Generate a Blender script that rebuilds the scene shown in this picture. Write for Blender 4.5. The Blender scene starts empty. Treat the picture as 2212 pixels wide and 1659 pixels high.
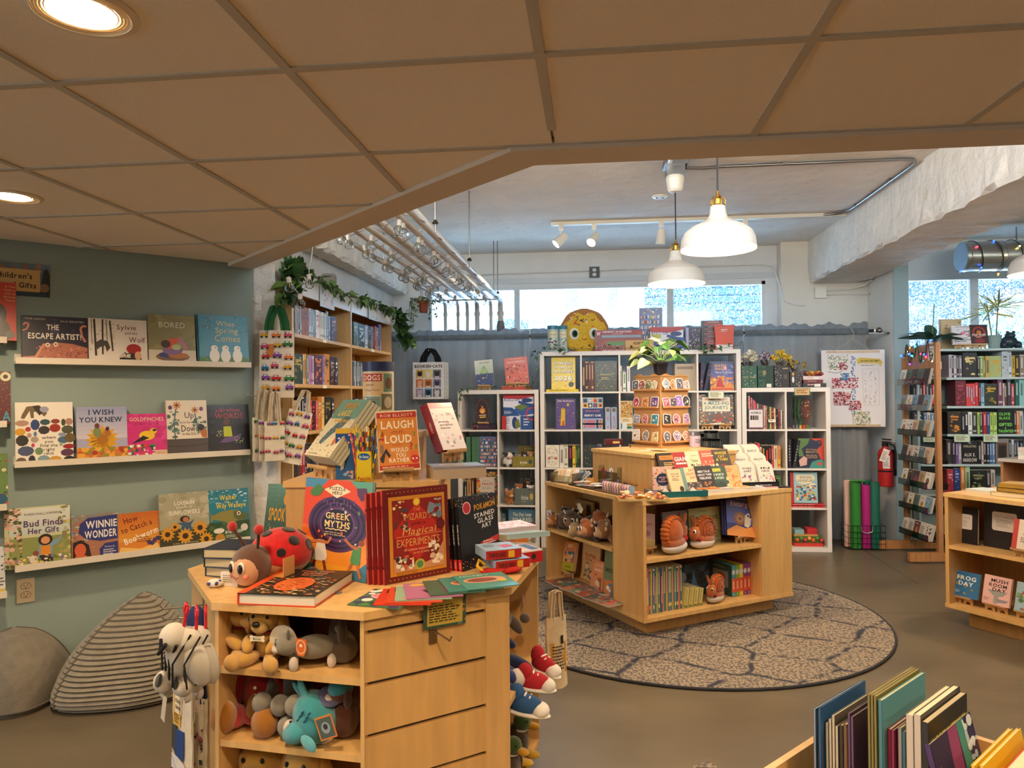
import bpy, bmesh, math, random
from mathutils import Vector, Matrix
R=math.radians
SC=bpy.context.scene; COL=SC.collection
# -- camera
FPX,CX,CY=1560.0,1106.0,829.5
CAMZ=1.42; YAW=R(6.36); PITCH=math.atan(22.8/FPX); ROLL=0.0074
_f=Vector((-math.sin(YAW)*math.cos(PITCH),math.cos(YAW)*math.cos(PITCH),math.sin(PITCH)))
_r=Vector((math.cos(YAW),math.sin(YAW),0)); _u=_r.cross(_f)
CR=_r*math.cos(ROLL)-_u*math.sin(ROLL); CU=_u*math.cos(ROLL)+_r*math.sin(ROLL); CF=_f
CAM=Vector((0,0,CAMZ))
cam=bpy.data.cameras.new('camera'); camo=bpy.data.objects.new('camera',cam); COL.objects.link(camo)
cam.sensor_width=36; cam.lens=36*FPX/2212; cam.clip_start=.02; cam.clip_end=200
mw=Matrix.Identity(4)
for i in range(3): mw[i][0]=CR[i]; mw[i][1]=CU[i]; mw[i][2]=-CF[i]; mw[i][3]=CAM[i]
camo.matrix_world=mw; SC.camera=camo
# -- world, exposure, large lights
SC.view_settings.view_transform='Standard'; SC.view_settings.look='None'
SC.view_settings.exposure=EXPOSURE=0.55; SC.view_settings.gamma=1; SC.view_settings.use_curve_mapping=False
SC.cycles.use_denoising=True; SC.cycles.max_bounces=8; SC.cycles.transparent_max_bounces=12
SC.cycles.sample_clamp_indirect=6; SC.cycles.caustics_reflective=False; SC.cycles.caustics_refractive=False
SKY=11.0
w=bpy.data.worlds.new('sky'); SC.world=w; w.use_nodes=True
bg=w.node_tree.nodes['Background']; bg.inputs[0].default_value=(.76,.87,1,1); bg.inputs[1].default_value=SKY
def lamp(kind,name,loc,energy,color,**k):
 l=bpy.data.lights.new(name,kind); l.energy=energy; l.color=color
 rot=k.pop('rot',None); tgt=k.pop('target',None); par=k.pop('parent',None)
 for a,b in k.items(): setattr(l,a,b)
 o=bpy.data.objects.new(name,l); COL.objects.link(o); o.location=loc
 if tgt is not None: o.rotation_euler=(Vector(tgt)-Vector(loc)).to_track_quat('-Z','Y').to_euler()
 if rot: o.rotation_euler=rot
 if par: o.parent=par
 return o
WARM=(1,.73,.46); CANW=82
sun=lamp('SUN','sun',(0,12,9),14,(1,.95,.88),angle=.3); sun.rotation_euler=(R(-14),0,0)
# sky portals at the two window bands
for (x,y,z,sx,sy) in ((.0,7.75,2.32,3.5,.5),(3.8,7.75,2.2,2.1,.7)):
 p=lamp('AREA','window_portal',(x,y,z),1,(1,1,1),shape='RECTANGLE',size=sx,size_y=sy,rot=(R(-90),0,0)); p.data.cycles.is_portal=True
# -- pixels to places
def ray(u,v): return CF+CR*((u-CX)/FPX)+CU*((CY-v)/FPX)
def hit(u,v,p0,n):
 d=ray(u,v); n=Vector(n); return CAM+d*((Vector(p0)-CAM).dot(n)/d.dot(n))
def atY(u,v,Y): return hit(u,v,(0,Y,0),(0,1,0))
def atX(u,v,X): return hit(u,v,(X,0,0),(1,0,0))
def atZ(u,v,Z): return hit(u,v,(0,0,Z),(0,0,1))
class Fr:
 """vertical plane: origin (x,y), direction at ang degrees, normal towards the shop"""
 def __init__(s,x,y,ang):
  a=R(ang); s.a=a; s.O=Vector((x,y,0)); s.d=Vector((math.cos(a),math.sin(a),0)); s.n=Vector((math.sin(a),-math.cos(a),0))
 def st(s,u,v,off=0):
  p=hit(u,v,s.O+s.n*off,s.n); return (p-s.O).dot(s.d),p.z
 def box(s,u0,v0,u1,v1,off=0):
  um,vm=(u0+u1)/2,(v0+v1)/2
  return s.st(u0,vm,off)[0],s.st(um,v1,off)[1],s.st(u1,vm,off)[0],s.st(um,v0,off)[1]
 def mat(s,x,off,z,lean=0,yaw=0,roll=0):
  p=s.O+s.d*x+s.n*off
  return Matrix.Translation((p.x,p.y,z))@Matrix.Rotation(s.a+R(yaw),4,'Z')@Matrix.Rotation(R(-lean),4,'X')@Matrix.Rotation(R(-roll),4,'Y')
 def pt(s,x,off,z): p=s.O+s.d*x+s.n*off; return Vector((p.x,p.y,z))
# -- colours, meshes
_lc={}
def lin(h):
 if not isinstance(h,str): return h
 if h not in _lc:
  t=h.lstrip('#')
  if len(t)==3: t=''.join(c*2 for c in t)
  v=[int(t[i:i+2],16)/255 for i in (0,2,4)]
  _lc[h]=tuple([x/12.92 if x<=.04045 else ((x+.055)/1.055)**2.4 for x in v]+[1.0])
 return _lc[h]
def shade(h,k):
 t=h.lstrip('#')
 if len(t)==3: t=''.join(c*2 for c in t)
 return ''.join('%02x'%max(0,min(255,int(int(t[i:i+2],16)*k))) for i in (0,2,4))
def mixc(a,b,k):
 ex=lambda t:''.join(c*2 for c in t) if len(t)==3 else t
 a,b=ex(a),ex(b)
 return ''.join('%02x'%int(int(a[i:i+2],16)*(1-k)+int(b[i:i+2],16)*k) for i in (0,2,4))
NAMES={'black':'111111','charcoal':'333333','grey':'808080','pale grey':'c4c4c4','white':'f2f2f2','cream':'ece0c0','tan':'c8a878','brown':'6b4526','dark brown':'3a2415','orange':'e8842c','yellow':'f0cc30','red':'c82828','dark red':'7a1c20','maroon':'571820','pink':'e8a0b0','magenta':'c83080','purple':'6a4a90','lavender':'b0a0d0','navy':'1c2850','blue':'3068b0','light blue':'8cb8d8','teal':'2a8080','green':'3c7a3c','dark green':'1e4030','olive':'7a7a38','lime green':'b0d860','mint':'a8d8c0'}
def cname(h):
 t=h.lstrip('#')
 if len(t)==3: t=''.join(c*2 for c in t)
 p=[int(t[i:i+2],16) for i in (0,2,4)]
 return min(NAMES,key=lambda n:sum((int(NAMES[n][i*2:i*2+2],16)-p[i])**2 for i in range(3)))
ORD='first second third fourth fifth sixth seventh eighth ninth tenth eleventh twelfth thirteenth fourteenth fifteenth sixteenth seventeenth eighteenth nineteenth twentieth'.split()
ORD+=['twenty-'+x for x in ORD[:9]]+['thirtieth']+['thirty-'+x for x in ORD[:9]]+['fortieth']+['forty-'+x for x in ORD[:9]]
class M:
 def __init__(s,T=None): s.v=[];s.f=[];s.c=[];s.s=[];s.T=T;s.lay=0
 def add(s,vs,fs,c,sm=False):
  b=len(s.v); T=s.T
  s.v.extend([tuple(T@Vector(p)) for p in vs] if T is not None else vs)
  s.f.extend([tuple(b+i for i in f) for f in fs]); s.c.extend([c]*len(fs)); s.s.extend([sm]*len(fs))
  return s
 def box(s,x0,y0,z0,x1,y1,z1,c,T=None):
  vs=[(x,y,z) for z in (z0,z1) for y in (y0,y1) for x in (x0,x1)]
  if T is not None: vs=[tuple(T@Vector(p)) for p in vs]
  return s.add(vs,[(0,2,3,1),(4,5,7,6),(0,1,5,4),(2,6,7,3),(0,4,6,2),(1,3,7,5)],c)
 def prism(s,poly,z0,z1,c,side=None):
  n=len(poly); vs=[(x,y,z0) for x,y in poly]+[(x,y,z1) for x,y in poly]
  s.add(vs,[tuple(range(n-1,-1,-1)),tuple(range(n,2*n))],c)
  return s.add(vs,[(i,(i+1)%n,n+(i+1)%n,n+i) for i in range(n)],side or c)
 def plate(s,poly,y0,y1,c,side=None):
  """outline in x,z given thickness in y"""
  n=len(poly); vs=[(x,y0,z) for x,z in poly]+[(x,y1,z) for x,z in poly]
  s.add(vs,[tuple(range(n)),tuple(range(2*n-1,n-1,-1))],c)
  return s.add(vs,[(i,n+i,n+(i+1)%n,(i+1)%n) for i in range(n)],side or c)
 def lathe(s,prof,c,n=24,cap=True,ax=(0,0,0),cols=None):
  vs=[];k=len(prof)
  for r,z in prof:
   for i in range(n):
    a=2*math.pi*i/n; vs.append((ax[0]+r*math.cos(a),ax[1]+r*math.sin(a),ax[2]+z))
  for j in range(k-1):
   s.add([vs[j*n+i] for i in range(n)]+[vs[(j+1)*n+i] for i in range(n)],[(i,(i+1)%n,n+(i+1)%n,n+i) for i in range(n)],cols[j] if cols else c,True)
  if cap:
   if prof[0][0]>1e-5: s.add(vs[:n],[tuple(range(n-1,-1,-1))],cols[0] if cols else c)
   if prof[-1][0]>1e-5: s.add(vs[(k-1)*n:],[tuple(range(n))],cols[-1] if cols else c)
  return s
 def tube(s,pts,r,c,n=8,cap=True,closed=False):
  pts=[Vector(p) for p in pts]; k=len(pts); vs=[]; up=None
  for i,p in enumerate(pts):
   if closed: t=pts[(i+1)%k]-pts[i-1]
   else: t=pts[min(i+1,k-1)]-pts[max(i-1,0)]
   if t.length<1e-9: t=Vector((0,0,1))
   t.normalize()
   if up is None: up=Vector((0,0,1)) if abs(t.z)<.9 else Vector((1,0,0))
   a=t.cross(up)
   if a.length<1e-6: a=t.orthogonal()
   a.normalize(); b=a.cross(t); up=b
   rr=r[i] if isinstance(r,(list,tuple)) else r
   for j in range(n):
    q=p+(a*math.cos(2*math.pi*j/n)+b*math.sin(2*math.pi*j/n))*rr; vs.append(tuple(q))
  fs=[]
  for i in range(k if closed else k-1):
   o=((i+1)%k)*n
   for j in range(n): fs.append((i*n+j,i*n+(j+1)%n,o+(j+1)%n,o+j))
  b=len(vs)
  s.add(vs,fs,c,True)
  if cap and not closed: s.add(vs[:n]+vs[-n:],[tuple(range(n-1,-1,-1)),tuple(range(n,2*n))],c)
  return s
 def ell(s,p,r,c,rot=None,n=14,k=9,warp=None):
  vs=[];Rm=Matrix.Identity(3)
  if rot:
   from mathutils import Euler
   Rm=Euler([R(x) for x in rot]).to_matrix()
  for j in range(1,k):
   t=math.pi*j/k
   for i in range(n):
    a=2*math.pi*i/n; q=Vector((math.sin(t)*math.cos(a),math.sin(t)*math.sin(a),math.cos(t)))
    if warp: q=q*warp(q)
    vs.append(q)
  vs+= [Vector((0,0,1)),Vector((0,0,-1))]
  vs=[tuple(Vector(p)+Rm@Vector((q.x*r[0],q.y*r[1],q.z*r[2]))) for q in vs]
  fs=[]
  for j in range(k-2):
   for i in range(n): fs.append((j*n+i,(j+1)*n+i,(j+1)*n+(i+1)%n,j*n+(i+1)%n))
  T=len(vs)-2
  for i in range(n): fs.append((T,i,(i+1)%n)); fs.append((T+1,(k-2)*n+(i+1)%n,(k-2)*n+i))
  return s.add(vs,fs,c,True)
_cnt={}
def build(name,m,mat,parent=None,mtx=None,kind=None,sub=0):
 me=bpy.data.meshes.new(name); me.from_pydata(m.v,[],m.f)
 a=me.attributes.new('Col','FLOAT_COLOR','FACE'); buf=[]
 for c in m.c: buf.extend(lin(c))
 a.data.foreach_set('color',buf); me.polygons.foreach_set('use_smooth',m.s)
 me.materials.append(MAT[mat] if isinstance(mat,str) else mat); me.update()
 o=bpy.data.objects.new(name,me); COL.objects.link(o)
 if mtx is not None: o.matrix_world=mtx
 if parent is not None: o.parent=parent
 if kind: o['kind']=kind
 if sub:
  md=o.modifiers.new('s','SUBSURF'); md.levels=md.render_levels=sub
 return o
def tag(o,label,cat,group=None):
 o['label']=label; o['category']=cat
 if group: o['group']=group
 return o
def thing(name,label,cat,mtx=None,group=None,kind=None):
 o=bpy.data.objects.new(name,None); COL.objects.link(o); o.empty_display_size=.05
 if mtx is not None: o.matrix_world=mtx
 tag(o,label,cat,group)
 return o
def share(o,name,parent=None,mtx=None):
 c=bpy.data.objects.new(name,o.data); COL.objects.link(c)
 if mtx is not None: c.matrix_local=mtx
 if parent is not None: c.parent=parent
 return c
def struct(name,m,mat,parent=None):
 return build(name,m,mat,parent,kind=None if parent else 'structure')
def TR(x,y,z,rz=0,rx=0,ry=0,s=1):
 return Matrix.Translation((x,y,z))@Matrix.Rotation(R(rz),4,'Z')@Matrix.Rotation(R(rx),4,'X')@Matrix.Rotation(R(ry),4,'Y')@Matrix.Scale(s,4)
# -- lettering and flat print
GL={}
def _glyphs():
 tmp=[]
 for b in (0,1):
  for ch in [chr(i) for i in range(33,127)]+['é']:
   cu=bpy.data.curves.new('g','FONT'); cu.body=ch; cu.size=1; cu.resolution_u=2; cu.offset=.022*b
   o=bpy.data.objects.new('g',cu); COL.objects.link(o); tmp.append((ch,b,o,cu))
 dg=bpy.context.evaluated_depsgraph_get()
 for ch,b,o,cu in tmp:
  ev=o.evaluated_get(dg); me=ev.to_mesh()
  vs=[(v.co.x,v.co.y) for v in me.vertices]; fs=[tuple(p.vertices) for p in me.polygons]
  GL[ch,b]=(vs,fs,(max(x for x,y in vs) if vs else .3)+.07); ev.to_mesh_clear()
 for ch,b,o,cu in tmp: bpy.data.objects.remove(o); bpy.data.curves.remove(cu)
_glyphs()
def textw(t,b): return sum(.3 if c==' ' else GL[c,b][2] for c in t)-.07
class Art:
 """flat print on a panel: x right, y down, both 0..1 over w x h; printed on the plane y=0 facing -y"""
 def __init__(s,m,w,h,x0=None,z0=0,y=0): s.m=m;s.w=w;s.h=h;s.x0=-w/2 if x0 is None else x0;s.z0=z0;s.y=y;s.i=0
 def P(s,pts,c,fs=None,aspect=None):
  y=s.y-.0003-.00005*s.i
  vs=[(s.x0+x*s.w,y,s.z0+(1-q)*s.h) for x,q in pts]
  s.m.add(vs,fs or [tuple(range(len(vs)))],c)
 def run(s,art):
  for a in art:
   s.i+=1; getattr(s,a[0])(*a[1:])
 def r(s,x0,y0,x1,y1,c): s.P([(x0,y0),(x0,y1),(x1,y1),(x1,y0)],c)
 def e(s,cx,cy,rx,ry,c,n=14,a0=0,a1=360):
  full=a1-a0>=360
  pts=[(cx+rx*math.cos(R(a0+(a1-a0)*i/(n if full else n-1))),cy-ry*math.sin(R(a0+(a1-a0)*i/(n if full else n-1)))) for i in range(n)]
  s.P(pts,c)
 def o(s,cx,cy,rx,ry,t,c,n=20):
  pts=[];fs=[]
  for i in range(n):
   a=2*math.pi*i/n
   pts+= [(cx+rx*math.cos(a),cy+ry*math.sin(a)),(cx+(rx-t)*math.cos(a),cy+(ry-t*s.w/s.h)*math.sin(a))]
  for i in range(n): j=(i+1)%n; fs.append((2*i,2*j,2*j+1,2*i+1))
  s.P(pts,c,fs)
 def p(s,pts,c): s.P(pts,c)
 def l(s,pts,t,c):
  W,H=s.w,s.h
  for (xa,ya),(xb,yb) in zip(pts,pts[1:]):
   dx,dy=(xb-xa)*W,(yb-ya)*H; L=math.hypot(dx,dy) or 1; nx,ny=-dy/L*t*W/2,dx/L*t*W/2
   s.P([(xa+nx/W,ya+ny/H),(xb+nx/W,yb+ny/H),(xb-nx/W,yb-ny/H),(xa-nx/W,ya-ny/H)],c)
 def g(s,x0,y0,x1,y1,c0,c1,n=8):
  for i in range(n):
   s.r(x0,y0+(y1-y0)*i/n,x1,y0+(y1-y0)*(i+1)/n,mixc(c0,c1,i/(n-1)))
 def sc(s,seed,n,x0,y0,x1,y1,pal,smin,smax,shape='e',asp=1.0):
  """n blots scattered over a box; sizes as a share of the width"""
  q=random.Random(seed); pal=pal.split() if isinstance(pal,str) else pal; y=s.y
  for k in range(n):
   cx,cy=q.uniform(x0,x1),q.uniform(y0,y1); a=q.uniform(smin,smax); b=a*q.uniform(.5,1)*s.w/s.h*asp; c=q.choice(pal); t=q.uniform(0,3.14)
   s.y-=.000008
   kk=8 if shape=='e' else (4 if shape=='q' else 5)
   pts=[]
   for i in range(kk):
    an=t+2*math.pi*i/kk; rr=1 if shape!='f' or i%2 else .45
    pts.append((min(x1,max(x0,cx+a*rr*math.cos(an))),min(y1,max(y0,cy+b*rr*math.sin(an)))))
   s.P(pts,c)
  s.y=y; s.i+=max(1,int(n*.000008/.00005)+1)
 def fl(s,cx,cy,r,c,ce,n=8):
  """a flower"""
  asp=s.w/s.h
  for k in range(n):
   a=2*math.pi*k/n
   s.P([(cx,cy),(cx+r*.6*math.cos(a-.3),cy+r*asp*.6*math.sin(a-.3)),(cx+r*math.cos(a),cy+r*asp*math.sin(a)),(cx+r*.6*math.cos(a+.3),cy+r*asp*.6*math.sin(a+.3))],c)
  s.i+=1; s.e(cx,cy,r*.35,r*asp*.35,ce,8)
 def t(s,txt,cx,cy,h,c,w=None,b=0,rot=0,sl=0,al='c'):
  """line of lettering: centre, cap height as share of h, optional width as share of w"""
  cap=.73; k=h*s.h/cap; tw=textw(txt,b)*k; kx=k
  if w: kx=k*(w*s.w)/tw; tw=w*s.w
  X=cx*s.w-(tw/2 if al=='c' else 0); Z=(1-cy)*s.h-h*s.h/2; y=s.y-.0003-.00005*s.i; x=0
  ca,sa=math.cos(R(rot)),math.sin(R(rot)); ox,oz=cx*s.w,(1-cy)*s.h
  for ch in txt:
   if ch==' ': x+=.3*kx; continue
   vs,fs,ad=GL[ch,b]; out=[]
   for px,py in vs:
    qx=X+x+px*kx+sl*py*k; qz=Z+py*k
    if rot: dx,dz=qx-ox,qz-oz; qx,qz=ox+dx*ca-dz*sa,oz+dx*sa+dz*ca
    out.append((s.x0+qx,y,s.z0+qz))
   s.m.add(out,fs,c); x+=ad*kx
 def bars(s,x0,y0,x1,y1,n,c,seed=1,t=.45):
  """lines of print too small to read"""
  q=random.Random(seed); d=(y1-y0)/n
  for i in range(n):
   e=x0+(x1-x0)*q.uniform(.7,1); x=x0
   while x<e:
    z=min(e,x+(x1-x0)*q.uniform(.06,.2)); s.r(x,y0+d*i,z,y0+d*(i+t),c); x=z+(x1-x0)*.03
# -- materials
MAT={}
def pm(name,rough=.5,base=None,metal=0,bump=None,sheen=0,coat=0,var=None,spec=.5,stretch=None,emit=None,rvar=None):
 mt=bpy.data.materials.new(name); mt.use_nodes=True; nt=mt.node_tree; N=nt.nodes; L=nt.links
 b=N['Principled BSDF']; b.inputs['Roughness'].default_value=rough; b.inputs['Metallic'].default_value=metal
 b.inputs['Specular IOR Level'].default_value=spec
 if sheen: b.inputs['Sheen Weight'].default_value=sheen; b.inputs['Sheen Roughness'].default_value=.4
 if coat: b.inputs['Coat Weight'].default_value=coat; b.inputs['Coat Roughness'].default_value=.12
 tc=N.new('ShaderNodeTexCoord'); vec=tc.outputs['Object']
 if stretch:
  mp=N.new('ShaderNodeMapping'); mp.inputs['Scale'].default_value=stretch; L.new(vec,mp.inputs['Vector']); vec=mp.outputs[0]
 if base is None:
  a=N.new('ShaderNodeAttribute'); a.attribute_name='Col'; c=a.outputs['Color']
 else:
  a=N.new('ShaderNodeRGB'); a.outputs[0].default_value=lin(base); c=a.outputs[0]
 if var:   # (scale, low, high[, detail]): grain and wear
  n=N.new('ShaderNodeTexNoise'); n.inputs['Scale'].default_value=var[0]; n.inputs['Detail'].default_value=var[3] if len(var)>3 else 4; L.new(vec,n.inputs['Vector'])
  mr=N.new('ShaderNodeMapRange'); mr.inputs['From Min'].default_value=.3; mr.inputs['From Max'].default_value=.7
  mr.inputs['To Min'].default_value=var[1]; mr.inputs['To Max'].default_value=var[2]; L.new(n.outputs['Fac'],mr.inputs['Value'])
  mx=N.new('ShaderNodeMix'); mx.data_type='RGBA'; mx.blend_type='MULTIPLY'; mx.inputs['Factor'].default_value=1
  L.new(c,mx.inputs['A']); L.new(mr.outputs[0],mx.inputs['B']); c=mx.outputs['Result']
  if rvar:
   m2=N.new('ShaderNodeMapRange'); m2.inputs['To Min'].default_value=rvar[0]; m2.inputs['To Max'].default_value=rvar[1]
   L.new(n.outputs['Fac'],m2.inputs['Value']); L.new(m2.outputs[0],b.inputs['Roughness'])
 L.new(c,b.inputs['Base Color'])
 if bump:  # (scale, strength, distance)
  n=N.new('ShaderNodeTexNoise'); n.inputs['Scale'].default_value=bump[0]; n.inputs['Detail'].default_value=5; L.new(vec,n.inputs['Vector'])
  bp=N.new('ShaderNodeBump'); bp.inputs['Strength'].default_value=bump[1]; bp.inputs['Distance'].default_value=bump[2]
  L.new(n.outputs['Fac'],bp.inputs['Height']); L.new(bp.outputs[0],b.inputs['Normal'])
 if emit: L.new(c,b.inputs['Emission Color']); b.inputs['Emission Strength'].default_value=emit
 MAT[name]=mt; return mt
pm('print',.42); pm('gloss',.42,coat=.12); pm('paper',.75); pm('plastic',.32); pm('metal',.3,metal=1); pm('paint',.6)
pm('plush',.95,sheen=.5,bump=(260,.5,.004),var=(60,.78,1.15)); pm('fabric',.9,bump=(420,.3,.001),var=(30,.9,1.06)); pm('leaf',.42,var=(25,.75,1.25))
pm('wood',.34,var=(3.2,.86,1.07,8),stretch=(9,9,.9),coat=.15); pm('darkwood',.45,var=(4,.7,1.15,8),stretch=(12,12,1))
pm('lam',.35,var=(2,.97,1.02)); pm('bluewall',.85,'96a8a2',bump=(300,.08,.001),var=(1.4,.96,1.03)); pm('roughwhite',.7,bump=(14,.75,.03),var=(6,.9,1.04)); pm('whitewall',.8,bump=(60,.15,.004),var=(3,.95,1.03))
pm('tile',.92,'e6d6be',bump=(500,.25,.001),var=(260,.95,1.03)); pm('curtain',.9,sheen=.15,bump=(600,.15,.001),var=(3.,.9,1.06),stretch=(9,9,.25)); pm('beanbag',.95,sheen=.3,bump=(90,.5,.006),var=(25,.85,1.1)); pm('lit',.5,emit=1.0)
pm('duct',.28,metal=.85,var=(5,.85,1.05))
def glassy(name,tint,refl,rough=.02,drops=0):
 mt=bpy.data.materials.new(name); mt.use_nodes=True; nt=mt.node_tree; N=nt.nodes; L=nt.links
 N.remove(N['Principled BSDF']); o=N['Material Output']
 t=N.new('ShaderNodeBsdfTransparent'); t.inputs[0].default_value=lin(tint)
 g=N.new('ShaderNodeBsdfGlossy'); g.inputs['Roughness'].default_value=rough
 fr=N.new('ShaderNodeFresnel'); fr.inputs[0].default_value=1.45
 mu=N.new('ShaderNodeMath'); mu.operation='MULTIPLY_ADD'; mu.inputs[1].default_value=.8; mu.inputs[2].default_value=refl; L.new(fr.outputs[0],mu.inputs[0])
 mx=N.new('ShaderNodeMixShader'); L.new(mu.outputs[0],mx.inputs[0]); L.new(t.outputs[0],mx.inputs[1]); L.new(g.outputs[0],mx.inputs[2]); last=mx
 if drops:  # rain-speckled pane
  tc=N.new('ShaderNodeTexCoord'); n=N.new('ShaderNodeTexNoise'); n.inputs['Scale'].default_value=70; n.inputs['Detail'].default_value=2; L.new(tc.outputs['Object'],n.inputs['Vector'])
  n2=N.new('ShaderNodeTexNoise'); n2.inputs['Scale'].default_value=2.2; L.new(tc.outputs['Object'],n2.inputs['Vector'])
  m1=N.new('ShaderNodeMapRange'); m1.inputs['From Min'].default_value=.5; m1.inputs['From Max'].default_value=.62; m1.inputs['To Max'].default_value=drops; L.new(n.outputs['Fac'],m1.inputs['Value'])
  m2=N.new('ShaderNodeMath'); m2.operation='MULTIPLY'; L.new(m1.outputs[0],m2.inputs[0]); L.new(n2.outputs['Fac'],m2.inputs[1])
  tl=N.new('ShaderNodeBsdfTranslucent'); tl.inputs[0].default_value=(.9,.95,1,1)
  m3=N.new('ShaderNodeMixShader'); L.new(m2.outputs[0],m3.inputs[0]); L.new(mx.outputs[0],m3.inputs[1]); L.new(tl.outputs[0],m3.inputs[2]); last=m3
 L.new(last.outputs[0],o.inputs[0]); MAT[name]=mt
glassy('pane','cfe6f6',.02,drops=.55); glassy('clear','f4f6f6',.03); glassy('acrylic','eaf0ee',.06)
def floor_mat():
 m=pm('floor',.3,'6b6150',var=(1.3,.72,1.12,9),bump=(7,.12,.01),stretch=(1,1.8,1),rvar=(.22,.42),spec=.4); return m
floor_mat()
def ceil_mat():
 mt=pm('concrete_ceiling',.9,'f0e8de',bump=(9,.5,.03),var=(2.5,.9,1.03)); N=mt.node_tree.nodes; L=mt.node_tree.links; b=N['Principled BSDF']
 tc=N.new('ShaderNodeTexCoord'); mp=N.new('ShaderNodeMapping'); mp.inputs['Scale'].default_value=(1.6,6.5,1); L.new(tc.outputs['Object'],mp.inputs[0])
 n=N.new('ShaderNodeTexNoise'); n.inputs['Scale'].default_value=4.2; n.inputs['Detail'].default_value=9; n.inputs['Roughness'].default_value=.7; L.new(mp.outputs[0],n.inputs['Vector'])
 mr=N.new('ShaderNodeMapRange'); mr.inputs['From Min'].default_value=.31; mr.inputs['From Max'].default_value=.37; mr.inputs['To Min'].default_value=.42; L.new(n.outputs['Fac'],mr.inputs['Value'])
 mx=N.new('ShaderNodeMix'); mx.data_type='RGBA'; mx.blend_type='MULTIPLY'; mx.inputs['Factor'].default_value=1
 L.new(b.inputs['Base Color'].links[0].from_socket,mx.inputs['A']); L.new(mr.outputs[0],mx.inputs['B']); L.new(mx.outputs['Result'],b.inputs['Base Color'])
ceil_mat()
def rug_mat():
 mt=pm('rug',.95,'978a7a',bump=(180,.6,.004)); N=mt.node_tree.nodes; L=mt.node_tree.links; b=N['Principled BSDF']
 tc=N.new('ShaderNodeTexCoord')
 def noise(scale,det,st):
  mp=N.new('ShaderNodeMapping'); mp.inputs['Scale'].default_value=st; L.new(tc.outputs['Object'],mp.inputs[0])
  n=N.new('ShaderNodeTexNoise'); n.inputs['Scale'].default_value=scale; n.inputs['Detail'].default_value=det; L.new(mp.outputs[0],n.inputs['Vector']); return n.outputs['Fac']
 def rng(x,a,c): m=N.new('ShaderNodeMapRange'); m.inputs['From Min'].default_value=a; m.inputs['From Max'].default_value=c; L.new(x,m.inputs['Value']); return m.outputs[0]
 flecks=rng(noise(72,2,(1,.7,1)),.49,.53)
 # trellis: distance to the edges of a slightly warped cell pattern
 mp=N.new('ShaderNodeMapping'); mp.inputs['Scale'].default_value=(1,1.2,0); mp.inputs['Rotation'].default_value=(0,0,.5); L.new(tc.outputs['Object'],mp.inputs[0])
 nz=N.new('ShaderNodeTexNoise'); nz.inputs['Scale'].default_value=5; L.new(mp.outputs[0],nz.inputs['Vector'])
 ad=N.new('ShaderNodeMix'); ad.data_type='VECTOR'; ad.inputs['Factor'].default_value=.06; L.new(mp.outputs[0],ad.inputs['A']); L.new(nz.outputs['Color'],ad.inputs['B'])
 v=N.new('ShaderNodeTexVoronoi'); v.feature='DISTANCE_TO_EDGE'; v.inputs['Scale'].default_value=2.5; v.inputs['Randomness'].default_value=.35; L.new(ad.outputs['Result'],v.inputs['Vector'])
 edge=rng(v.outputs['Distance'],.05,.02); broke=rng(noise(18,3,(1,1,1)),.38,.5)
 e2=N.new('ShaderNodeMath'); e2.operation='MULTIPLY'; L.new(edge,e2.inputs[0]); L.new(broke,e2.inputs[1])
 def mix(a,col,f):
  m=N.new('ShaderNodeMix'); m.data_type='RGBA'; L.new(f,m.inputs['Factor']); L.new(a,m.inputs['A']); m.inputs['B'].default_value=lin(col); return m.outputs['Result']
 c=b.inputs['Base Color'].links[0].from_socket; f2=N.new('ShaderNodeMath'); f2.operation='MULTIPLY'; f2.inputs[1].default_value=.8; L.new(flecks,f2.inputs[0])
 c=mix(c,'4c4a4c',f2.outputs[0]); c=mix(c,'2c3040',e2.outputs[0]); L.new(c,b.inputs['Base Color'])
rug_mat()
def curtain_mat():
 mt=MAT['curtain']; N=mt.node_tree.nodes; L=mt.node_tree.links; b=N['Principled BSDF']; o=N['Material Output']; t=N.new('ShaderNodeBsdfTranslucent'); L.new(b.inputs['Base Color'].links[0].from_socket,t.inputs[0]); m=N.new('ShaderNodeMixShader'); m.inputs[0].default_value=.38; L.new(b.outputs[0],m.inputs[1]); L.new(t.outputs[0],m.inputs[2]); L.new(m.outputs[0],o.inputs[0])
curtain_mat()
def desat(name,k):
 N=MAT[name].node_tree.nodes; L=MAT[name].node_tree.links; b=N['Principled BSDF']; h=N.new('ShaderNodeHueSaturation'); h.inputs['Saturation'].default_value=k; L.new(b.inputs['Base Color'].links[0].from_socket,h.inputs['Color']); L.new(h.outputs[0],b.inputs['Base Color'])
desat('wood',.94)
# -- the room
LOWZ=2.21; TOPZ=2.97; YB=7.85; XL=-2.2
BW0=Vector((-2.036,4.16)); SOF=(-.19,2.42)       # end of the blue wall, corner of the low ceiling
BLUE=Fr(BW0.x,BW0.y,45)                            # s runs towards the far end (s=0), negative towards the viewer's left
m=M(); m.box(-8,-3.6,-.1,6.2,YB+.3,0,'888'); FLOOR=struct('floor',m,'floor')
for a,b,wd in (((1868,1190),(1985,1262),.006),((1890,1325),(2065,1325),.004),((1460,1230),(1900,1205),.003)):
 p,q=atZ(*a,0),atZ(*b,0); d=(q-p).normalized(); n=Vector((-d.y,d.x,0))*wd
 mm=M(); mm.add([tuple(p+n),tuple(p-n),tuple(q-n),tuple(q+n)],[(0,1,2,3)],'5a5040'); mm.v=[(x,y,.0006) for x,y,z in mm.v]
 build('floor_joint',mm,'paint',FLOOR)
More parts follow.
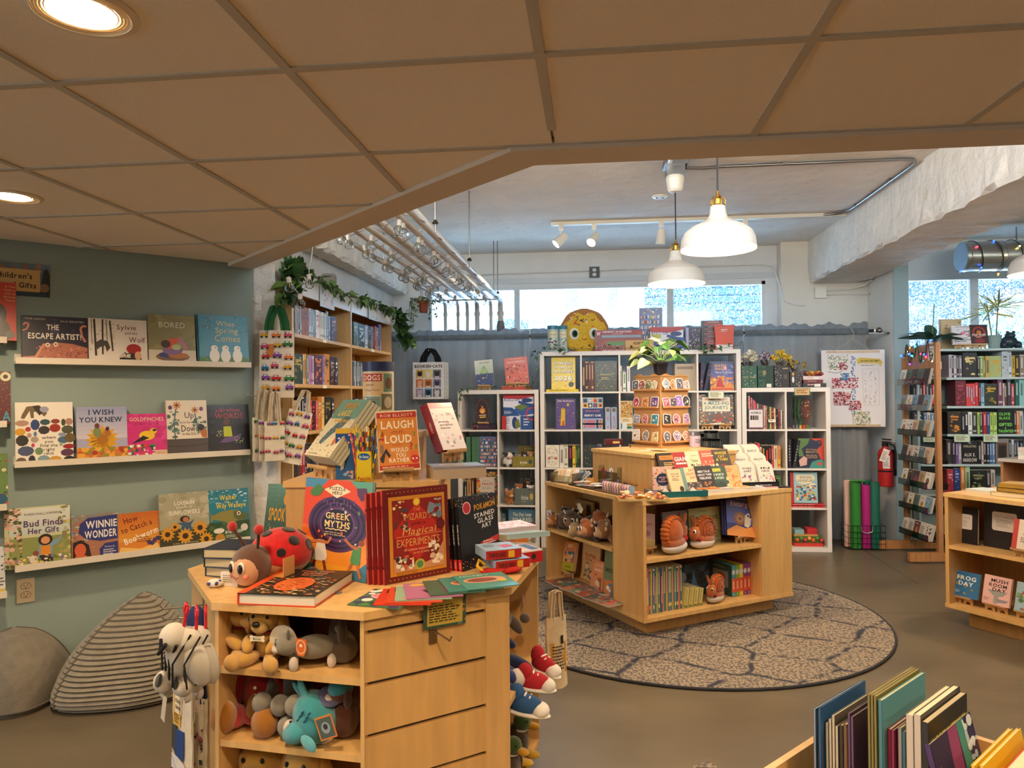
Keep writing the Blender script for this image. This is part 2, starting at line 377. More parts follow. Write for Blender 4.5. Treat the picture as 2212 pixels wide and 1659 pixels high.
# low hung ceiling: slab, trim, grid, tiles
def clip(poly,nx,ny,c):
 out=[]
 for i in range(len(poly)):
  p,q=poly[i-1],poly[i]; a=nx*p[0]+ny*p[1]-c; b=nx*q[0]+ny*q[1]-c
  if (a<=0)!=(b<=0): t=a/(a-b); out.append((p[0]+(q[0]-p[0])*t,p[1]+(q[1]-p[1])*t))
  if b<=0: out.append(q)
 return out
dn=Vector((BW0.y-SOF[1],-(BW0.x-SOF[0]))).normalized(); dc=dn.dot(Vector(SOF))   # diagonal edge, outward normal
wn=Vector((-1,1)).normalized(); wc=wn.dot(BW0)
edge=[(6.2,-3.6),(6.2,SOF[1]),SOF,tuple(BW0),(BW0.x-7.8,BW0.y-7.8)]
m=M(); m.prism(edge,LOWZ+.022,LOWZ+.06,'c9b79c'); CEIL=struct('ceiling_low',m,'tile')
GX0,GY0,G=-.115,1.663,.61; TB=.012
def cells():
 for i in range(-7,7):
  for j in range(-3,5):
   x0,y0=GX0+G*i,GY0+G*j; c=[(x0,y0),(x0+G,y0),(x0+G,y0+G),(x0,y0+G)]
   if y0+G>2.30:
    c=clip(c,dn.x,dn.y,dc-.15)
   c=clip(c,wn.x,wn.y,wc-.02) if c else c
   if len(c)>2:
    ar=abs(sum(c[k-1][0]*c[k][1]-c[k][0]*c[k-1][1] for k in range(len(c))))/2
    if ar>.004: yield c
for c in cells():
 cx=sum(p[0] for p in c)/len(c); cy=sum(p[1] for p in c)/len(c)
 k=.985
 m=M(); m.prism([(cx+(x-cx)*k,cy+(y-cy)*k) for x,y in c],LOWZ,LOWZ+.02,'c9b79c'); build('ceiling_tile',m,'tile',CEIL)
def bar(p,q,w=TB,z=LOWZ-.004):
 p,q=Vector(p),Vector(q); d=(q-p).normalized(); n=Vector((-d.y,d.x))*w
 m=M(); m.prism([tuple(p-n),tuple(q-n),tuple(q+n),tuple(p+n)],z,z+.02,'b4a994'); build('ceiling_grid_bar',m,'paint',CEIL)
for i in range(-6,7):
 x=GX0+G*i; ymax=2.273 if x>-.1 else min((dc-.15-dn.x*x)/dn.y,99); ymax=min(ymax,(wc-.02-wn.x*x)/wn.y)
 if ymax>-.1: bar((x,-.15),(x,ymax))
for j in range(-2,5):
 y=GY0+G*j; x1=4.1 if y<2.28 else (dc-.15-dn.y*y)/dn.x; x0=(wc-.02-wn.y*y)/wn.x
 if x1>x0: bar((x0,y),(x1,y),z=LOWZ-.0045)
m=M(); I=.15
si=(SOF[0]-.062,SOF[1]-I); wi=BW0-dn*I; 
m.prism([(6.2,SOF[1]-I),(6.2,SOF[1]),SOF,si],LOWZ-.018,LOWZ+.12,'cbb89e'); m.prism([si,SOF,tuple(BW0),tuple(wi)],LOWZ-.018,LOWZ+.12,'cbb89e')
struct('trim_1',m,'paint')
# blue wall and its baseboard
def wallbox(name,fr,s0,s1,z0,z1,t,mat,c='fff',off=0):
 m=M(fr.mat(0,off,0)); m.box(s0,0,z0,s1,t,z1,c); return struct(name,m,mat)
wallbox('wall_left',BLUE,-8,0,0,LOWZ+.03,.12,'bluewall')
wallbox('baseboard_left',BLUE,-8,0,0,.09,.012,'paint','8f9488',.012)
# white walls
def wbox(name,x0,y0,z0,x1,y1,z1,c='e6e2da',mat='whitewall'):
 m=M(); m.box(x0,y0,z0,x1,y1,z1,c); return struct(name,m,mat)
wbox('wall_left_end',XL-.1,4.165,0,-1.9,4.245,TOPZ,'e4e0d8','roughwhite')
wbox('wall_left_white',XL-.1,4.2,0,XL,YB,TOPZ,'e2dfd8','roughwhite')
wbox('wall_right',6.1,-3.6,0,6.2,YB,TOPZ,'b9c4c0'); wbox('wall_front',-8,-3.7,0,6.2,-3.6,TOPZ,'b5b2a6')
m=M(); m.box(-8,1.9,TOPZ,6.3,YB+.3,TOPZ+.1,'ddd'); struct('ceiling_high',m,'concrete_ceiling')
# back wall around two window bands
W1=(-1.80,1.82,2.10,2.60); W2=(2.98,5.6,1.80,2.60)
m=M()
for x0,x1,z0,z1 in ((XL-.1,6.2,0,1.80),(XL-.1,W1[0],1.8,TOPZ),(W1[0],W1[1],1.8,W1[2]),(W1[0],W1[1],W1[3],TOPZ),(W1[1],W2[0],1.8,TOPZ),(W2[0],W2[1],W2[3],TOPZ),(W2[1],6.2,1.8,TOPZ)):
 m.box(x0,YB,z0,x1,YB+.2,z1,'e8e9ea')
struct('wall_back',m,'whitewall')
wbox('column_right',1.94,7.68,0,2.785,YB,TOPZ,'e6e0d4','whitewall')
P=wbox('wall_partition',2.785,7.06,0,2.92,YB,TOPZ,'e4e2dc')
m=M(); m.box(2.786,7.05,0,2.921,7.06,TOPZ,'93a9ad'); build('end_panel',m,'paint',P)
def beam(name,x0,x1,y0,y1,z0,z1,seed,sidecol='e6e0d6'):
 q=random.Random(seed); m=M(); n=60; rows=[]
 for k in range(n+1):
  y=y0+(y1-y0)*k/n; j=lambda a:q.uniform(-a,a)
  rows.append([(x0+j(.006),y,z1),(x0+j(.01),y,(z0+z1)/2+j(.01)),(x0+j(.014)+.004,y,z0+.03+j(.012)),(x0+.02+j(.02),y,z0+j(.008)),((x0+x1)/2,y,z0+j(.006)),(x1-.02+j(.02),y,z0+j(.01)),(x1+j(.014),y,z0+.03+j(.012)),(x1,y,z1)])
 L=len(rows[0]); vs=[p for r in rows for p in r]
 m.add(vs,[(a*L+b,(a+1)*L+b,(a+1)*L+b+1,a*L+b+1) for a in range(n) for b in range(L-1)],sidecol)
 m.add(rows[0]+rows[-1],[tuple(range(L)),tuple(range(2*L-1,L-1,-1))],sidecol)
 return struct(name,m,'roughwhite')
beam('beam_left',XL,-2.02,4.0,YB,2.535,TOPZ,3); beam('beam_right',2.21,2.75,1.9,7.7,2.535,TOPZ,5)
# windows
def window(name,x0,x1,z0,z1,mull,y=YB+.03,fw=.035):
 m=M()
 for a in ((x0,z0,x1,z0+fw),(x0,z1-fw,x1,z1),(x0,z0,x0+fw,z1),(x1-fw,z0,x1,z1)): m.box(a[0],y-.03,a[1],a[2],y+.03,a[3],'dfe3e6')
 o=struct(name,m,'paint')
 for a,b in mull:
  m=M(); m.box(a,y-.028,z0+fw,b,y+.028,z1-fw,'d8dde0'); build('mullion',m,'paint',o)
 ed=[x0+fw]+[v for p in mull for v in p]+[x1-fw]
 for a,b in zip(ed[::2],ed[1::2]):
  m=M(); m.box(a,y-.003,z0+fw,b,y+.003,z1-fw,'fff'); build('pane',m,'pane',o)
 return o
window('window_1',W1[0],W1[1],W1[2],W1[3],((-.845,-.785),(.80,.869))); window('window_2',W2[0],W2[1],W2[2],W2[3],((3.85,3.93),(4.72,4.8)))
m=M(); m.box(W1[0]-.1,YB-.02,W1[3]+.03,W1[1]+.1,YB,W1[3]+.09,'d5dade'); struct('trim_2',m,'paint')
# what stands outside: snowy ground, siding, brick, hedge, trunks
m=M(); m.box(-16,YB+.25,1.2,20,40,1.62,'f4f6f8'); struct('ground_exterior',m,'paint')
m=M(); m.box(.9,12.5,1.6,4.2,13,6,'50646f')
for k in range(26): m.box(.9,12.46,1.65+k*.13,4.2,12.5,1.75+k*.13,'2c4c5c' if k>6 else '4a5862')
struct('exterior_siding_house',m,'paint')
m=M(); m.box(-9,13.5,1.6,-3.2,15,3.4,'304e5c'); m.box(-3.1,11.2,1.6,-1.9,11.4,2.9,'b0b4b6'); m.box(-1.9,14,1.6,.0,14.4,2.9,'2c4654'); struct('exterior_wall',m,'paint')
m=M(); m.box(4.8,12,1.6,14,12.4,6,'2a3e4a'); m.box(6.3,11.9,1.6,9,12,3,'54403e'); struct('exterior_brick_house',m,'paint')
for x,y,r,le in ((-.35,10.5,.12,.1),(.15,10.9,.09,.35)):
 m=M(); m.tube([(x,y,1.5),(x+le*.3,y,2.5),(x+le,y,4)],[r,r*.9,r*.7],'70767a',10); tag(build('tree_trunk',m,'roughwhite'),'pale tree trunk outside the middle window, '+('straight' if le<.2 else 'slanting'),'tree','tree trunks outside the window')
m=M(); q=random.Random(8)
for k in range(420): 
 x=q.uniform(5.2,6.9); z=1.7+abs(q.gauss(0,.45)); m.ell((x,10.4+q.uniform(-.4,.4),z),(.07,.05,.06),q.choice(['a8bca8','8aa48a','c0ccc0','6a8a70']),n=5,k=4)
o=build('hedge_foliage',m,'leaf'); o['kind']='stuff'; tag(o,'pale frosty hedge foliage outside the far window','hedge')
# -- lamps of the place
def can(x,y,label,e=1.0):
 t=thing('recessed_light',label,'ceiling light',TR(x,y,LOWZ),'recessed ceiling lights')
 m=M(); m.lathe([(.108,-.001),(.108,-.004),(.092,-.007),(.088,-.003)],'d8c8ae',32,cap=False); build('trim_ring',m,'paint',t)
 m=M()
 for k in range(4): m.lathe([(.088-k*.006,-.0036+k*.0004),(.083-k*.006,-.0052+k*.0004)],'fff0d8',28,cap=False)
 build('baffle',m,'paint',t)
 m=M(); m.lathe([(.07,-.0028),(.0,-.003)],'ffdfae',24,cap=False); o=build('lens',m,MAT['canlens'],t)
 lamp('SPOT','recessed_lamp',(0,0,-.012),CANW*e,WARM,parent=t,spot_size=R(150),spot_blend=.6,shadow_soft_size=.06)
def emis(name,col,s):
 mt=bpy.data.materials.new(name); mt.use_nodes=True; b=mt.node_tree.nodes['Principled BSDF']; b.inputs['Base Color'].default_value=lin(col); b.inputs['Emission Color'].default_value=lin(col); b.inputs['Emission Strength'].default_value=s; MAT[name]=mt
emis('canlens','ffe6bb',14); emis('bulb','ffd08a',9); emis('spotlens','fff2d6',25)
can(-1.03,1.358,'round recessed light glowing in the near ceiling tile'); can(-2.25,2.578,'round recessed light glowing further along by the blue wall',.8)
can(-2.25,.14,'recessed light above the reading corner',.8)
for i,(x,y) in enumerate(((.19,.75),(1.41,.75),(-1.03,-.47),(1.41,-1.08),(2.63,.75))): can(x,y,'recessed light over the shop floor, '+ORD[i]+' of five',.9 if i<2 else .8)
def pendant(x,y,z,label,e=48):
 t=thing('pendant_lamp',label,'pendant lamp',TR(x,y,z),'grey dome pendant lamps')
 out=[(.19,0),(.188,.01),(.183,.05),(.168,.085),(.135,.112),(.085,.135),(.055,.152),(.043,.175),(.039,.205),(.036,.225)]
 m=M(); m.lathe(out,'c9c2b6',40,cap=False); m.lathe([(.036,.225),(.0,.226)],'c9c2b6',40,cap=False); build('shade',m,'plastic',t)
 m=M(); m.lathe([(max(r-.004,.001),zz-.001 if zz>.0 else .001) for r,zz in out],'fff3dc',40,cap=False); build('shade_lining',m,'paint',t)
 m=M(); m.lathe([(.19,-.002),(.192,.0),(.19,.003)],'f4ead2',40,cap=False); build('rim',m,'plastic',t)
 m=M(); m.lathe([(.017,.226),(.017,.255),(.012,.262),(.006,.285),(.004,.3)],'b8893c',16)
 for k in range(5):
  a=2*math.pi*k/5; c,s=math.cos(a),math.sin(a)
  m.tube([(.036*c,.036*s,.218),(.037*c,.037*s,.25),(.03*c,.03*s,.262),(.012*c,.012*s,.265)],.0028,'a87c34',6)
 m.lathe([(.037,.218),(.038,.221),(.037,.225)],'a87c34',20,cap=False); build('brass_cage',m,'metal',t)
 m=M(); m.tube([(0,0,.295),(0,0,TOPZ-.2-z)],.0045,'3a3436',8); build('cord',m,'fabric',t)
 m=M(); m.lathe([(.012,TOPZ-.21-z),(.04,TOPZ-.205-z),(.05,TOPZ-.19-z),(.06,TOPZ-.12-z),(.058,TOPZ-.1-z)],'e4ded2',24); build('canopy',m,'plastic',t)
 m=M(); m.box(-.06,-.06,TOPZ-.1-z,.06,.06,TOPZ-.035-z,'8d9094'); m.box(-.075,-.075,TOPZ-.037-z,.075,.075,TOPZ-z,'9a9da2'); build('junction_box',m,'metal',t)
 m=M(); m.ell((0,0,.105),(.035,.035,.045),'ffd08a',n=14,k=8); m.lathe([(.014,.14),(.014,.226)],'fff',10); build('light_bulb',m,'bulb',t)
 lamp('POINT','pendant_light',(0,0,.05),e,WARM,parent=t,shadow_soft_size=.04)
pendant(.561,4.90,2.15,'grey dome pendant with brass cage, the smaller one over the wooden island')
pendant(.641,3.75,2.15,'grey dome pendant with brass cage, the larger nearer one')
pendant(2.80,4.83,2.15,'grey dome pendant by the metal duct, mostly cut off')
TY=6.5
p0,p1=atZ(1190,480,TOPZ),atZ(1800,458,TOPZ)
t=thing('track_rail','slim white ceiling track carrying the small spotlights','track light')
m=M(); m.box(p0.x,TY-.018,TOPZ-.03,p1.x,TY+.018,TOPZ,'e0dcd2'); build('rail',m,'plastic',t)
m=M(); m.box(p1.x,TY-.02,TOPZ-.032,p1.x+.12,TY+.02,TOPZ,'d8d2c6'); build('feed_box',m,'plastic',t)
def spot(u,tgt,lit,label):
 x=atY(u,480,TY).x; t=thing('track_spotlight',label,'spotlight',TR(x,TY,TOPZ-.03),'white track spotlights')
 m=M(); m.box(-.02,-.016,-.045,.02,.016,0,'ece6da'); m.tube([(0,0,-.04),(0,0,-.1)],.007,'ece6da'); build('stem',m,'plastic',t)
 d=Vector(tgt).normalized(); q=d.to_track_quat('-Z','Y').to_matrix().to_4x4(); T=Matrix.Translation((0,0,-.125))@q
 m=M(T); m.lathe([(.03,.06),(.034,.055),(.045,-.07),(.04,-.07),(.036,-.05)],'e8e2d6',20,cap=False); m.lathe([(0,.062),(.03,.06)],'e8e2d6',20,cap=False); build('lamp_head',m,'plastic',t)
 m=M(T); m.lathe([(.039,-.055),(0,-.054)],'fff',20,cap=False); build('lens',m,MAT['spotlens'] if lit else 'plastic',t)
 if lit: lamp('SPOT','track_light',Vector((0,0,-.125))+d*.075,38,(1,.86,.62),parent=t,spot_size=R(62),spot_blend=.6,shadow_soft_size=.03,rot=d.to_track_quat('-Z','Y').to_euler())
spot(1212,(-.75,-.25,-.7),1,'lit spotlight tilted towards the bookcase, first on the track')
spot(1283,(-.35,-.55,-.6),1,'lit spotlight with bright round face, second on the track')
spot(1428,(-.1,.1,-1),0,'unlit spotlight hanging straight down, third on the track')
spot(1610,(0,.2,-1),0,'unlit spotlight partly hidden behind the larger pendant')
# conduit along the ceiling
def pipe(name,label,pts,r,c,mat='metal',cat='pipe',clips=()):
 t=thing(name,label,cat); m=M(); m.tube(pts,r,c,8); build('tube',m,mat,t)
 for p in clips:
  m=M(); m.box(p[0]-.02,p[1]-.015,p[2]-.006,p[0]+.02,p[1]+.015,p[2]+.012,c); build('clip',m,mat,t)
 return t
z=TOPZ-.016
pipe('conduit','grey metal conduit bending along the ceiling beside the beam',[(.63,4.9,z-.03),(.75,4.95,z-.02),(.9,5.0,z),(1.5,5.0,z),(2.03,5.0,z),(2.12,5.02,z),(2.16,5.08,z),(2.17,5.2,z),(2.17,5.9,z),(2.17,6.3,z),(2.12,6.43,z),(2.0,6.49,z)],.011,'9c9c9c',clips=((1.3,5,z),(2.17,5.5,z),(2.17,6.2,z)))
m=M(); m.tube([(.52,4.9,TOPZ-.02),(.52,4.3,TOPZ-.02),(.5,3.3,TOPZ-.02)],.016,'b4b4b6',10); tag(build('conduit',m,'metal'),'pair conduit running from the pendant box over the low ceiling','pipe')
p=atZ(1425,424,TOPZ); t=thing('smoke_detector','small white device plate on the concrete ceiling','detector',TR(p.x,p.y,TOPZ)); m=M(); m.plate([(0,0)]*3,0,0,'eee') if 0 else m.lathe([(.06,0),(.06,-.006),(.05,-.012),(0,-.013)],'efece6',20,cap=False); build('cover',m,'plastic',t); m=M(); m.box(-.03,-.008,-.017,-.016,.008,-.012,'3a3634'); m.box(.016,-.008,-.017,.03,.008,-.012,'3a3634'); build('vent_slot',m,'plastic',t)
# -- builders for books, boxes, easels
def book(name,label,w,h,t,mtx,cover,art=(),pages='e6dcc6',hard=1,cat='book',group=None,spine=None,spart=(),mat='gloss',back=None,split=1,tpart=()):
 bt=.0022 if hard else .0006; ins=.003 if hard else .0002
 m=M(); m.box(-w/2,0,0,w/2,bt,h,cover); m.box(-w/2,t-bt,0,w/2,t,h,back or cover); m.box(-w/2,0,0,-w/2+bt,t,h,spine or cover)
 if not split: m.box(-w/2+bt,bt,ins,w/2-ins,t-bt,h-ins,pages)
 o=build(name,m,mat); tag(o,label,cat,group)
 if split:
  m=M(); m.box(-w/2+bt,bt,ins,w/2-ins,t-bt,h-ins,pages); build('pages',m,'paper',o)
 if art or spart:
  m=M()
  if art: Art(m,w,h).run(art)
  if spart:
   m.T=Matrix.Translation((-w/2,t/2,0))@Matrix.Rotation(R(-90),4,'Z'); Art(m,t,h).run(spart)
  build('cover_print',m,mat,o)
 o.matrix_world=mtx
 return o
def fbook(fr,off,px,z,t,lean,cover,art,label,name='picture_book',yaw=0,roll=0,group=None,zmax=9,**k):
 s0,z0,s1,z1=fr.box(*px,off); z1=min(z1,zmax)
 if z is not None: z0=z
 ln=R(lean); w=s1-s0; h=(z1-z0)/math.cos(ln)
 mtx=fr.mat((s0+s1)/2,off+math.sin(ln)*h/2,z0+t*math.sin(ln)+.0005,lean,yaw,roll)
 return book(name,label,w,h,t,mtx,cover,art,group=group,**k)
def easel(mtx,w,label,c='c79a5c',group='small wooden book easels'):
 """bent two-foot wooden book stand, front at y=0"""
 t=thing('book_easel',label,'book stand',mtx,group)
 for x in (-w*.27,w*.27):
  m=M(); hw=w*.22; m.plate([(x-hw,0),(x-hw*.55,0),(x-hw*.3,.016),(x+hw*.3,.016),(x+hw*.55,0),(x+hw,0),(x+hw,.04),(x-hw,.04)],-.002,.005,c); build('front_foot',m,'wood',t)
 m=M(); m.box(-w/2,-.026,.036,w/2,.012,.042,c); m.box(-w/2,-.028,.04,w/2,-.022,.05,c); build('ledge',m,'wood',t)
 T=Matrix.Translation((0,.012,.04))@Matrix.Rotation(R(-18),4,'X'); m=M(); m.box(-w*.4,0,-.02,w*.4,.006,.11,c,T=T); build('back_rest',m,'wood',t)
 return t
def carton(name,label,cat,w,h,t,mtx,c,art=(),side=None,sart=(),tart=(),top=None,group=None,mat='gloss'):
 """printed box, front face at y=0"""
 m=M(); m.box(-w/2,0,0,w/2,t,h,c)
 o=build(name,m,mat); tag(o,label,cat,group); m=M()
 if art: Art(m,w,h).run(art)
 if sart: m.T=Matrix.Translation((-w/2,t/2,0))@Matrix.Rotation(R(-90),4,'Z'); Art(m,t,h).run(sart)
 if tart: m.T=Matrix.Translation((0,0,h))@Matrix.Rotation(R(-90),4,'X'); Art(m,w,t,z0=0).run(tart)
 if m.v: build('printed_label',m,mat,o)
 o.matrix_world=mtx; return o
# -- blue wall: ledges and picture books
LEDGE=[]
def ledge(u0,u1,v,label,D=.10,vv=None):
 s0,z=BLUE.st(u0,v,D); s1=BLUE.st(u1,v,D)[0]; z=BLUE.st((u0+u1)/2,v,D)[1]
 t=thing('picture_ledge',label,'wall shelf',BLUE.mat(0,0,z),'white picture ledges'); c='e9e0cf'
 m=M(); m.box(s0,-D,-.031,s1,-.002,-.019,c); build('shelf_board',m,'lam',t)
 m=M(); m.box(s0,-D,-.019,s1,-D+.012,0,c); build('front_lip',m,'lam',t)
 m=M(); m.box(s0,-.014,-.019,s1,-.002,.02,c); build('back_strip',m,'lam',t)
 LEDGE.append(z-.019); return z-.019
L1=ledge(34,543,777,'top white ledge on the blue wall, holding four books'); L2=ledge(32,541,984,'middle white ledge on the blue wall, with the pebble cover book'); L3=ledge(33,541,1191,'lowest white ledge on the blue wall, with the sunflower books')
O=.058
def lb(px,z,t,cov,art,label,off=O,lean=9,**k): return fbook(BLUE,off,px,z,t,lean,cov,art,label,group='picture books on the blue wall',**k)
lb((46,684,191,775),L1,.012,'1b1c34',[('sc',2,40,.02,.05,.98,.55,'2a2c4c 33355a 22243f',.01,.05),('t','THOR HANSON',.2,.07,.045,'c8c0b8',.3),('t','GALIA BERNSTEIN',.75,.1,.045,'c8c0b8',.36),('t','THE',.46,.24,.12,'f2ece0',.18,1),('t','ESCAPE ARTIST!',.49,.44,.13,'f2ece0',.8,1),('p',[(.02,1),(.02,.9),(.22,.88),(.3,.66),(.5,.58),(.75,.6),(.98,.68),(.98,1)],'b06a54'),('sc',5,90,.2,.66,.98,.99,'8a4a44 c98068 7a3c40 d09078',.006,.02),('l',[(.03,.97),(.2,.92),(.27,.75),(.33,.62),(.36,.66)],.04,'d08a6c'),('l',[(.95,.55),(.9,.42),(.88,.25),(.92,.18),(.97,.2)],.035,'c88068'),('l',[(.02,.34),(.08,.3),(.11,.2),(.06,.16),(.03,.22)],.028,'c88068'),('e',.38,.64,.035,.05,'e8d8b8'),('e',.5,.62,.035,.05,'e8d8b8'),('e',.38,.64,.012,.02,'221'),('e',.5,.62,.012,.02,'221')],'dark blue landscape picture book with a pink octopus')
lb((191,690,318,777),L1,.012,'e6ded4',[('sc',3,30,.02,.1,.45,.8,'d8d0c6 cac2b8',.01,.05),('l',[(.1,.02),(.12,.85)],.035,'3a322e'),('l',[(.24,.02),(.23,.82)],.03,'4a403a'),('l',[(.36,.04),(.4,.74)],.03,'4a403a'),('l',[(.05,.02),(.06,.6)],.012,'6a605a'),('l',[(.3,.02),(.31,.6)],.014,'6a605a'),('p',[(.12,.55),(.2,.48),(.32,.52),(.36,.66),(.3,.76),(.27,.62),(.18,.66),(.14,.72)],'4a4644'),('t','Sylvie',.64,.18,.12,'6b2430',.34),('t','and the',.72,.31,.07,'6b2430',.22),('t','Wolf',.82,.46,.13,'6b2430',.28),('e',.76,.68,.13,.12,'a8201c'),('p',[(.52,.84),(.6,.76),(.76,.78),(.88,.84),(.9,.98),(.5,.98)],'2c2826'),('sc',9,14,.5,.76,.7,.88,'d8c8b4 e8dccc',.02,.04),('e',.83,.83,.06,.1,'d8a880'),('t','ANDREA ZIMMERMAN',.3,.95,.03,'888',.28)],'white picture book with a red cap and black wolf')
lb((320,681,422,780),L1,.011,'8f8a5c',[('r',0,.72,1,1,'d8ccb4'),('sc',1,40,0,0,1,.7,'98925f 8a8558 a09a68',.05,.14),('t','BORED',.5,.2,.12,'e8e4d4',.56),('e',.5,.86,.36,.09,'7a5a3c'),('e',.4,.82,.2,.06,'2f3f7a'),('e',.62,.83,.22,.06,'b8702c'),('e',.5,.72,.22,.1,'8a6a9a'),('p',[(.3,.62),(.42,.5),(.6,.46),(.7,.5),(.52,.62),(.46,.72)],'d85a2c'),('e',.36,.6,.1,.08,'4a2c1c'),('l',[(.62,.48),(.76,.6),(.8,.7)],.07,'c878a0'),('e',.58,.66,.1,.06,'b8c090'),('t','FELICITA SALA',.52,.96,.03,'443',.3,1)],'olive green picture book with a curled up child')
for k in (1,0): lb((429+k*-4,682,536-k*6,785),L1,.01,'4f9cb8',([('r',0,.86,1,1,'4a7a30'),('sc',4,60,0,.84,1,.95,'5c9038 3c6a28',.01,.03),('t','When',.55,.16,.11,'e8d49a',.38),('t','Spring',.56,.3,.12,'e8d49a',.46),('t','Comes',.57,.46,.14,'e8d49a',.52),('sc',6,50,0,.02,.35,.3,'2c3c34 8cb88c e0a0a8',.006,.015),('sc',7,30,.7,.02,1,.4,'2c3c34 8cb88c',.006,.015)]+[z for x in (.3,.52,.76) for z in (('e',x,.82,.1,.14,'f2eee2'),('e',x,.67,.07,.06,'f2eee2'),('e',x+.02,.66,.012,.01,'111'))]) if not k else [],'blue picture book with three white animals'+(', rear copy' if k else ''),off=O-.012*k)
lb((32,870,158,996),L2,.014,'e9e4d8',[('p',[(.12,.2),(.2,.07),(.42,.05),(.55,.18),(.5,.24),(.4,.15),(.32,.16),(.32,.26),(.27,.26),(.25,.14),(.16,.27),(.1,.26)],'6e5a3c'),('p',[(.3,.06),(.4,.05),(.48,.16),(.42,.22),(.34,.13)],'2a2624'),('e',.5,.12,.08,.05,'9a9ab4')]+[('e',x,y,rx,ry,c,9) for x,y,rx,ry,c in ((.12,.34,.12,.05,'b08a78'),(.34,.37,.08,.09,'24407a'),(.51,.33,.09,.05,'2c5058'),(.69,.32,.08,.04,'8a3a28'),(.83,.34,.04,.06,'3c4a40'),(.93,.33,.07,.06,'a88070'),(.09,.48,.09,.06,'d09a28'),(.22,.44,.05,.04,'b03038'),(.49,.46,.1,.07,'33302e'),(.68,.43,.1,.07,'9a2c24'),(.9,.46,.11,.07,'4c5240'),(.12,.62,.11,.09,'2c2a28'),(.24,.54,.04,.04,'b08a80'),(.34,.52,.03,.04,'5a7aa0'),(.33,.61,.07,.05,'a89888'),(.82,.63,.1,.06,'4a6a88'),(.94,.6,.1,.08,'6a5838'),(.8,.54,.07,.03,'8898b0'),(.92,.74,.11,.04,'98202c'),(.18,.79,.14,.08,'465074'),(.4,.8,.07,.06,'6a8a64'),(.89,.84,.12,.06,'5a3450'),(.28,.94,.06,.08,'2a2c34'),(.48,.94,.11,.07,'7a98a4'),(.68,.94,.11,.05,'c8983c'),(.92,.95,.1,.05,'222'),(.1,.95,.09,.06,'6a5a44'),(.3,.7,.03,.03,'c03068'),(.78,.7,.03,.03,'8ab088'))]+[('t',a,.57,y,.05,'3a342e',w) for a,y,w in (('when',.58,.24),('you',.645,.14),('find the',.71,.3),('right',.775,.2),('rock',.84,.18))],'white picture book covered with coloured pebbles')
lb((165,880,275,989),L2,.016,'a8aac8',[('g',0,0,1,.6,'9aa0c4','c8c4d4'),('t','I WISH',.48,.1,.1,'1c2c50',.5,1),('t','YOU KNEW',.48,.24,.1,'1c2c50',.84,1),('fl',.5,.62,.34,'d8a020','a86a18',16),('e',.4,.48,.08,.1,'7a8a58'),('e',.4,.36,.05,.05,'6a3c2c'),('e',.6,.5,.06,.07,'a86a3c'),('e',.6,.42,.04,.04,'4a2c20'),('r',0,.8,1,1,'c8742c'),('sc',4,60,0,.76,1,.99,'d88a30 b85a28 e0a840 8a8a30 a83c2c',.03,.09),('t','TRACI SORELL',.3,.97,.03,'331',.4,1)],'pale lilac picture book with two people on a sunflower')
lb((274,895,360,984),L2,.014,'d0287c',[('sc',2,30,0,0,1,.7,'d83088 c42474 dc4090',.04,.12),('t','GOLDFINCHES',.5,.12,.09,'e8d8c0',.86),('t','BY MARY OLIVER',.5,.23,.05,'6a1440',.6),('e',.5,.5,.2,.11,'e8c020'),('e',.66,.4,.09,.07,'e8c020'),('p',[(.1,.68),(.4,.5),(.56,.56),(.3,.64)],'221c20'),('e',.69,.38,.05,.03,'221c20'),('sc',4,60,.0,.7,.7,1,'2c6a4a 3c8a58 e8e4d0 d84830 1c4c38',.02,.06),('r',.68,.84,1,1,'d8b898'),('t','ART BY',.84,.9,.03,'543',.2)],'bright pink picture book with a yellow bird')
lb((360,866,448,979),L2,.017,'e4d8c4',[('r',0,.7,1,1,'4e4440'),('l',[(0,.82),(.4,.84),(1,.8)],.02,'332c2a'),('l',[(.2,.7),(.18,.4),(.24,.15)],.03,'4a6a70'),('l',[(.78,.62),(.74,.45),(.7,.24)],.03,'4a6a70'),('fl',.26,.09,.12,'c07a2c','7a3c20'),('fl',.7,.18,.11,'c88434','7a3c20'),('e',.1,.13,.05,.04,'6a3c70'),('e',.86,.16,.05,.04,'6a3c70'),('sc',6,26,.02,.2,.34,.68,'5a7a78 466468 6c8c84',.02,.07),('sc',7,22,.62,.3,.98,.6,'5a7a78 466468',.02,.06),('t','Up',.55,.27,.11,'2c2826',.24),('t','in the Garden and',.55,.4,.04,'544',.46),('t','Down',.56,.51,.12,'2c2826',.44),('t','in the Dirt',.55,.61,.05,'544',.36),('p',[(.8,.46),(.98,.55),(.98,.7),(.86,.68),(.8,.58)],'b8702c'),('e',.84,.5,.07,.06,'28242a')],'cream picture book with garden flowers above dark soil')
lb((447,875,539,974),L2,.012,'17161a',[('sc',3,20,.05,.05,.4,.6,'1c2a24 2c2444 223430',.03,.1),('t','A DAY WITH NO',.5,.12,.07,'c83440',.58),('t','WORDS',.52,.23,.11,'c83440',.66),('e',.46,.36,.08,.07,'5a3424'),('p',[(.38,.45),(.56,.45),(.58,.66),(.38,.66)],'c4cc28'),('p',[(.28,.78),(.4,.68),(.7,.64),(.8,.6),(.74,.74),(.46,.78)],'6a4a80'),('sc',5,26,.2,.52,.36,.66,'e8e4b0 c8c878',.006,.012),('sc',6,30,.62,.66,.86,.8,'e8e4b0 c8c878',.006,.012),('t','Tiffany Hammond',.5,.9,.035,'7a3038',.5)],'black picture book with a child in a yellow shirt')
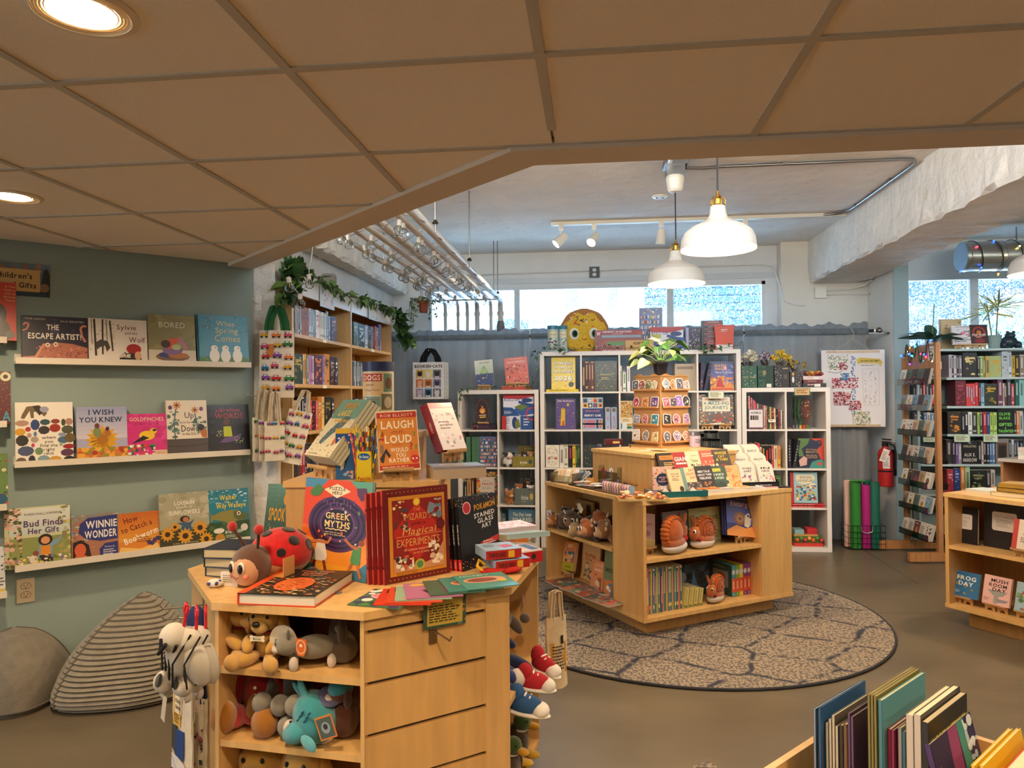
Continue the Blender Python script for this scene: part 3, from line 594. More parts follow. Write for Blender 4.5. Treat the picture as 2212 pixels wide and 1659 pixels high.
for k in (1,0): lb((20-k*11,1099-k*2,152-k*10,1224+k*4),L3,.011,'c8c8a0',([('g',0,0,1,.45,'d8dcd4','c0ccc4'),('r',0,.5,1,1,'8a9454'),('sc',1,70,0,0,.2,1,'5a5434 7a7044 e0b0a0 d89888 4c5a34',.015,.05),('sc',2,40,.8,.0,1,.9,'a89c5c 8a8450 c8c070',.015,.05),('t','ROBIN WALL KIMMERER',.55,.1,.04,'54503c',.62),('t','Bud Finds',.55,.26,.11,'5a3c6a',.66,1),('t','Her Gift',.55,.39,.1,'5a3c6a',.52,1),('p',[(.42,.85),(.48,.64),(.62,.62),(.78,.56),(.88,.48),(.8,.64),(.7,.68),(.68,.86)],'7a9cb4'),('e',.58,.56,.12,.1,'2a1c18'),('e',.58,.57,.075,.065,'d89868'),('r',.5,.66,.66,.82,'d88c28'),('r',.48,.82,.7,.96,'28242a'),('p',[(.3,.84),(.42,.78),(.46,.94),(.34,.96)],'d8ccb8'),('e',.42,.78,.05,.045,'8a4a2c'),('sc',3,50,.1,.82,.98,.99,'e0c840 e8d8c0 6a7a3c d8b8a8 8a6a98',.012,.035)]) if not k else [('sc',1,70,0,0,.2,1,'5a5434 7a7044 e0b0a0 d89888 4c5a34',.015,.05)],'pale picture book with a girl and dog in a garden'+(', rear copy' if k else ''),off=O-.012*k)
lb((154,1112,256,1206),L3,.01,'8a8878',[('sc',1,60,0,0,1,.3,'a8a090 b06a4c 7888a0 c0b4a0',.02,.06),('r',0,.3,1,1,'a8745c'),('sc',11,40,0,.3,.5,.75,'8898a8 b8785c 506478 c8b8a0',.02,.06),('p',[(.18,.2),(.35,.08),(.98,.05),(.98,.6),(.6,.62),(.3,.55),(.15,.4)],'2c3478'),('t','WINNIE',.64,.23,.17,'f0ece4',.66,1),('t','WONDER',.62,.45,.17,'f0ece4',.68,1),('p',[(.02,1),(.03,.6),(.2,.55),(.36,.68),(.42,1)],'2a1618'),('e',.18,.78,.12,.15,'d0603c'),('p',[(.02,1),(.1,.88),(.3,.9),(.36,1)],'c8682c'),('p',[(.6,1),(.58,.8),(.7,.68),(.98,.66),(.98,1)],'2c3478'),('t','Written by',.8,.76,.045,'d8d4cc',.22),('bars',.66,.82,.96,.96,3,'d8d4cc')],'blue and rust picture book with hand-lettered title and dark hair')
lb((256,1108,348,1194),L3,.013,'d8842c',[('g',0,0,1,.7,'c86820','e09a34'),('p',[(0,.98),(.04,.82),(.5,.9),(.9,.8),(.98,.95)],'e8c070'),('t','How',.28,.16,.15,'7a3018',.34,1,12),('t','to Catch a',.42,.34,.14,'7a3018',.74,1,14),('t','Bookworm',.52,.58,.15,'f4efe2',.84,1,18),('bars',.42,.62,.8,.76,3,'7a4018'),('l',[(.68,.72),(.74,.82),(.82,.78),(.86,.68),(.98,.7)],.1,'4a3c6c'),('sc',4,24,0,0,1,.2,'f0d890',.005,.014,'f')],'orange picture book with a purple worm')
lb((344,1066,452,1180),L3,.016,'a8a488',[('sc',2,40,0,0,1,.5,'b4b094 9c9878 bcb8a0',.03,.1),('r',0,.66,1,1,'3c3c24'),('t','LOUJAIN',.5,.19,.07,'f0ece0',.4,1),('t','DREAMS OF',.5,.27,.045,'f0ece0',.32),('t','SUNFLOWERS',.5,.36,.08,'f0ece0',.62,1),('p',[(.4,.72),(.44,.6),(.34,.55),(.46,.55),(.6,.56),(.7,.5),(.62,.6),(.64,.72)],'3c5878'),('e',.5,.49,.1,.06,'2a1c18'),('e',.52,.5,.06,.045,'b87850')]+[z for x,y,r in ((.15,.74,.16),(.8,.68,.17),(.5,.8,.18),(.3,.62,.1),(.92,.9,.16)) for z in (('fl',x,y,r,'d89820','3a2414',12),)]+[('t','Lina AlHathloul',.5,.92,.03,'d8d0a0',.5)],'sage green picture book with sunflowers and a jumping girl')
lb((450,1059,538,1167),L3,.014,'1c7c94',[('sc',1,70,0,0,1,.26,'c8e0e4 3c98b0 106880',.02,.06,'q',.5),('r',0,.62,1,1,'2c4c2c'),('sc',8,30,0,.6,1,.98,'385c34 24402a 446838',.03,.09),('t','Walter',.5,.15,.1,'e8d050',.42,1),('t','the',.46,.235,.05,'e8d050',.12),('t','Wily Walleye',.56,.31,.095,'e8d050',.72,1),('p',[(.05,.42),(.1,.48),(.3,.42),(.55,.4),(.75,.42),(.98,.52),(.95,.6),(.7,.62),(.5,.68),(.4,.62),(.12,.56),(.06,.62)],'8a8440'),('p',[(.6,.44),(.75,.42),(.98,.52),(.95,.6),(.72,.61),(.62,.55)],'5a6434'),('e',.74,.48,.05,.04,'e8e0c8'),('e',.74,.48,.025,.022,'6a2018'),('e',.24,.78,.13,.05,'e8e0d4'),('t','BOB ALLEN',.6,.82,.055,'f0ece0',.42,1),('e',.26,.92,.12,.085,'b88428'),('e',.86,.76,.09,.07,'d8d0c8'),('bars',.4,.88,.78,.94,2,'d8d4c8')],'teal picture book with a green fish')
# neighbouring ledges, cut by the edge of the view
for i,(v,px,cov,art,lab) in enumerate(((721,(-60,608,35,729),'c83c2c',[('t','If You',.86,.07,.035,'e8d080',.24),('t','Make a',.85,.13,.035,'e8d080',.26),('t','Call on',.86,.19,.035,'e8d080',.25),('t','Banana',.85,.25,.035,'e8d080',.27),('t','Phone',.86,.31,.035,'e8d080',.22),('e',.62,.55,.16,.17,'4a4442'),('e',.55,.85,.32,.25,'54504e'),('e',.85,.9,.12,.07,'6a6462')],'red picture book with a grey gorilla'),(913,(-70,803,23,921),'5a2024',[('sc',2,220,0,0,1,1,'c8924c 3c1418 e0b878 7a3430 d89858',.006,.014),('e',.88,.1,.13,.09,'d8d0b0'),('e',.88,.1,.06,.04,'3a2c20'),('t','A',.9,.85,.2,'4a90a8',.2,1)],'glittering dark red picture book'),(1103,(-80,983,17,1103),'6a8a4c',[('sc',2,60,0,0,1,1,'3c6a38 88a858 2c5030 c84838 e0d8b0',.02,.06),('e',.85,.85,.14,.1,'2c5a7a')],'leafy green picture book'),(1303,(-90,1188,11,1304),'dfe2e6',[('sc',2,50,.3,0,1,.5,'2c4868 50708c',.008,.03),('r',0,.88,1,1,'d8c060'),('bars',.85,.65,1,.85,3,'444')],'white picture book with blue sprigs'))):
 z=ledge(-340,15,v,'white ledge cut off at the picture edge, '+ORD[i]+' from the top'); lb(px,z,.014,cov,art,lab+' at the wall edge')
# sign and socket on the blue wall
s0,z0,s1,z1=BLUE.box(-76,566,108,637,.003)
m=M(); m.box(-.5,0,0,.5,.002,1,'3c5468'); W_,H_=s1-s0,z1-z0
m=M(); m.box(-W_/2,0,0,W_/2,.003,H_,'38546a'); o=build('wall_sign',m,'print'); tag(o,'blue landscape card sign with tan plate above the books','sign')
m=M(); Art(m,W_,H_).run([('g',0,0,1,1,'5c7c90','243c50'),('sc',3,30,0,.0,1,.3,'8a6a5c 6a8090 a08070',.03,.07),('p',[(.88,.9),(.92,.2),(.96,.1),(1,.3),(1,.9)],'1c2c2c'),('e',.93,.72,.06,.14,'8a6a54'),('r',.1,.18,.88,.86,'caa468'),('r',.11,.2,.87,.84,'d0aa6c'),('t',"Children's",.55,.38,.17,'2a1c10',.46,1),('t','Seasonal Gifts',.52,.66,.17,'2a1c10',.62,1)]); build('sign_print',m,'print',o); o.matrix_world=BLUE.mat((s0+s1)/2,.004,z0)
def socket(name,label,mtx,w,h,c='d9c7a8',dark='6a5a44'):
 m=M(); m.box(-w/2,-.006,0,w/2,0,h,c); o=build(name,m,'plastic'); tag(o,label,'outlet'); m=M(); a=Art(m,w,h,y=-.006)
 for y in (.32,.68): a.run([('o',.5,y,.3,.14,.03,dark),('r',.38,y-.06,.42,y+.02,dark),('r',.58,y-.06,.62,y+.02,dark),('e',.5,y+.07,.05,.03,dark,8)])
 build('receptacle',m,'plastic',o); o.matrix_world=mtx
s0,z0,s1,z1=BLUE.box(36,1249,75,1301,.006); socket('wall_outlet','beige double power outlet low on the blue wall',BLUE.mat((s0+s1)/2,.002,z0),s1-s0,z1-z0)
# bean bags
def smoothmesh(name,lat,c,mat,parent=None,cols=None):
 n=len(lat[0]); m=M(); vs=[p for r in lat for p in r]
 for a in range(len(lat)-1): m.add([vs[a*n+i] for i in range(n)]+[vs[(a+1)*n+i] for i in range(n)],[(i,(i+1)%n,n+(i+1)%n,n+i) for i in range(n)],cols(a) if cols else c,True)
 m.add(lat[0],[tuple(range(n-1,-1,-1))],c); m.add(lat[-1],[tuple(range(n))],c); return build(name,m,mat,parent)
def beanbag(px,w,d,h,label,c,rib,peak,rz):
 o=atZ(*px,0); t=thing('bean_bag',label,'bean bag',TR(o.x,o.y,0,rz))
 rows=46 if rib else 16; q=random.Random(4); out=[]
 for k in range(rows+1):
  f=k/rows; z=h*f; r=(1-f**2.2)**.55 if not rib else ((.93+.07*math.sin(min(1,f*6)*1.57))*(1-f**1.9)**.8)
  r=max(r,.03); ring=[]
  for i in range(48):
   a=2*math.pi*i/48; sq=1/(abs(math.cos(a))**3.2+abs(math.sin(a))**3.2)**(1/3.2)
   rr=r*sq*(1+(.012*math.sin(3*a+f*4)+.01*math.sin(7*a-f*9)))
   if f<.06: rr*=.93+f
   rib_=(.010 if (k//1)%2 else -.006) if rib else 0
   ring.append(((w/2*rr+rib_*.6)*math.cos(a)+peak[0]*f**1.3,(d/2*rr+rib_*.6)*math.sin(a)+peak[1]*f**1.3,z))
  out.append(ring)
 smoothmesh('cover',out,c,'beanbag',t,cols=(lambda a:('8c8474' if a%2 else '5f594e')) if rib else None)
 m=M(); m.tube([(x*1.004,y*1.004,z+.004) for x,y,z in out[1]],.006,shade(c,.8),6,closed=True); build('piping',m,'fabric',t)
 m=M(); m.tube([(r[6][0]*1.005,r[6][1]*1.005,r[6][2]) for r in out[1:]],.005,shade(c,.75),6); m.tube([(r[30][0]*1.005,r[30][1]*1.005,r[30][2]) for r in out[1:]],.005,shade(c,.75),6); build('seam',m,'fabric',t)
beanbag((278,1486),.62,.62,.44,'ribbed grey bean bag slumped against the blue wall','8c8474',1,(.05,.08),20)
beanbag((30,1512),.44,.44,.34,'smooth grey round pouf at the wall beside the ribbed bean bag','7a7468',0,(0,0),0)
# -- helpers for leaves, spines, string lights
_leaf={}
def leafmesh(kind,c):
 if (kind,c) not in _leaf:
  m=M(); L={'heart':[(0,0),(.28,.12),(.36,.35),(.2,.72),(0,1),(-.2,.72),(-.36,.35),(-.28,.12)],'lance':[(0,0),(.1,.2),(.13,.45),(.08,.75),(0,1),(-.08,.75),(-.13,.45),(-.1,.2)],'ivy':[(0,0),(.3,-.1),(.4,.2),(.22,.4),(.15,.6),(0,1),(-.15,.6),(-.22,.4),(-.4,.2),(-.3,-.1)],'blade':[(0,0),(.035,.3),(.03,.7),(0,1),(-.03,.7),(-.035,.3)],'oval':[(0,0),(.2,.2),(.27,.5),(.18,.85),(0,1),(-.18,.85),(-.27,.5),(-.2,.2)]}[kind]
  vs=[(x,y,abs(x)*.45-.18*y*y) for x,y in L]; mid=[(0,y,-.18*y*y) for y in (.0,.35,.7)]
  n=len(L); k=n//2
  m.add(vs+mid[1:],[tuple(range(0,k+1))+(n+1,n),(0,n,n+1)+tuple(range(k,n))],c,False)
  me=bpy.data.meshes.new('leaf'); me.from_pydata(m.v,[],m.f); a=me.attributes.new('Col','FLOAT_COLOR','FACE'); buf=[]
  for cc in m.c: buf.extend(lin(cc))
  a.data.foreach_set('color',buf); me.materials.append(MAT['leaf']); _leaf[kind,c]=me
 return _leaf[kind,c]
def leaf(parent,p,size,kind,c,d=None,q=random,name='leaf',tilt=None):
 o=bpy.data.objects.new(name,leafmesh(kind,c)); COL.objects.link(o)
 d=Vector(d) if d is not None else Vector((q.uniform(-1,1),q.uniform(-1,1),q.uniform(-.8,.6)))
 rt=d.to_track_quat('Y','Z').to_matrix().to_4x4()@Matrix.Rotation(q.uniform(-.7,.7) if tilt is None else tilt,4,'Y')
 o.matrix_world=Matrix.Translation(p)@rt@Matrix.Scale(size,4); o.parent=parent; return o
def spine(fr,off,s,z,t,h,c,ac,q,n,depth,label,group,name='book',txt=None,lean=0):
 m=M(); m.box(0,0,0,t,depth,h,c)
 if t>.007: m.box(.0012,.003,h-.001,t-.0012,depth-.002,h+.0004,'ddd2ba')
 a=Art(m,t,h,x0=0); k=q.randint(0,3)
 if t<.045:
  a.r(.3,.12,.7,.6,ac) if k else a.r(.25,.2,.75,.8,ac)
  if k>1: a.i+=1; a.r(.15,.82,.85,.9,ac)
  if k==3: a.r(0,.02,1,.06,ac)
  a.i+=2; a.bars(.4,.14,.6,.58,8,c,seed=n,t=.3)
 else: a.sc(n,14,.1,.1,.9,.9,[ac,mixc(c,ac,.5)],.05,.16); a.i+=3; a.r(.2,.18,.8,.26,ac); a.r(.25,.32,.75,.37,ac)
 if txt: a.i+=3; a.t(txt,.5,.42,.1*t/h*3,ac,None,1,-90)
 o=build(name,m,'print',mtx=fr.mat(s,off,z,0,0,lean)); tag(o,label,'book',group); return o
def pxrow(fr,off,z,specs,where,group,depth=.16,seed=1,side='from near end',name='book'):
 q=random.Random(seed); n=0; prev=None
 for sp in specs.split(';'):
  sp=sp.split()
  if not sp: continue
  u0,u1,vt=map(float,sp[:3]); c=sp[3]; ac=sp[4] if len(sp)>4 else mixc(c,'ffffff' if sum(lin(c)[:3])<1 else '333333',.6); n+=1
  s0=fr.st(u0,vt,off)[0]; s1,zt=fr.st(u1,vt,off)
  if prev is not None: s0=max(s0,prev+.0004)
  t=max(.004,s1-s0-.0004); prev=s0+t
  spine(fr,off-q.uniform(0,.008),s0,z+.0003,t,max(.05,zt-z),c,ac,q,n,depth*q.uniform(.92,1),f'{cname(c)} {"slim " if t<.016 else "wide " if t>.045 else ""}book, {ORD[n-1]} {side}, {where}',group,name)
def globe_bulb(parent,p,down,s=1.0,lit=False):
 if 'g' not in _leaf:
  m=M(); m.lathe([(.0,-.075),(.012,-.073),(.024,-.064),(.0285,-.05),(.026,-.036),(.016,-.022),(.012,-.015)],'eee',14,cap=False); a=build('bulb_glass',m,'clear',parent); _leaf['g']=a.data
  m=M(); m.lathe([(.013,-.018),(.014,.012),(.006,.016)],'cfc4b4',10); m.tube([(0,0,-.018),(0,0,-.045)],.003,'b89a5c',5); b=build('bulb_socket',m,'plastic',parent); _leaf['s']=b.data
  bpy.data.objects.remove(a); bpy.data.objects.remove(b)
 rt=Vector(down).to_track_quat('-Z','Y').to_matrix().to_4x4()
 g=bpy.data.objects.new('bulb',_leaf['s']); COL.objects.link(g); g.matrix_world=Matrix.Translation(p)@rt@Matrix.Scale(s,4); g.parent=parent
 h=bpy.data.objects.new('bulb_glass',_leaf['g']); COL.objects.link(h); h.parent=g
# -- wooden bookcase along the white wall
XB=-1.83; BC=Fr(XB,0,90); WOOD='d2a766'; Y1,YM,Y2=4.25,5.35,6.46
SH=[BC.st(634,v)[1] for v in (719,829,936)]; SH+=[SH[2]-.31,SH[2]-.62,.1]; ZT=BC.st(631,590)[1]
t=thing('bookcase','tall two-bay maple bookcase with white headers under the garland','bookcase')
for i,y in enumerate((Y1,YM-.011,Y2-.022)):
 m=M(); m.box(XB-.3,y,0,XB,y+.022,ZT-(.0 if i!=1 else .002),WOOD); build('upright',m,'wood',t)
m=M(); m.box(XB-.305,Y1,0,XB-.3,Y2,ZT,'b98a4e'); build('back_panel',m,'wood',t)
for i,(a,b) in enumerate(((Y1+.022,YM-.011),(YM+.011,Y2-.022))):
 for z in SH:
  m=M(); m.box(XB-.298,a,z-.022,XB-.003,b,z,'d9ad6c'); sh=build('shelf',m,'wood',t)
  if z in SH[:2]:
   m=M(); m.box(XB-.003,(a+b)/2-.04,z-.024,XB-.001,(a+b)/2+.03,z-.002,'f0ece0'); build('price_strip',m,'paper',sh)
 m=M(); m.box(XB-.02,a,ZT-.115,XB-.002,b,ZT,'eae6de'); build('header_board',m,'lam',t)
 m=M(); m.box(XB-.298,a,ZT-.03,XB-.03,b,ZT-.008,WOOD); build('top_board',m,'wood',t)
 m=M(); m.box(XB-.298,a,.0,XB-.03,b,.075,WOOD); build('plinth',m,'wood',t)
 for y in (b-.1,a+.45):
  m=M(); m.box(XB-.2999,y,.15,XB-.296,y+.012,ZT-.12,'4a4440'); build('shelf_track',m,'metal',t)
G1='books in the wooden bookcase'; o_=-.025
pxrow(BC,o_,SH[0],'635 637.6 659 cfc8c0;637.6 640 660 8a8078;640 643 660 d8d0c8;643 646 661 b8b0a8;646 649.5 661 1c1c22;650 653 663 c8d8e4;653.5 669 667 a0581c 7a3c10;669.5 673.5 667 d8e4ec;673.5 677 668 b8ccd8;677 681 670 8098b0;681 682.5 671 1a1a1e;682.5 689 671 ece8e0;689.5 693.5 673 e0c4c4 c02830;693.8 697 674 e8e4dc;697 700 675 f0ece6;700 703 676 d8d4cc;703 705 677 ecebe6;705 707.6 672 222222;708 711 674 b8d0e4;711 715.5 684 7088a8;715.7 728 686 3a1c1c c88060','top shelf, near wooden bay',G1,seed=2)
pxrow(BC,o_,SH[0],'764.6 773 697 4a5a3c;773 775.4 698 e8e4da;775.5 789 702 26342c d8d8d0;790 792.6 703 dfe8f0;793 796 703 c8d4e0;796.4 803 706 1c1820;803 807 707 b8a8a0;807 809.5 708 402030;809.8 812.3 705 c03040;812.6 818.4 708 a89080;818.6 821.6 702 3a3060;821.3 824.6 702 b8a8e0','top shelf, far wooden bay',G1,seed=3)
pxrow(BC,o_,SH[1],'634.6 655 765.7 1e3c30 c8a850;655.2 657.6 766 ece0c8;657.8 662.5 765 e0a848;663 668 767 7c8288;668.2 671 768 e0b8d8;671 676 768 c888c0;676.4 680 769 f0ece8;680.3 697 769 4a2c50 e08040;697.4 701.4 768 a890d0;701.6 712.8 766 d09040 503010;713 724 772 3a1820;724.2 729.8 773 26304c f0f0f0','second shelf, near wooden bay',G1,seed=4)
pxrow(BC,o_,SH[1],'765 768 781 5a6a78;768 770.5 780 d0d4d8;770.6 773.4 781 404850;773.5 776 782 c0c8d0;776.2 780 781 3c4450;780.4 784 784 7a8a94','second shelf, far wooden bay',G1,seed=5)
pxrow(BC,o_,SH[2],'634.4 643.3 865 b0a498;643.6 646 866 d06858;646.6 652.6 856 16161a d0d0d0;653 656.8 857 1c2034 f0f0f0;657 664 857.5 24345c;664.5 667.7 865 d8c8a0;667.8 671 866 6a7a60;671.4 675 865 d84848;675.4 683 866 2a1214 e04040;683.6 686.8 865 e05868;687.3 696 857 c07828;696.6 702 857 e8c070;702.5 718 857 141416 8a7a40;718.5 723.6 860 2a2a2a e8e8e8','third shelf, near wooden bay',G1,seed=6)
pxrow(BC,o_,SH[2],'765 769 860 303038;769.4 774 862 d8d0c0;774.4 780 860 223;780.6 786 864 8a3030','third shelf, far wooden bay',G1,seed=7)
pxrow(BC,o_,SH[3],'636 643 958 2c2c34;643 648 956 504840;648 654 957 8a2028 f0e0e0;654 660 956 b03030;660 668 957 30343c d0d8e0;668 676 957 22242a;676 690 957 403848','fourth shelf, near wooden bay',G1,seed=8)
# hanging cards on the headers
for i,(px,l) in enumerate((((691,612,722,666),'printed shelf card hanging from the near header'),((796,661,817,692),'printed shelf card hanging from the far header'))):
 s0,z0,s1,z1=BC.box(*px,.006); W_,H_=s1-s0,z1-z0; m=M(); m.box(-W_/2,0,0,W_/2,.002,H_,'c8dce4'); o=build('shelf_card',m,'print'); tag(o,l,'sign','cards on the bookcase headers')
 m=M(); Art(m,W_,H_).run([('r',.06,.06,.94,.94,'e4dcd4'),('sc',i,26,.08,.1,.92,.9,'d8b0a0 b8ccd8 c8c0b8 e8e4e0 c89078',.03,.07,'q')]); build('card_print',m,'print',o); o.matrix_world=BC.mat((s0+s1)/2,.008,z0)
p=BC.st(705,610,-.15); t=thing('speaker','small grey rounded speaker standing on the bookcase','speaker',TR(XB-.15,p[0]+.05,ZT))
m=M(); m.lathe([(.055,0),(.058,.01),(.058,.15),(.05,.165),(.0,.168)],'9a9690',24); build('body',m,'fabric',t); m=M(); m.lathe([(.059,.0),(.059,.012)],'6a6660',24,cap=False); build('base_ring',m,'plastic',t)
# garland
t=thing('leaf_garland','trailing artificial leaf garland draped along the bookcase top','garland'); q=random.Random(11); GC=['2f4f2a','3d6432','274427','56783a','6c8f48']
pts=[(XB+.01,4.12,2.02),(XB+.0,4.2,2.12),(XB-.04,4.28,ZT+.03)]+[(XB+.012+.02*math.sin(k*1.3),4.35+k*.165,ZT+.005+.018*math.sin(k*.9)) for k in range(13)]+[(XB+.03,6.5,ZT-.05),(XB+.06,6.6,ZT-.18),(XB+.1,6.62,ZT-.3)]
m=M(); m.tube(pts,.004,'4a3a24',6); build('vine',m,'leaf',t)
for k in range(330):
 f=q.random(); f=f if q.random()<.55 else (f*.2 if f<.5 else 1-(1-f)*.22); i=min(len(pts)-2,int(f*(len(pts)-1))); g=f*(len(pts)-1)-i
 p=Vector(pts[i]).lerp(Vector(pts[i+1]),g); end=f<.2 or f>.8
 leaf(t,p+Vector((q.uniform(-.02,.05),q.uniform(-.03,.03),q.uniform(-.03,.05 if end else .02))),q.uniform(.06,.115) if end else q.uniform(.05,.085),'heart' if end or k%3==0 else 'lance',q.choice(GC),(q.uniform(-.3,1),q.uniform(-1,1),q.uniform(-.9,.9 if end else .2)),q)
# loose string with globe bulbs by the bookcase
t=thing('string_light','short cable with clear globe bulbs dangling by the garland','string lights')
P=[hit(u,v,(XB+.12,0,0),(1,0,0)) for u,v in ((676,530),(673,560),(668,582),(667,598),(660,620),(648,640),(643,632),(632,618),(624,604))]
m=M(); m.tube(P,.003,'a8a29a',6); build('cable',m,'plastic',t)
for i in (3,5,8): globe_bulb(t,P[i],(0.1,0,-1),1.0)
# tote bags on the end of the white wall
def tote(label,mtx,w,h,d,art,strap,sh,c='e2d6bf',hooks=True,gus=None,name='tote_bag',group=None,sw=.012):
 t=thing(name,label,'tote bag',mtx,group); q=random.Random(len(label)); m=M()
 n=9; fr=[];bk=[]
 for j in range(n+1):
  z=h*j/n
  for i in range(n+1):
   x=-w/2+w*i/n; e=4*(i/n)*(1-i/n); b=.25+.75*e
   fr.append((x,-d*.5*b*(1-.5*j/n)+q.uniform(-.003,.003),z+q.uniform(-.002,.002)*(j>0))); bk.append((x,d*.5*b*(1-.4*j/n),z))
 F=[(a*(n+1)+i,a*(n+1)+i+1,(a+1)*(n+1)+i+1,(a+1)*(n+1)+i) for a in range(n) for i in range(n)]
 m.add(fr,F,c,True); m.add(bk,[f[::-1] for f in F],shade(c,.9),True)
 k=n+1; sides=[[a*k for a in range(k)],[a*k+n for a in range(k)],[i for i in range(k)]]
 for sd in sides: m.add([fr[i] for i in sd]+[bk[i] for i in sd],[(i,i+1,k+i+1,k+i) for i in range(k-1)],gus or shade(c,.85))
 build('bag_body',m,'fabric',t)
 if art:
  m=M(); a=Art(m,w*.98,h*.98,z0=h*.01,y=0); a.run(art)
  def bulge(p):
   x=p[0]/w+.5; e=4*x*(1-x); b=.25+.75*e; return (p[0],-d*.5*b*(1-.5*p[2]/h)-.004+p[1],p[2])
  m.v=[bulge(p) for p in m.v]; build('bag_print',m,'fabric',t)
 for s in (-1,1):
  m=M(); x=w*.26; top=[(-x,s*d*.16,h-.02),(-x*.8,s*d*.12,h+sh*.4),(-.016,s*.01,h+sh*.94),(0,s*.01,h+sh),(.016,s*.01,h+sh*.94),(x*.8,s*d*.12,h+sh*.4),(x,s*d*.16,h-.02)]
  ww=sw
  for a,b in zip(top,top[1:]):
   m.add([(a[0]-ww,a[1],a[2]),(a[0]+ww,a[1]+.001,a[2]),(b[0]+ww,b[1]+.001,b[2]),(b[0]-ww,b[1],b[2])],[(0,1,2,3)],strap)
   m.add([(a[0],a[1]-ww*.6,a[2]),(a[0],a[1]+ww*.6,a[2]),(b[0],b[1]+ww*.6,b[2]),(b[0],b[1]-ww*.6,b[2])],[(0,1,2,3)],shade(strap,.85))
  build('strap',m,'fabric',t)
 return t
def cars(seed,n):
 q=random.Random(seed); out=[]
 for k in range(n):
  x=.16+.68*((k%3)/2)+q.uniform(-.05,.05); y=.06+.88*(k//3)/(n/3-.5)+q.uniform(-.02,.02); w=q.uniform(.1,.16); c=q.choice('c03030 3c7a3a 2c6a98 8a4a98 d8a030 c84a60 e07a30'.split())
  out+=[('r',x-w,y-.02,x+w,y+.025,c),('r',x-w*.6,y-.05,x+w*.4,y-.02,c),('r',x-w*.4,y-.043,x+w*.2,y-.022,'d8e4ea'),('e',x-w*.6,y+.028,.04,.016,'28242a',8),('e',x+w*.6,y+.028,.04,.016,'28242a',8),('r',x-w*1.1,y+.045,x+w*1.1,y+.05,'8a8078')]
 return out
TF=Fr(-2.0,4.10,14)
s0,z0,s1,z1=TF.box(561,714,636,859); tote('canvas tote printed with little cars hung by green straps',TF.mat((s0+s1)/2,0,z0),s1-s0,z1-z0,.07,[('r',.2,.2,.42,.4,'d0803c')]+cars(3,18),'2c6a3c',.15,'e6d8c0',gus='28221e',sw=.026)
TF2=Fr(-2.0,4.04,28); s0,z0,s1,z1=TF2.box(592,885,640,1000); tote('cream tote printed with little cars tilted below the green-strapped tote',TF2.mat((s0+s1)/2+.015,0,z0,0,0,-14),(s1-s0)*1.1,z1-z0,.05,cars(8,15),'d8c8a8',.13,'e8dcc4',gus='3a302a')
TF3=Fr(-2.0,4.08,-10)
for k in range(3): 
 s0,z0,s1,z1=TF3.box(560+k*13,902+k*4,574+k*13,995); m=M(); tote('folded cream tote seen edge-on, '+ORD[k]+' from the blue wall',TF3.mat((s0+s1)/2,0,z0,0,55),.12,z1-z0,.025,cars(20+k,9),'d8c8a8',.17,'dcd0b8',gus='2c2624',group='folded totes by the blue wall')
m=M(); m.tube([(-2.0,4.165,1.98),(-2.0,4.12,1.98),(-2.0,4.085,2.0)],.004,'e8e4dc',6); m.box(-2.02,4.158,1.94,-1.98,4.166,2.03,'f0ece4'); tag(build('wall_hook',m,'plastic'),'white adhesive hook holding the green-strapped tote','hook')
m=M(); m.tube([(-1.99,4.165,1.42),(-1.99,4.1,1.42),(-1.99,4.0,1.43)],.004,'c8c4bc',6); tag(build('wall_hook',m,'metal'),'thin wire hook holding the lower totes','hook')
# -- pipe rack under the ceiling
PX=[-1.557,-1.42,-1.319,-1.213,-1.066,-.963]; PR=[.018,.016,.018,.026,.018,.03]; PZ=2.42
for i,(x,r) in enumerate(zip(PX,PR)):
 c='d8d0c4'; t=thing('water_pipe','painted overhead pipe turning down at the window, '+ORD[i]+' from the bookcase','pipe',None,'overhead painted pipes')
 m=M(); m.tube([(x,2.6,PZ),(x,5,PZ),(x,7.45,PZ),(x,7.54,PZ-.01),(x,7.58,PZ-.05),(x,7.59,PZ-.12),(x,7.59,1.2)],r,c,12); build('pipe_run',m,'plastic',t)
 m=M(); m.lathe([(r*1.25,PZ-.16),(r*1.25,PZ-.12)],c,12,ax=(x,7.59,0)); build('elbow_collar',m,'plastic',t)
 if i==5: m=M(); m.lathe([(r*1.05,2.0),(r*1.3,2.1),(r*1.5,2.14),(r*1.3,2.18),(r*1.05,2.2)],'77736e',14,ax=(x,7.59,0)); build('coupling',m,'plastic',t); m=M(); m.lathe([(r*1.06,1.3),(r*1.06,2.06)],'3c3a3a',14,ax=(x,7.59,0)); build('dark_sleeve',m,'plastic',t)
for i,(y,x0,x1) in enumerate(((7.2,-1.72,-.93),(5.4,-1.62,-.9),(4.2,-1.62,-.9))):
 t=thing('pipe_hanger','threaded hanger rods carrying the pipes, '+('by the window','midway','by the low ceiling')[i],'hanger')
 z=PZ-.035 if i==0 else PZ-.034; m=M(); m.box(x0,y-.012,z-.012,x1,y+.012,z+.002,'cfc8bc'); (build('crossbar',m,'plastic',t) if i==0 else None)
 for x in (x0+.03,x1-.02) if i else (x1-.05,x1-.01):
  m=M(); m.tube([(x,y,z),(x,y,TOPZ)],.005,'8a8680',6); build('rod',m,'metal',t); m=M(); m.lathe([(.016,.05),(.02,.056),(.008,.075)],'5a5652',8,ax=(x,y,z)); build('nut',m,'metal',t)
t=thing('string_light','long cable of clear globe bulbs zigzagging around the overhead pipes','string lights'); P=[]; q=random.Random(5); B=[]
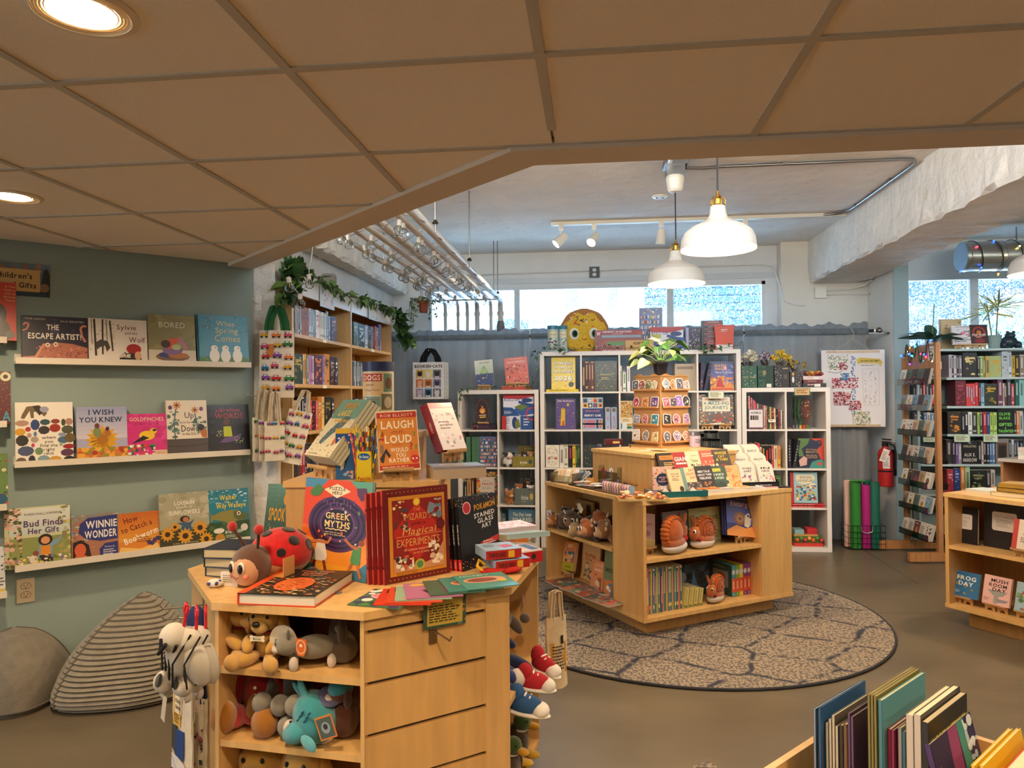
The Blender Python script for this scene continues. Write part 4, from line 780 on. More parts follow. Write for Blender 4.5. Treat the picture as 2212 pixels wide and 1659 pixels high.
for k in range(17):
 y=3.5+k*.225; a=(k%2)
 for f in range(6):
  g=f/5; x=-1.6+.68*(g if a else 1-g); zz=PZ+(.034 if (f+k)%2 else -.036); P.append((x,y+g*.2+q.uniform(-.02,.02),zz))
  if f in (1,4) or (f==2 and k%2): B.append(P[-1])
m=M(); m.tube(P,.0035,'8f877c',5); build('cable',m,'plastic',t)
for p in B: globe_bulb(t,(p[0],p[1],PZ-.04 if p[2]>PZ else p[2]),(q.uniform(-.2,.2),q.uniform(-.2,.2),-1),1.05)
# hanging plant
p=atY(915,664,6.9); t=thing('hanging_plant','terracotta pot of trailing variegated leaves hanging by the window','plant',TR(p.x,p.y,p.z))
m=M(); m.lathe([(.04,-.05),(.052,.05),(.056,.05),(.056,.066),(.048,.066)],'a8563a',18); build('pot',m,'paint',t)
m=M(); 
for a in (0,2.1,4.2): m.tube([(.055*math.cos(a),.055*math.sin(a),.06),(0,0,.3),(0,0,.42)],.002,'3a3630',5)
build('hanger_wire',m,'metal',t); q=random.Random(3)
for k in range(14):
 a=q.uniform(0,6.28); r=q.uniform(.05,.12); L=q.uniform(.12,.3) if k>4 else q.uniform(.02,.08); x,y=r*math.cos(a),r*math.sin(a)
 m=M(); m.tube([(x*.3,y*.3,.07),(x,y,.09),(x*1.2,y*1.2,.03),(x*1.25,y*1.25,.09-L)],.0018,'5a6a48',4); st=build('trailing_stem',m,'leaf',t)
 for j in range(9): f=j/8; leaf(st,(x*(1+.25*f)+q.uniform(-.012,.012),y*(1+.25*f)+q.uniform(-.012,.012),.09-L*f),q.uniform(.035,.052),'oval',q.choice(['8fa680','b8c4a4','6a8460','dde2cc']),None,q)
# -- curtains on a rod
YC=7.17; RODZ=2.0
t=thing('curtain_rod','grey metal curtain rod with round end knob','curtain rod'); m=M(); m.tube([(-2.15,YC,RODZ),(2.68,YC,RODZ)],.014,'3a3836',10); build('rod',m,'metal',t)
m=M(); m.ell((2.70,YC,RODZ),(.026,.032,.032),'7a7672'); m.lathe([(.016,0),(.016,.03)],'8a8682',12,ax=(2.66,YC,RODZ-.015)); build('finial',m,'metal',t)
m=M(); m.box(2.60,YC-.02,RODZ-.035,2.785,YC+.02,RODZ-.017,'55524e'); build('bracket',m,'metal',t)
def curtain(x0,x1,label,seed,gather):
 t=thing('curtain',label,'curtain',None,'grey curtains'); q=random.Random(seed); n=int((x1-x0)*70); ph=[q.uniform(0,6.3) for _ in range(4)]
 def yy(x,f):
  a=.2+.8*gather(x); return YC+.026+(.020*math.sin(x*34+ph[0])+.014*math.sin(x*57+ph[1])+.012*math.sin(x*19+ph[2]))*a*(.45+.55*f)
 lv=[.015,.3,.7,1.1,1.5,1.8,1.94,1.975]; m=M(); V=[[(x0+(x1-x0)*i/n,yy(x0+(x1-x0)*i/n,1-z/2.6)+.02*(z<.1),z) for i in range(n+1)] for z in lv]
 k=n+1; m.add([p for r in V for p in r],[(a*k+i,a*k+i+1,(a+1)*k+i+1,(a+1)*k+i) for a in range(len(lv)-1) for i in range(n)],'a6a7a4',True); build('drape',m,'curtain',t)
 m=M(); prof=[(-.006,1.968),(-.02,1.975),(-.022,2.0),(-.014,2.02),(0,2.026)]
 V=[[(x0+(x1-x0)*i/n,YC+y+.006*math.sin(i*1.1+ph[3]),z) for i in range(n+1)] for y,z in prof]; m.add([p for r in V for p in r],[(a*k+i,a*k+i+1,(a+1)*k+i+1,(a+1)*k+i) for a in range(len(prof)-1) for i in range(n)],'868c8f',True); build('rod_pocket',m,'curtain',t)
 m=M(); V=[]
 for j,(y,z) in enumerate(((0,2.022),(-.004,2.04),(.006,2.07))):
  V.append([(x0+(x1-x0)*i/n,YC+y+(.004+.006*j)*math.sin(i*.9+ph[0])+.004*math.sin(i*2.3),z+(.012*math.sin(i*.31+ph[1])+.008*math.sin(i*.83))*(j/2)*(.4+gather(x0+(x1-x0)*i/n))) for i in range(n+1)])
 m.add([p for r in V for p in r],[(a*k+i,a*k+i+1,(a+1)*k+i+1,(a+1)*k+i) for a in range(2) for i in range(n)],'93999c',True); build('ruffle',m,'curtain',t)
curtain(-2.1,-.62,'grey curtain panel behind the cat tote bag',1,lambda x:.35+.65*max(0,1-abs(x+.75)*1.6)); curtain(-.61,1.45,'grey curtain panel behind the tall cube shelf',2,lambda x:.3); curtain(1.46,2.6,'gathered grey curtain panel behind the hanging map',3,lambda x:.3+.7*min(1,max(0,(x-1.5))))
# wiring on the back wall
m=M(); m.box(-.055,-.03,-.06,.055,0,.06,'4a4e52'); p=atY(1284,588,YB-.03); o=build('outlet_box',m,'plastic'); tag(o,'metal outlet box with double socket above the window','outlet'); m=M(); a=Art(m,.1,.11,z0=-.055,y=-.03); a.run([('r',0,0,1,1,'3a4248'),('e',.5,.28,.22,.17,'e4e6e8'),('e',.5,.72,.22,.17,'e4e6e8'),('r',.42,.2,.46,.32,'333'),('r',.54,.2,.58,.32,'333'),('r',.42,.64,.46,.76,'333'),('r',.54,.64,.58,.76,'333')]); build('socket_face',m,'plastic',o); o.matrix_world=TR(p.x,YB-.002,p.z)
z=p.z+.02
pipe('conduit','thin white conduit running above the window into the column box',[(-2.1,YB-.02,z-.02),(p.x-.06,YB-.02,z),(1.0,YB-.02,z+.01),(1.78,YB-.02,z+.02),(1.88,YB-.03,z),(1.915,YB-.04,z-.08),(1.925,7.66,z-.25),(1.97,7.66,2.36),(2.06,7.66,2.32),(2.17,7.66,2.31)],.009,'e4e4e2','plastic')
q0=atY(1770,633,7.68); m=M(); m.box(q0.x-.055,7.63,q0.z-.055,q0.x+.055,7.68,q0.z+.055,'e6e2d8'); tag(build('junction_box',m,'plastic'),'white junction box on the column under the beam','junction box')
pipe('conduit','white conduit from the column box to the partition corner, upper run',[(q0.x+.055,7.665,q0.z+.02),(q0.x+.3,7.665,q0.z+.03),(q0.x+.42,7.6,q0.z+.06),(2.77,7.55,q0.z+.1),(2.772,7.5,2.53)],.01,'e4e0d6','plastic')
pipe('conduit','white conduit from the column box to the partition corner, lower run',[(q0.x+.055,7.665,q0.z-.02),(2.6,7.665,q0.z-.015),(2.72,7.66,q0.z-.02),(2.775,7.6,q0.z-.03)],.01,'e4e0d6','plastic')
# -- soft toys
_sph={}
def sphere_mesh(c,mat):
 if (c,mat) not in _sph:
  m=M(); m.ell((0,0,0),(1,1,1),c,n=18,k=12); o=build('s',m,mat); _sph[c,mat]=o.data; bpy.data.objects.remove(o)
 return _sph[c,mat]
def blob(parent,name,p,r,c,rot=(0,0,0),mat='plush'):
 o=bpy.data.objects.new(name,sphere_mesh(c,mat)); COL.objects.link(o)
 o.location=p; o.scale=r; o.rotation_euler=[R(x) for x in rot]; o.parent=parent; return o
def plush(name,label,mtx,parts,cat='soft toy',group=None):
 t=thing(name,label,cat,mtx,group)
 for a in parts: blob(t,*a)
 return t
def eyes(x,y,z,r,c='101010',w=None,sy=1):
 out=[]
 for s in (-1,1):
  if w: out.append(('eye_white',(s*x,y,z),(r*1.5,r*.6,r*1.8),w)+((0,0,0),'plastic'))
  out.append(('eye',(s*x*.95,y-r*.45,z),(r,r*.6,r*1.25),c,(0,0,0),'plastic'))
 return out
# -- white cube shelving
KF=Fr(0,6.70,0); KD=.39; CW=.335; IN=.016; OUT=.038; KC='e8e2d8'
class Cube:
 def __init__(s,x0,cols,rows,label):
  s.x0=x0; s.c=cols; s.r=rows; s.w=cols*CW+(cols-1)*IN+2*OUT; s.h=rows*CW+(rows-1)*IN+2*OUT
  t=thing('cube_shelf',label,'shelf unit'); f=6.70; B=lambda n,a:build(n,a,'lam',t)
  m=M(); m.box(x0,f,s.h-OUT,x0+s.w,f+KD,s.h,KC); B('top_panel',m); m=M(); m.box(x0,f,0,x0+s.w,f+KD,OUT,KC); B('bottom_panel',m)
  for x in (x0,x0+s.w-OUT): m=M(); m.box(x,f,OUT,x+OUT,f+KD,s.h-OUT,KC); B('side_panel',m)
  for i in range(1,cols):
   x=x0+OUT+i*CW+(i-1)*IN; m=M(); m.box(x,f+.003,OUT,x+IN,f+KD,s.h-OUT,KC); B('upright',m)
  for j in range(1,rows):
   z=OUT+j*CW+(j-1)*IN
   for i in range(cols):
    x=x0+OUT+i*(CW+IN); m=M(); m.box(x,f+.004,z,x+CW,f+KD,z+IN,KC); B('shelf',m)
 def z(s,row): return OUT+(s.r-1-row)*(CW+IN)      # floor of a row counted from the top
KL=Cube(-1.262,2,4,'low white cube shelf beside the curtain, two cubes wide'); KM=Cube(-.485,5,5,'tall white cube shelf under the window, five cubes wide'); KR=Cube(1.338,2,4,'low white cube shelf beside the hanging map, two cubes wide')
def kb(px,z,cov,art,label,t=.02,off=-.06,lean=4,**k): return fbook(KF,off,px,z,t,lean,cov,art,label,name=k.pop('name','book'),**k)
def kbox(px,z,c,art,label,t=.06,off=-.05,cat='box',name='puzzle_box',**k):
 s0,z0,s1,z1=KF.box(*px,off); z0=z if z is not None else z0
 return carton(name,label,cat,s1-s0,z1-z0,t,KF.mat((s0+s1)/2,off,z0+.0005,0,k.pop('yaw',0)),c,art,**k)
def flat(px,z,c,label,art=(),off=-.03,d=.16,name='book',mat='gloss',cat='book',pages=None,yaw=0,fr=None,group=None):
 """a closed book or box lying flat, front edge seen"""
 fr=fr or KF; s0,z0,s1,z1=fr.box(*px,off); h=max(.008,z1-z0 if z is None else z1-z); w=s1-s0; z0=z if z is not None else z0
 m=M(); m.box(-w/2,0,0,w/2,d,h,c)
 if pages: m.box(-w/2+.003,-.0006,h*.12,w/2-.002,.004,h*.88,pages)
 o=build(name,m,mat); tag(o,label,cat,group)
 if art: m=M(); Art(m,w,h,y=-.0008).run(art); build('edge_print',m,mat,o)
 o.matrix_world=fr.mat((s0+s1)/2,off,z0+.0006,0,yaw); return o
def keasel(px,z,label,off=-.045,fr=None): 
 fr=fr or KF; s0,z0,s1,z1=fr.box(*px,off); return easel(fr.mat((s0+s1)/2,off,z),s1-s0,label)
def books_art(seed,bg='8a98b8'):
 q=random.Random(seed); a=[('r',0,0,1,1,bg)]
 for r in range(7):
  y=.16+r*.12; x=.06; a.append(('r',.04,y+.085,.96,y+.098,'5a6a88'))
  while x<.92:
   w=q.uniform(.02,.05); a.append(('r',x,y+q.uniform(0,.03),x+w,y+.085,q.choice('e8e4e0 c83c34 2c4c80 d8a848 f0e8dc 5a3c3c 3c6a6a b8c8d8 e0a0a0'.split()))); x+=w+.006
 return a+[('sc',seed,10,.05,.02,.95,.14,'e0b880 c84858 f0ece0 50a0a0',.03,.06)]
zt=KL.h
# --- low unit beside the curtain
kb((1029,778,1068,833),zt+.034,'d8d8c0',[('g',0,0,1,.5,'d8dcc8','c0ccb8'),('r',0,.52,1,1,'3c4c78'),('sc',1,30,0,.54,1,.98,'50649a 2c3a60 d0d4d0 8898b0',.03,.1,'q',.4),('p',[(.25,.52),(.4,.3),(.5,.2),(.62,.32),(.75,.52)],'8ab06a'),('e',.5,.42,.16,.1,'a8c48a'),('t','ODYSSEY',.55,.1,.07,'333c44',.62),('e',.42,.68,.06,.03,'e8c850')],'pale green and blue book with a sea scene on an easel',roll=5,hard=0); keasel((1033,828,1060,839),zt,'small wooden easel under the sea scene book')
kb((1093,772,1143,824),zt+.052,'e0705c',[('t','THE BIG BOOK OF',.5,.05,.03,'f4e8d8',.5),('t','EATOPEDIA',.52,.17,.09,'f4e8d8',.8),('sc',4,50,.06,.28,.96,.95,'3a3434 6a5450 f0d8c0 4a5a58 8a3c34',.03,.08,'f')],'coral red book with small animals on two easels',roll=5)
for k,x in enumerate((1093,1119)): keasel((x,823,x+23,833),zt+.018,('first','second')[k]+' of two easels under the coral book')
flat((1084,834,1147,839.6),zt,'d8604c','coral red book lying flat under two easels')
z=KL.z(0); kb((1029,862,1059,908),z+.05,'2c1416',[('o',.5,.5,.46,.47,.02,'9a5a34'),('sc',1,50,.06,.06,.94,.94,'6a3038 8a5038 a87040 4a2430',.02,.05,'f'),('e',.5,.47,.22,.12,'c07830'),('e',.5,.49,.15,.08,'e8a850'),('r',.44,.28,.56,.4,'c07830'),('r',.25,.63,.75,.67,'e0b890'),('r',.28,.7,.72,.75,'e0b850')],'dark brown book with a golden potion bottle',roll=4); keasel((1032,906,1056,916),z+.024,'small wooden easel under the potion book'); flat((1019,916.5,1072,923),z,'2a1a2c','dark purple book lying under the potion book',[('r',.25,.2,.7,.8,'4a2c48'),('sc',1,8,0,.1,.25,.9,'c87850',.02,.04)])
ROLL=[('p',[(0,0),(1,0),(1,.12),(.55,.25),(0,.2)],'b82c2c'),('p',[(.3,.75),(.65,.4),(1,.45),(1,.9),(.6,1)],'2c5aa0'),('p',[(.35,.6),(.6,.45),(.85,.55),(.6,.75)],'6a7a34'),('l',[(.5,.36),(.94,.54)],.09,'1c4c88'),('p',[(0,.6),(.3,.62),(.55,1),(0,1)],'24508c'),('e',.78,.29,.18,.1,'1c3c78'),('t','ROLL-UP',.28,.26,.13,'1c5aa0',.5,1),('o',.95,.9,.22,.3,.04,'d03838'),('bars',.03,.78,.32,.92,3,'d8e0ec')]
z=KL.z(0); kbox((1084,898.7,1151,924),z,'d8dce8',[('r',0,0,.15,1,'b82c2c'),('r',.6,0,1,1,'24508c'),('e',.42,.5,.09,.45,'1c3c78'),('p',[(.42,.4),(.55,.2),(.6,.8),(.45,1)],'6a7a34'),('t','ROLL-UP',.2,.5,.2,'1c5aa0',.5,1,-90),('bars',.7,.2,.9,.8,3,'d8e0ec')],'roll-up puzzle mat box lying flat in the low cube shelf',t=.13); kbox((1087,851,1153,898.7),z+(KF.st(1118,898.7,-.05)[1]-z),'e4e4ec',ROLL,'roll-up puzzle mat box standing in the low cube shelf',t=.1)
z=KL.z(1)
for k,(a,b) in enumerate(((1007,1016.5),(1019,1029),(1029.5,1035))): kbox((a,944,b,1002.5),z,'4c7a5a',[('t','FAMILY TREE',.5,.45,.025,'1c3428',.5,1,-90),('r',.1,.92,.9,.97,'b04038')],'green upright game box, '+ORD[k]+' from the curtain side',t=.2,cat='game',name='game_box',group='green game boxes')
kbox((1035.5,943,1077,1003),z,'6a7ca4',books_art(3,'5a6c98'),'blue puzzle box picturing a bookshop, inside the low cube shelf',t=.05)
def box_of_toys(px,z,c,label,txt,back,toys,seal):
 s0,z0,s1,z1=KF.box(*px,-.03); w,h=s1-s0,z1-z; mt=KF.mat((s0+s1)/2,-.03,z); t=thing('display_box',label,'box',mt)
 m=M(); m.box(-w/2,0,0,w/2,.004,h,c); m.box(-w/2,.004,0,-w/2+.004,.14,h,c); m.box(w/2-.004,.004,0,w/2,.14,h,c); m.box(-w/2,0,0,w/2,.14,.004,c); build('tray',m,'print',t)
 m=M(); m.box(-w*.3,.136,0,w/2,.14,back,shade(c,.75)); build('back_card',m,'print',t); m=M(); a=Art(m,w,h); a.run([('t',txt,.5,.55,.26,mixc(c,'ffffff',.75),.34,1),('bars',.38,.78,.62,.86,1,mixc(c,'ffffff',.5)),('e',.82,.5,.09,.2,seal)]); a=Art(m,w*.8,back-h,x0=-w*.3,z0=h,y=.136); a.run([('t',txt,.6,.3,.14,mixc(c,'ffffff',.4),.5)]); build('box_print',m,'print',t)
 for k,(x,y,zz,r,cc,c2,lab) in enumerate(toys):
  P=[('head',(0,0,r*.2),(r,r*.9,r*.9),cc),('muzzle',(0,-r*.8,-r*.05),(r*.5,r*.5,r*.4),c2),('nose',(0,-r*1.25,0),(r*.14,r*.12,r*.1),'201818',(0,0,0),'plastic'),('body',(0,.01,-r*1.1),(r*.9,r*.8,r*.9),cc)]+[('ear',(s_*r*.8,0,r*.8),(r*.35,r*.2,r*.45),cc,(0,s_*30,0)) for s_ in (-1,1)]+eyes(r*.42,-r*.75,r*.35,r*.13)
  plush('small_plush',lab,mt@TR(x*w,y,zz*h+r,rz=(-20+15*k)),P,group='tiny plush animals in the cube shelf')
z=KL.z(1); box_of_toys((1107.5,986,1154,1004.4),z,'8a7a2c','olive display box of tiny plush farm animals','little',.19,((-.28,.06,.55,.028,'9a8a80','d8d0c8','grey tiny plush peeking from the olive box'),(.04,.07,.75,.03,'2a2624','e8e0d8','black and white tiny plush in the olive box'),(.32,.06,.75,.032,'c8925c','e8c8a0','tan tiny plush cat in the olive box'),(-.1,.035,.35,.022,'e8b040','f0e0c0','orange tiny plush peeking over the olive box'),(.2,.035,.4,.022,'e8a848','f4ead8','white and orange tiny plush over the olive box')),'3c5a58')
p=KF.box(1085,972,1108,1004,-.03); r=(p[2]-p[0])/2
plush('cow_plush','black and white plush cow sitting beside the olive box',KF.mat((p[0]+p[2])/2,-.07,z),[('body',(0,0,r),(r*.95,r*.8,r),'e8e2d8'),('head',(.012,-.02,r*2.1),(r*.7,r*.65,r*.65),'e8e2d8'),('patch',(-.008,-.03,r*2.3),(r*.4,r*.45,r*.45),'222226'),('muzzle',(.02,-.055,r*1.85),(r*.36,r*.3,r*.28),'e8b8a8'),('ear',(-.04,0,r*2.5),(r*.3,r*.15,r*.22),'222226'),('ear',(.05,0,r*2.5),(r*.3,r*.15,r*.22),'222226')]+[('foot',(s*r*.6,-r*.75,r*.3),(r*.36,r*.3,r*.34),'222226') for s in (-1,1)])
z=KL.z(2); kb((1029,1020,1077,1067),z+.075,'d8c8b4',[('sc',1,60,0,0,1,.22,'b83038 d8902c 6a7a3c e0c890 8a2c28 c8a050',.05,.12),('sc',2,40,0,.2,.18,1,'d8902c 8a9a4c c84038 e8d090',.05,.1),('sc',3,40,.82,.2,1,1,'b82830 6a7a3c e09070 443',.05,.1),('sc',4,50,0,.84,1,1,'6a7a4c c83038 e0d0b0 7a4a30',.05,.1),('t','FEAST',.5,.5,.09,'a82828',.5,1),('bars',.28,.36,.72,.42,1,'a89a88'),('bars',.25,.62,.75,.76,3,'a89a88')],'cream book with red flowers and fruit border',lean=6)
for k in range(2): flat((1056,1070.5+k*7,1078,1077.4+k*7),z+.034-.034*k,'c89a34','yellow flat box '+('on top of' if k==0 else 'beneath')+' another under the fruit border book',[('bars',.05,.2,.8,.8,2,'6a4a18')],d=.1)
pxrow(KF,-.03,z,'1003 1008 1040 2a2624;1009 1017 1034 c8a060 8a5020;1018 1024 1032 5a3428','third row of low cube shelf','books in the cube shelves',side='from curtain')
box_of_toys((1111,1055,1156,1084.4),z,'5f6a62','grey display box of tiny plush puppies','little',.23,((-.3,.05,.75,.036,'a86028','ece6de','brown and white tiny plush puppy in the grey box'),(.26,.04,.7,.034,'ece4da','8a4a28','white tiny plush puppy with brown ears in the grey box'),(.1,.08,1.1,.034,'3a2a24','a86a40','dark tiny plush dog at the back of the grey box')),'c8a850')
p=KF.box(1088,1047,1111,1083.5,-.03); r=(p[2]-p[0])/2
plush('cat_plush','golden plush kitten sitting beside the grey box',KF.mat((p[0]+p[2])/2,-.07,z,yaw=25),[('body',(0,0,r*.9),(r*.85,r*.75,r*.95),'a8682c'),('head',(0,-.015,r*1.9),(r*.85,r*.75,r*.75),'b0702f'),('muzzle',(.0,-.06,r*1.7),(r*.4,r*.3,r*.3),'d8a868')]+[('ear',(s*r*.6,0,r*2.6),(r*.28,r*.15,r*.4),'c89060',(0,s*20,0)) for s in (-1,1)]+[('paw',(s*r*.45,-r*.7,r*.3),(r*.3,r*.35,r*.3),'b0702f') for s in (-1,1)]+eyes(r*.4,-.06,r*2.05,r*.1))
z=KL.z(3); kbox((1060,1113,1078,1150),z,'d8a428',[('p',[(.1,.6),(1,.2),(1,.5),(.1,.9)],'24305c'),('r',0,0,1,.1,'c89020')],'yellow and blue box in the bottom cube row',t=.15,name='game_box',cat='game'); kbox((1060,1127,1073,1150),z,'d83c60',[('r',.05,.1,.95,.5,'c02c50'),('t','SUN',.5,.3,.2,'f0e0e0',.5,1)],'pink box in front of the yellow and blue box',t=.03,off=-.02,name='game_box',cat='game')
DAY=[('g',0,0,1,.45,'3c7898','6a8a98'),('g',0,.42,1,1,'b8583c','c86a34'),('t','The Day Leap',.5,.16,.1,'e8dcb8',.68,1),('t','SOARED',.5,.33,.12,'e8dcb8',.72,1),('p',[(.22,.68),(.45,.56),(.62,.5),(.68,.44),(.76,.48),(.72,.56),(.84,.6),(.6,.62),(.4,.66)],'241a1e'),('e',.5,.86,.3,.2,'d87a34'),('sc',2,20,.7,.75,1,1,'d8d0c0 8a9a80',.04,.09)]
kb((1098.6,1100,1157,1160),z,'3c7898',DAY,'blue and orange picture book with a leaping dog',t=.015); kb((1085,1101,1097,1160),z,'3c7898',DAY,'turned copy of the leaping dog book',t=.01,off=-.16,yaw=40)
# --- tall unit
zt=KM.h; TUBE=[('r',0,0,1,.14,'3c8098')]
def tube_pack(px,z,label,fr,off,lid,body,art,group=None,hz=.14,mat='print'):
 s0,z0,s1,z1=fr.box(*px,off); r=(s1-s0)/2; h=z1-z; t=thing('puzzle_tube',label,'box',fr.mat((s0+s1)/2,off-r,z+.0005),group)
 m=M(); m.lathe([(0,0),(r,0),(r,h*(1-hz))],body,28,cap=False); build('tube',m,mat,t); m=M(); m.lathe([(r*1.03,h*(1-hz)),(r*1.03,h),(0,h+.001)],lid,28,cap=False); build('lid',m,mat,t)
 m=M(); a=Art(m,2*r*.999,h*(1-hz)); a.run(art)
 def wrap(p):
  an=p[0]/r*1.25; rr=r+.0002-p[1]*3; return (rr*math.sin(an),-rr*math.cos(an),p[2])
 W=M(); st=r*.12
 for fc,cc in zip(m.f,m.c):
  P=[m.v[i] for i in fc]; y=P[0][1]; x0=min(p[0] for p in P); x1=max(p[0] for p in P); k=x0
  while k<x1-1e-7:
   pl=[(p[0],p[2]) for p in P]
   if x1-x0>st: pl=clip(pl,-1,0,-k); pl=clip(pl,1,0,k+st) if len(pl)>2 else pl
   if len(pl)>2: W.add([wrap((a,y,b)) for a,b in pl],[tuple(range(len(pl)))],cc)
   if x1-x0<=st: break
   k+=st
 build('wrap_print',W,mat,t); return t
for k,px in enumerate(((1182,703,1206,758),(1207,703,1225,758))): tube_pack(px,zt,('wider' if k==0 else 'narrower')+' mint puzzle tube with blue lid on the tall shelf',KF,-.05-.02*k,'3c8098','b8d0c4',[('r',.15,.1,.85,.36,'e8dcb8'),('t','Vintage',.5,.23,.06,'554',.5),('sc',k,12,.1,.4,.9,.62,'3a2a2c e0d8c8 8a3c40',.06,.12),('sc',k+5,16,.1,.64,.9,.95,'5a6a78 d88a70 8ab0a0',.06,.13)])
p=KF.box(1209,671,1315,760,-.14); cx,r=(p[0]+p[2])/2,(p[2]-p[0])/2
t=thing('bagel_plush','round yellow plush with sprinkles and large eyes on the tall shelf','soft toy',KF.mat(cx,-.17,zt+r*.86))
m=M(); m.ell((0,0,0),(r,.07,r*.95),'b5793f',n=28,k=16,warp=lambda q:1+.015*math.sin(9*math.atan2(q.z,q.x))); build('dough',m,'plush',t)
m=M(); m.ell((0,-.014,-.008),(r*.93,.066,r*.87),'e3b83a',n=28,k=16,warp=lambda q:1+.03*math.sin(7*math.atan2(q.z,q.x))); build('icing',m,'plush',t)
for s in (-1,1):
 x=s*r*.40+.0; blob(t,'eye_white',(x,-.072,-r*.12),(r*.21,.016,r*.24),'efe8d8',(0,0,0),'fabric'); blob(t,'iris',(x+.006,-.087,-r*.12),(r*.12,.007,r*.15),'2c6a58',(0,0,0),'fabric'); blob(t,'pupil',(x+.008,-.092,-r*.12),(r*.08,.006,r*.105),'141012',(0,0,0),'fabric')
m=M(); m.tube([(-.02,-.081,-r*.3),(-.008,-.083,-r*.37),(.01,-.083,-r*.37),(.022,-.081,-r*.3)],.003,'8a3c24',6); build('smile',m,'fabric',t)
q=random.Random(6)
for k in range(26):
 a=q.uniform(.25,2.9); rr=q.uniform(.3,.86); x,zz=r*rr*math.cos(a),r*rr*math.sin(a)*.92+.01
 if zz<r*.12: continue
 yy=-.014-.066*math.sqrt(max(.02,1-(x/(r*.93))**2-((zz+.008)/(r*.87))**2)); blob(t,'sprinkle',(x,yy-.001,zz),(.014,.004,.005),q.choice(['d83c2c','3c7a40','2c5a88','f0ece0','e0602c']),(0,q.uniform(-90,90),0),'fabric')
kbox((1285,713,1387,758),zt,'9a2430',[('r',0,0,1,.22,'9a2430'),('p',[(0,.22),(1,.22),(1,.9),(0,.9)],'8a4a48'),('r',.15,.24,.98,.36,'8aa0b4'),('e',.5,.65,.4,.2,'a8504c'),('e',.52,.65,.3,.12,'5a8a4c'),('sc',3,160,0,.72,1,.92,'d8c8c0 a03038 5a3430 e0a8a0 2c2c34',.006,.014),('r',0,.92,1,1,'9a2430'),('t','W',.08,.16,.18,'f0e8e8',.08,1),('t','UNIVERSITY OF WISCONSIN',.47,.08,.09,'f0e8e8',.62,1),('t','Camp Randall',.47,.17,.06,'f0d8d8',.22),('t','1000 PIECE PANORAMIC',.4,.96,.05,'f0e8e8',.48,1)],'wide red puzzle box with a football stadium',off=-.03,t=.04)
kbox((1381,665,1431,758),zt,'8a98b8',books_art(5,'7484a8'),'tall puzzle box picturing a bookshop, on top of the tall shelf',off=-.2,t=.05)
kbox((1405,706.5,1476,756),zt,'e4e4ec',ROLL,'red and blue roll-up puzzle mat box on the tall shelf',off=-.12,t=.09)
kbox((1482,708,1514,755),zt,'b0acc8',[('r',.18,0,1,1,'28304c'),('sc',3,50,.2,.05,.98,.95,'e8b848 e8e0e0 d87a90 5a7ab0 8a5aa0 3c7a58',.04,.09,'f')],'lilac puzzle box with bright flowers on navy',off=-.1,t=.05)
SPINES=[('r',0,0,.14,1,'3c3a34')]+[('r',.14,.02+k*.08,.98,.09+k*.08,['8a3c40','a04848','2c2a30','7a4a44','3a3438','9a5050','54484c','8a4044','6a3a3c','a85a54','3a2c30','7a3c44'][k]) for k in range(12)]+[('r',.3,.045+k*.16,.8,.065+k*.16,'c8a898') for k in range(6)]
kbox((1515,692.5,1562,754),zt,'4a3a38',SPINES,'tall puzzle box picturing a stack of antique books',off=-.08,t=.05)
s0,z0,s1,z1=KF.box(1543,702,1587,756,-.03); w,h=s1-s0,z1-zt; m=M(); m.plate([(-w*.46,0),(w*.46,0),(w*.44,h*.45),(w*.5,h*.97),(w*.48,h),(-w*.48,h),(-w*.5,h*.97),(-w*.44,h*.45)],0,.03,'d8481c'); o=build('snack_pouch',m,'gloss'); tag(o,'bright orange zip pouch with white base on the tall shelf','pouch')
m=M(); Art(m,w,h).run([('r',.1,.8,.9,.99,'ece8e0'),('r',.04,.03,.96,.07,'c03c14'),('t','MIFFY',.5,.2,.06,'f4e8dc',.34,1),('t','TATTOOS',.52,.83,.05,'3c8a4a',.4,1),('bars',.3,.26,.7,.3,1,'f0d8c8')]); build('pouch_print',m,'gloss',o); o.matrix_world=KF.mat((s0+s1)/2,-.03,zt+.0005)
s0,z0,s1,z1=KF.box(1351,735,1412,758,-.012); w,h=s1-s0,z1-zt; m=M(); m.box(-w/2,0,0,w/2,.003,h,'d8b078'); m.box(-w/2,.003,0,w/2,.03,.003,'d8b078'); o=build('table_sign',m,'paper'); tag(o,'tan folded card sign with an arrow on the tall shelf','sign'); m=M(); Art(m,w,h).run([('t','GIFTS',.52,.28,.26,'3a2a1c',.5,1),('l',[(.2,.7),(.8,.7)],.012,'5a3c24'),('l',[(.3,.55),(.2,.7),(.3,.85)],.015,'5a3c24')]); build('sign_print',m,'paper',o); o.matrix_world=KF.mat((s0+s1)/2,-.012,zt+.0005)
def ivy(name,label,pts,n,seed,size=(.03,.05),spread=.03):
 t=thing(name,label,'garland'); q=random.Random(seed); m=M(); m.tube(pts,.002,'4a5a34',5); build('vine',m,'leaf',t)
 for k in range(n):
  f=q.random()*(len(pts)-1); i=min(int(f),len(pts)-2); p=Vector(pts[i]).lerp(Vector(pts[i+1]),f-i)
  leaf(t,p+Vector((q.uniform(-spread,spread),q.uniform(-spread,0),q.uniform(-spread*.3,spread))),q.uniform(*size),'ivy',q.choice(['2c4a2c','3c6438','24402a','5a7a48','7a9460']),(q.uniform(-1,1),q.uniform(-1,-.1),q.uniform(-.8,.5)),q)
K=lambda u,v,Y=6.68:tuple(atY(u,v,Y))
ivy('ivy_garland','thin ivy strand along the top of the tall cube shelf',[K(1152,780),K(1162,760),K(1178,752),K(1208,752),K(1215,765),K(1240,755),K(1290,752),K(1400,752),K(1480,750),K(1515,748),K(1520,760),K(1540,755),K(1600,745)],70,4)
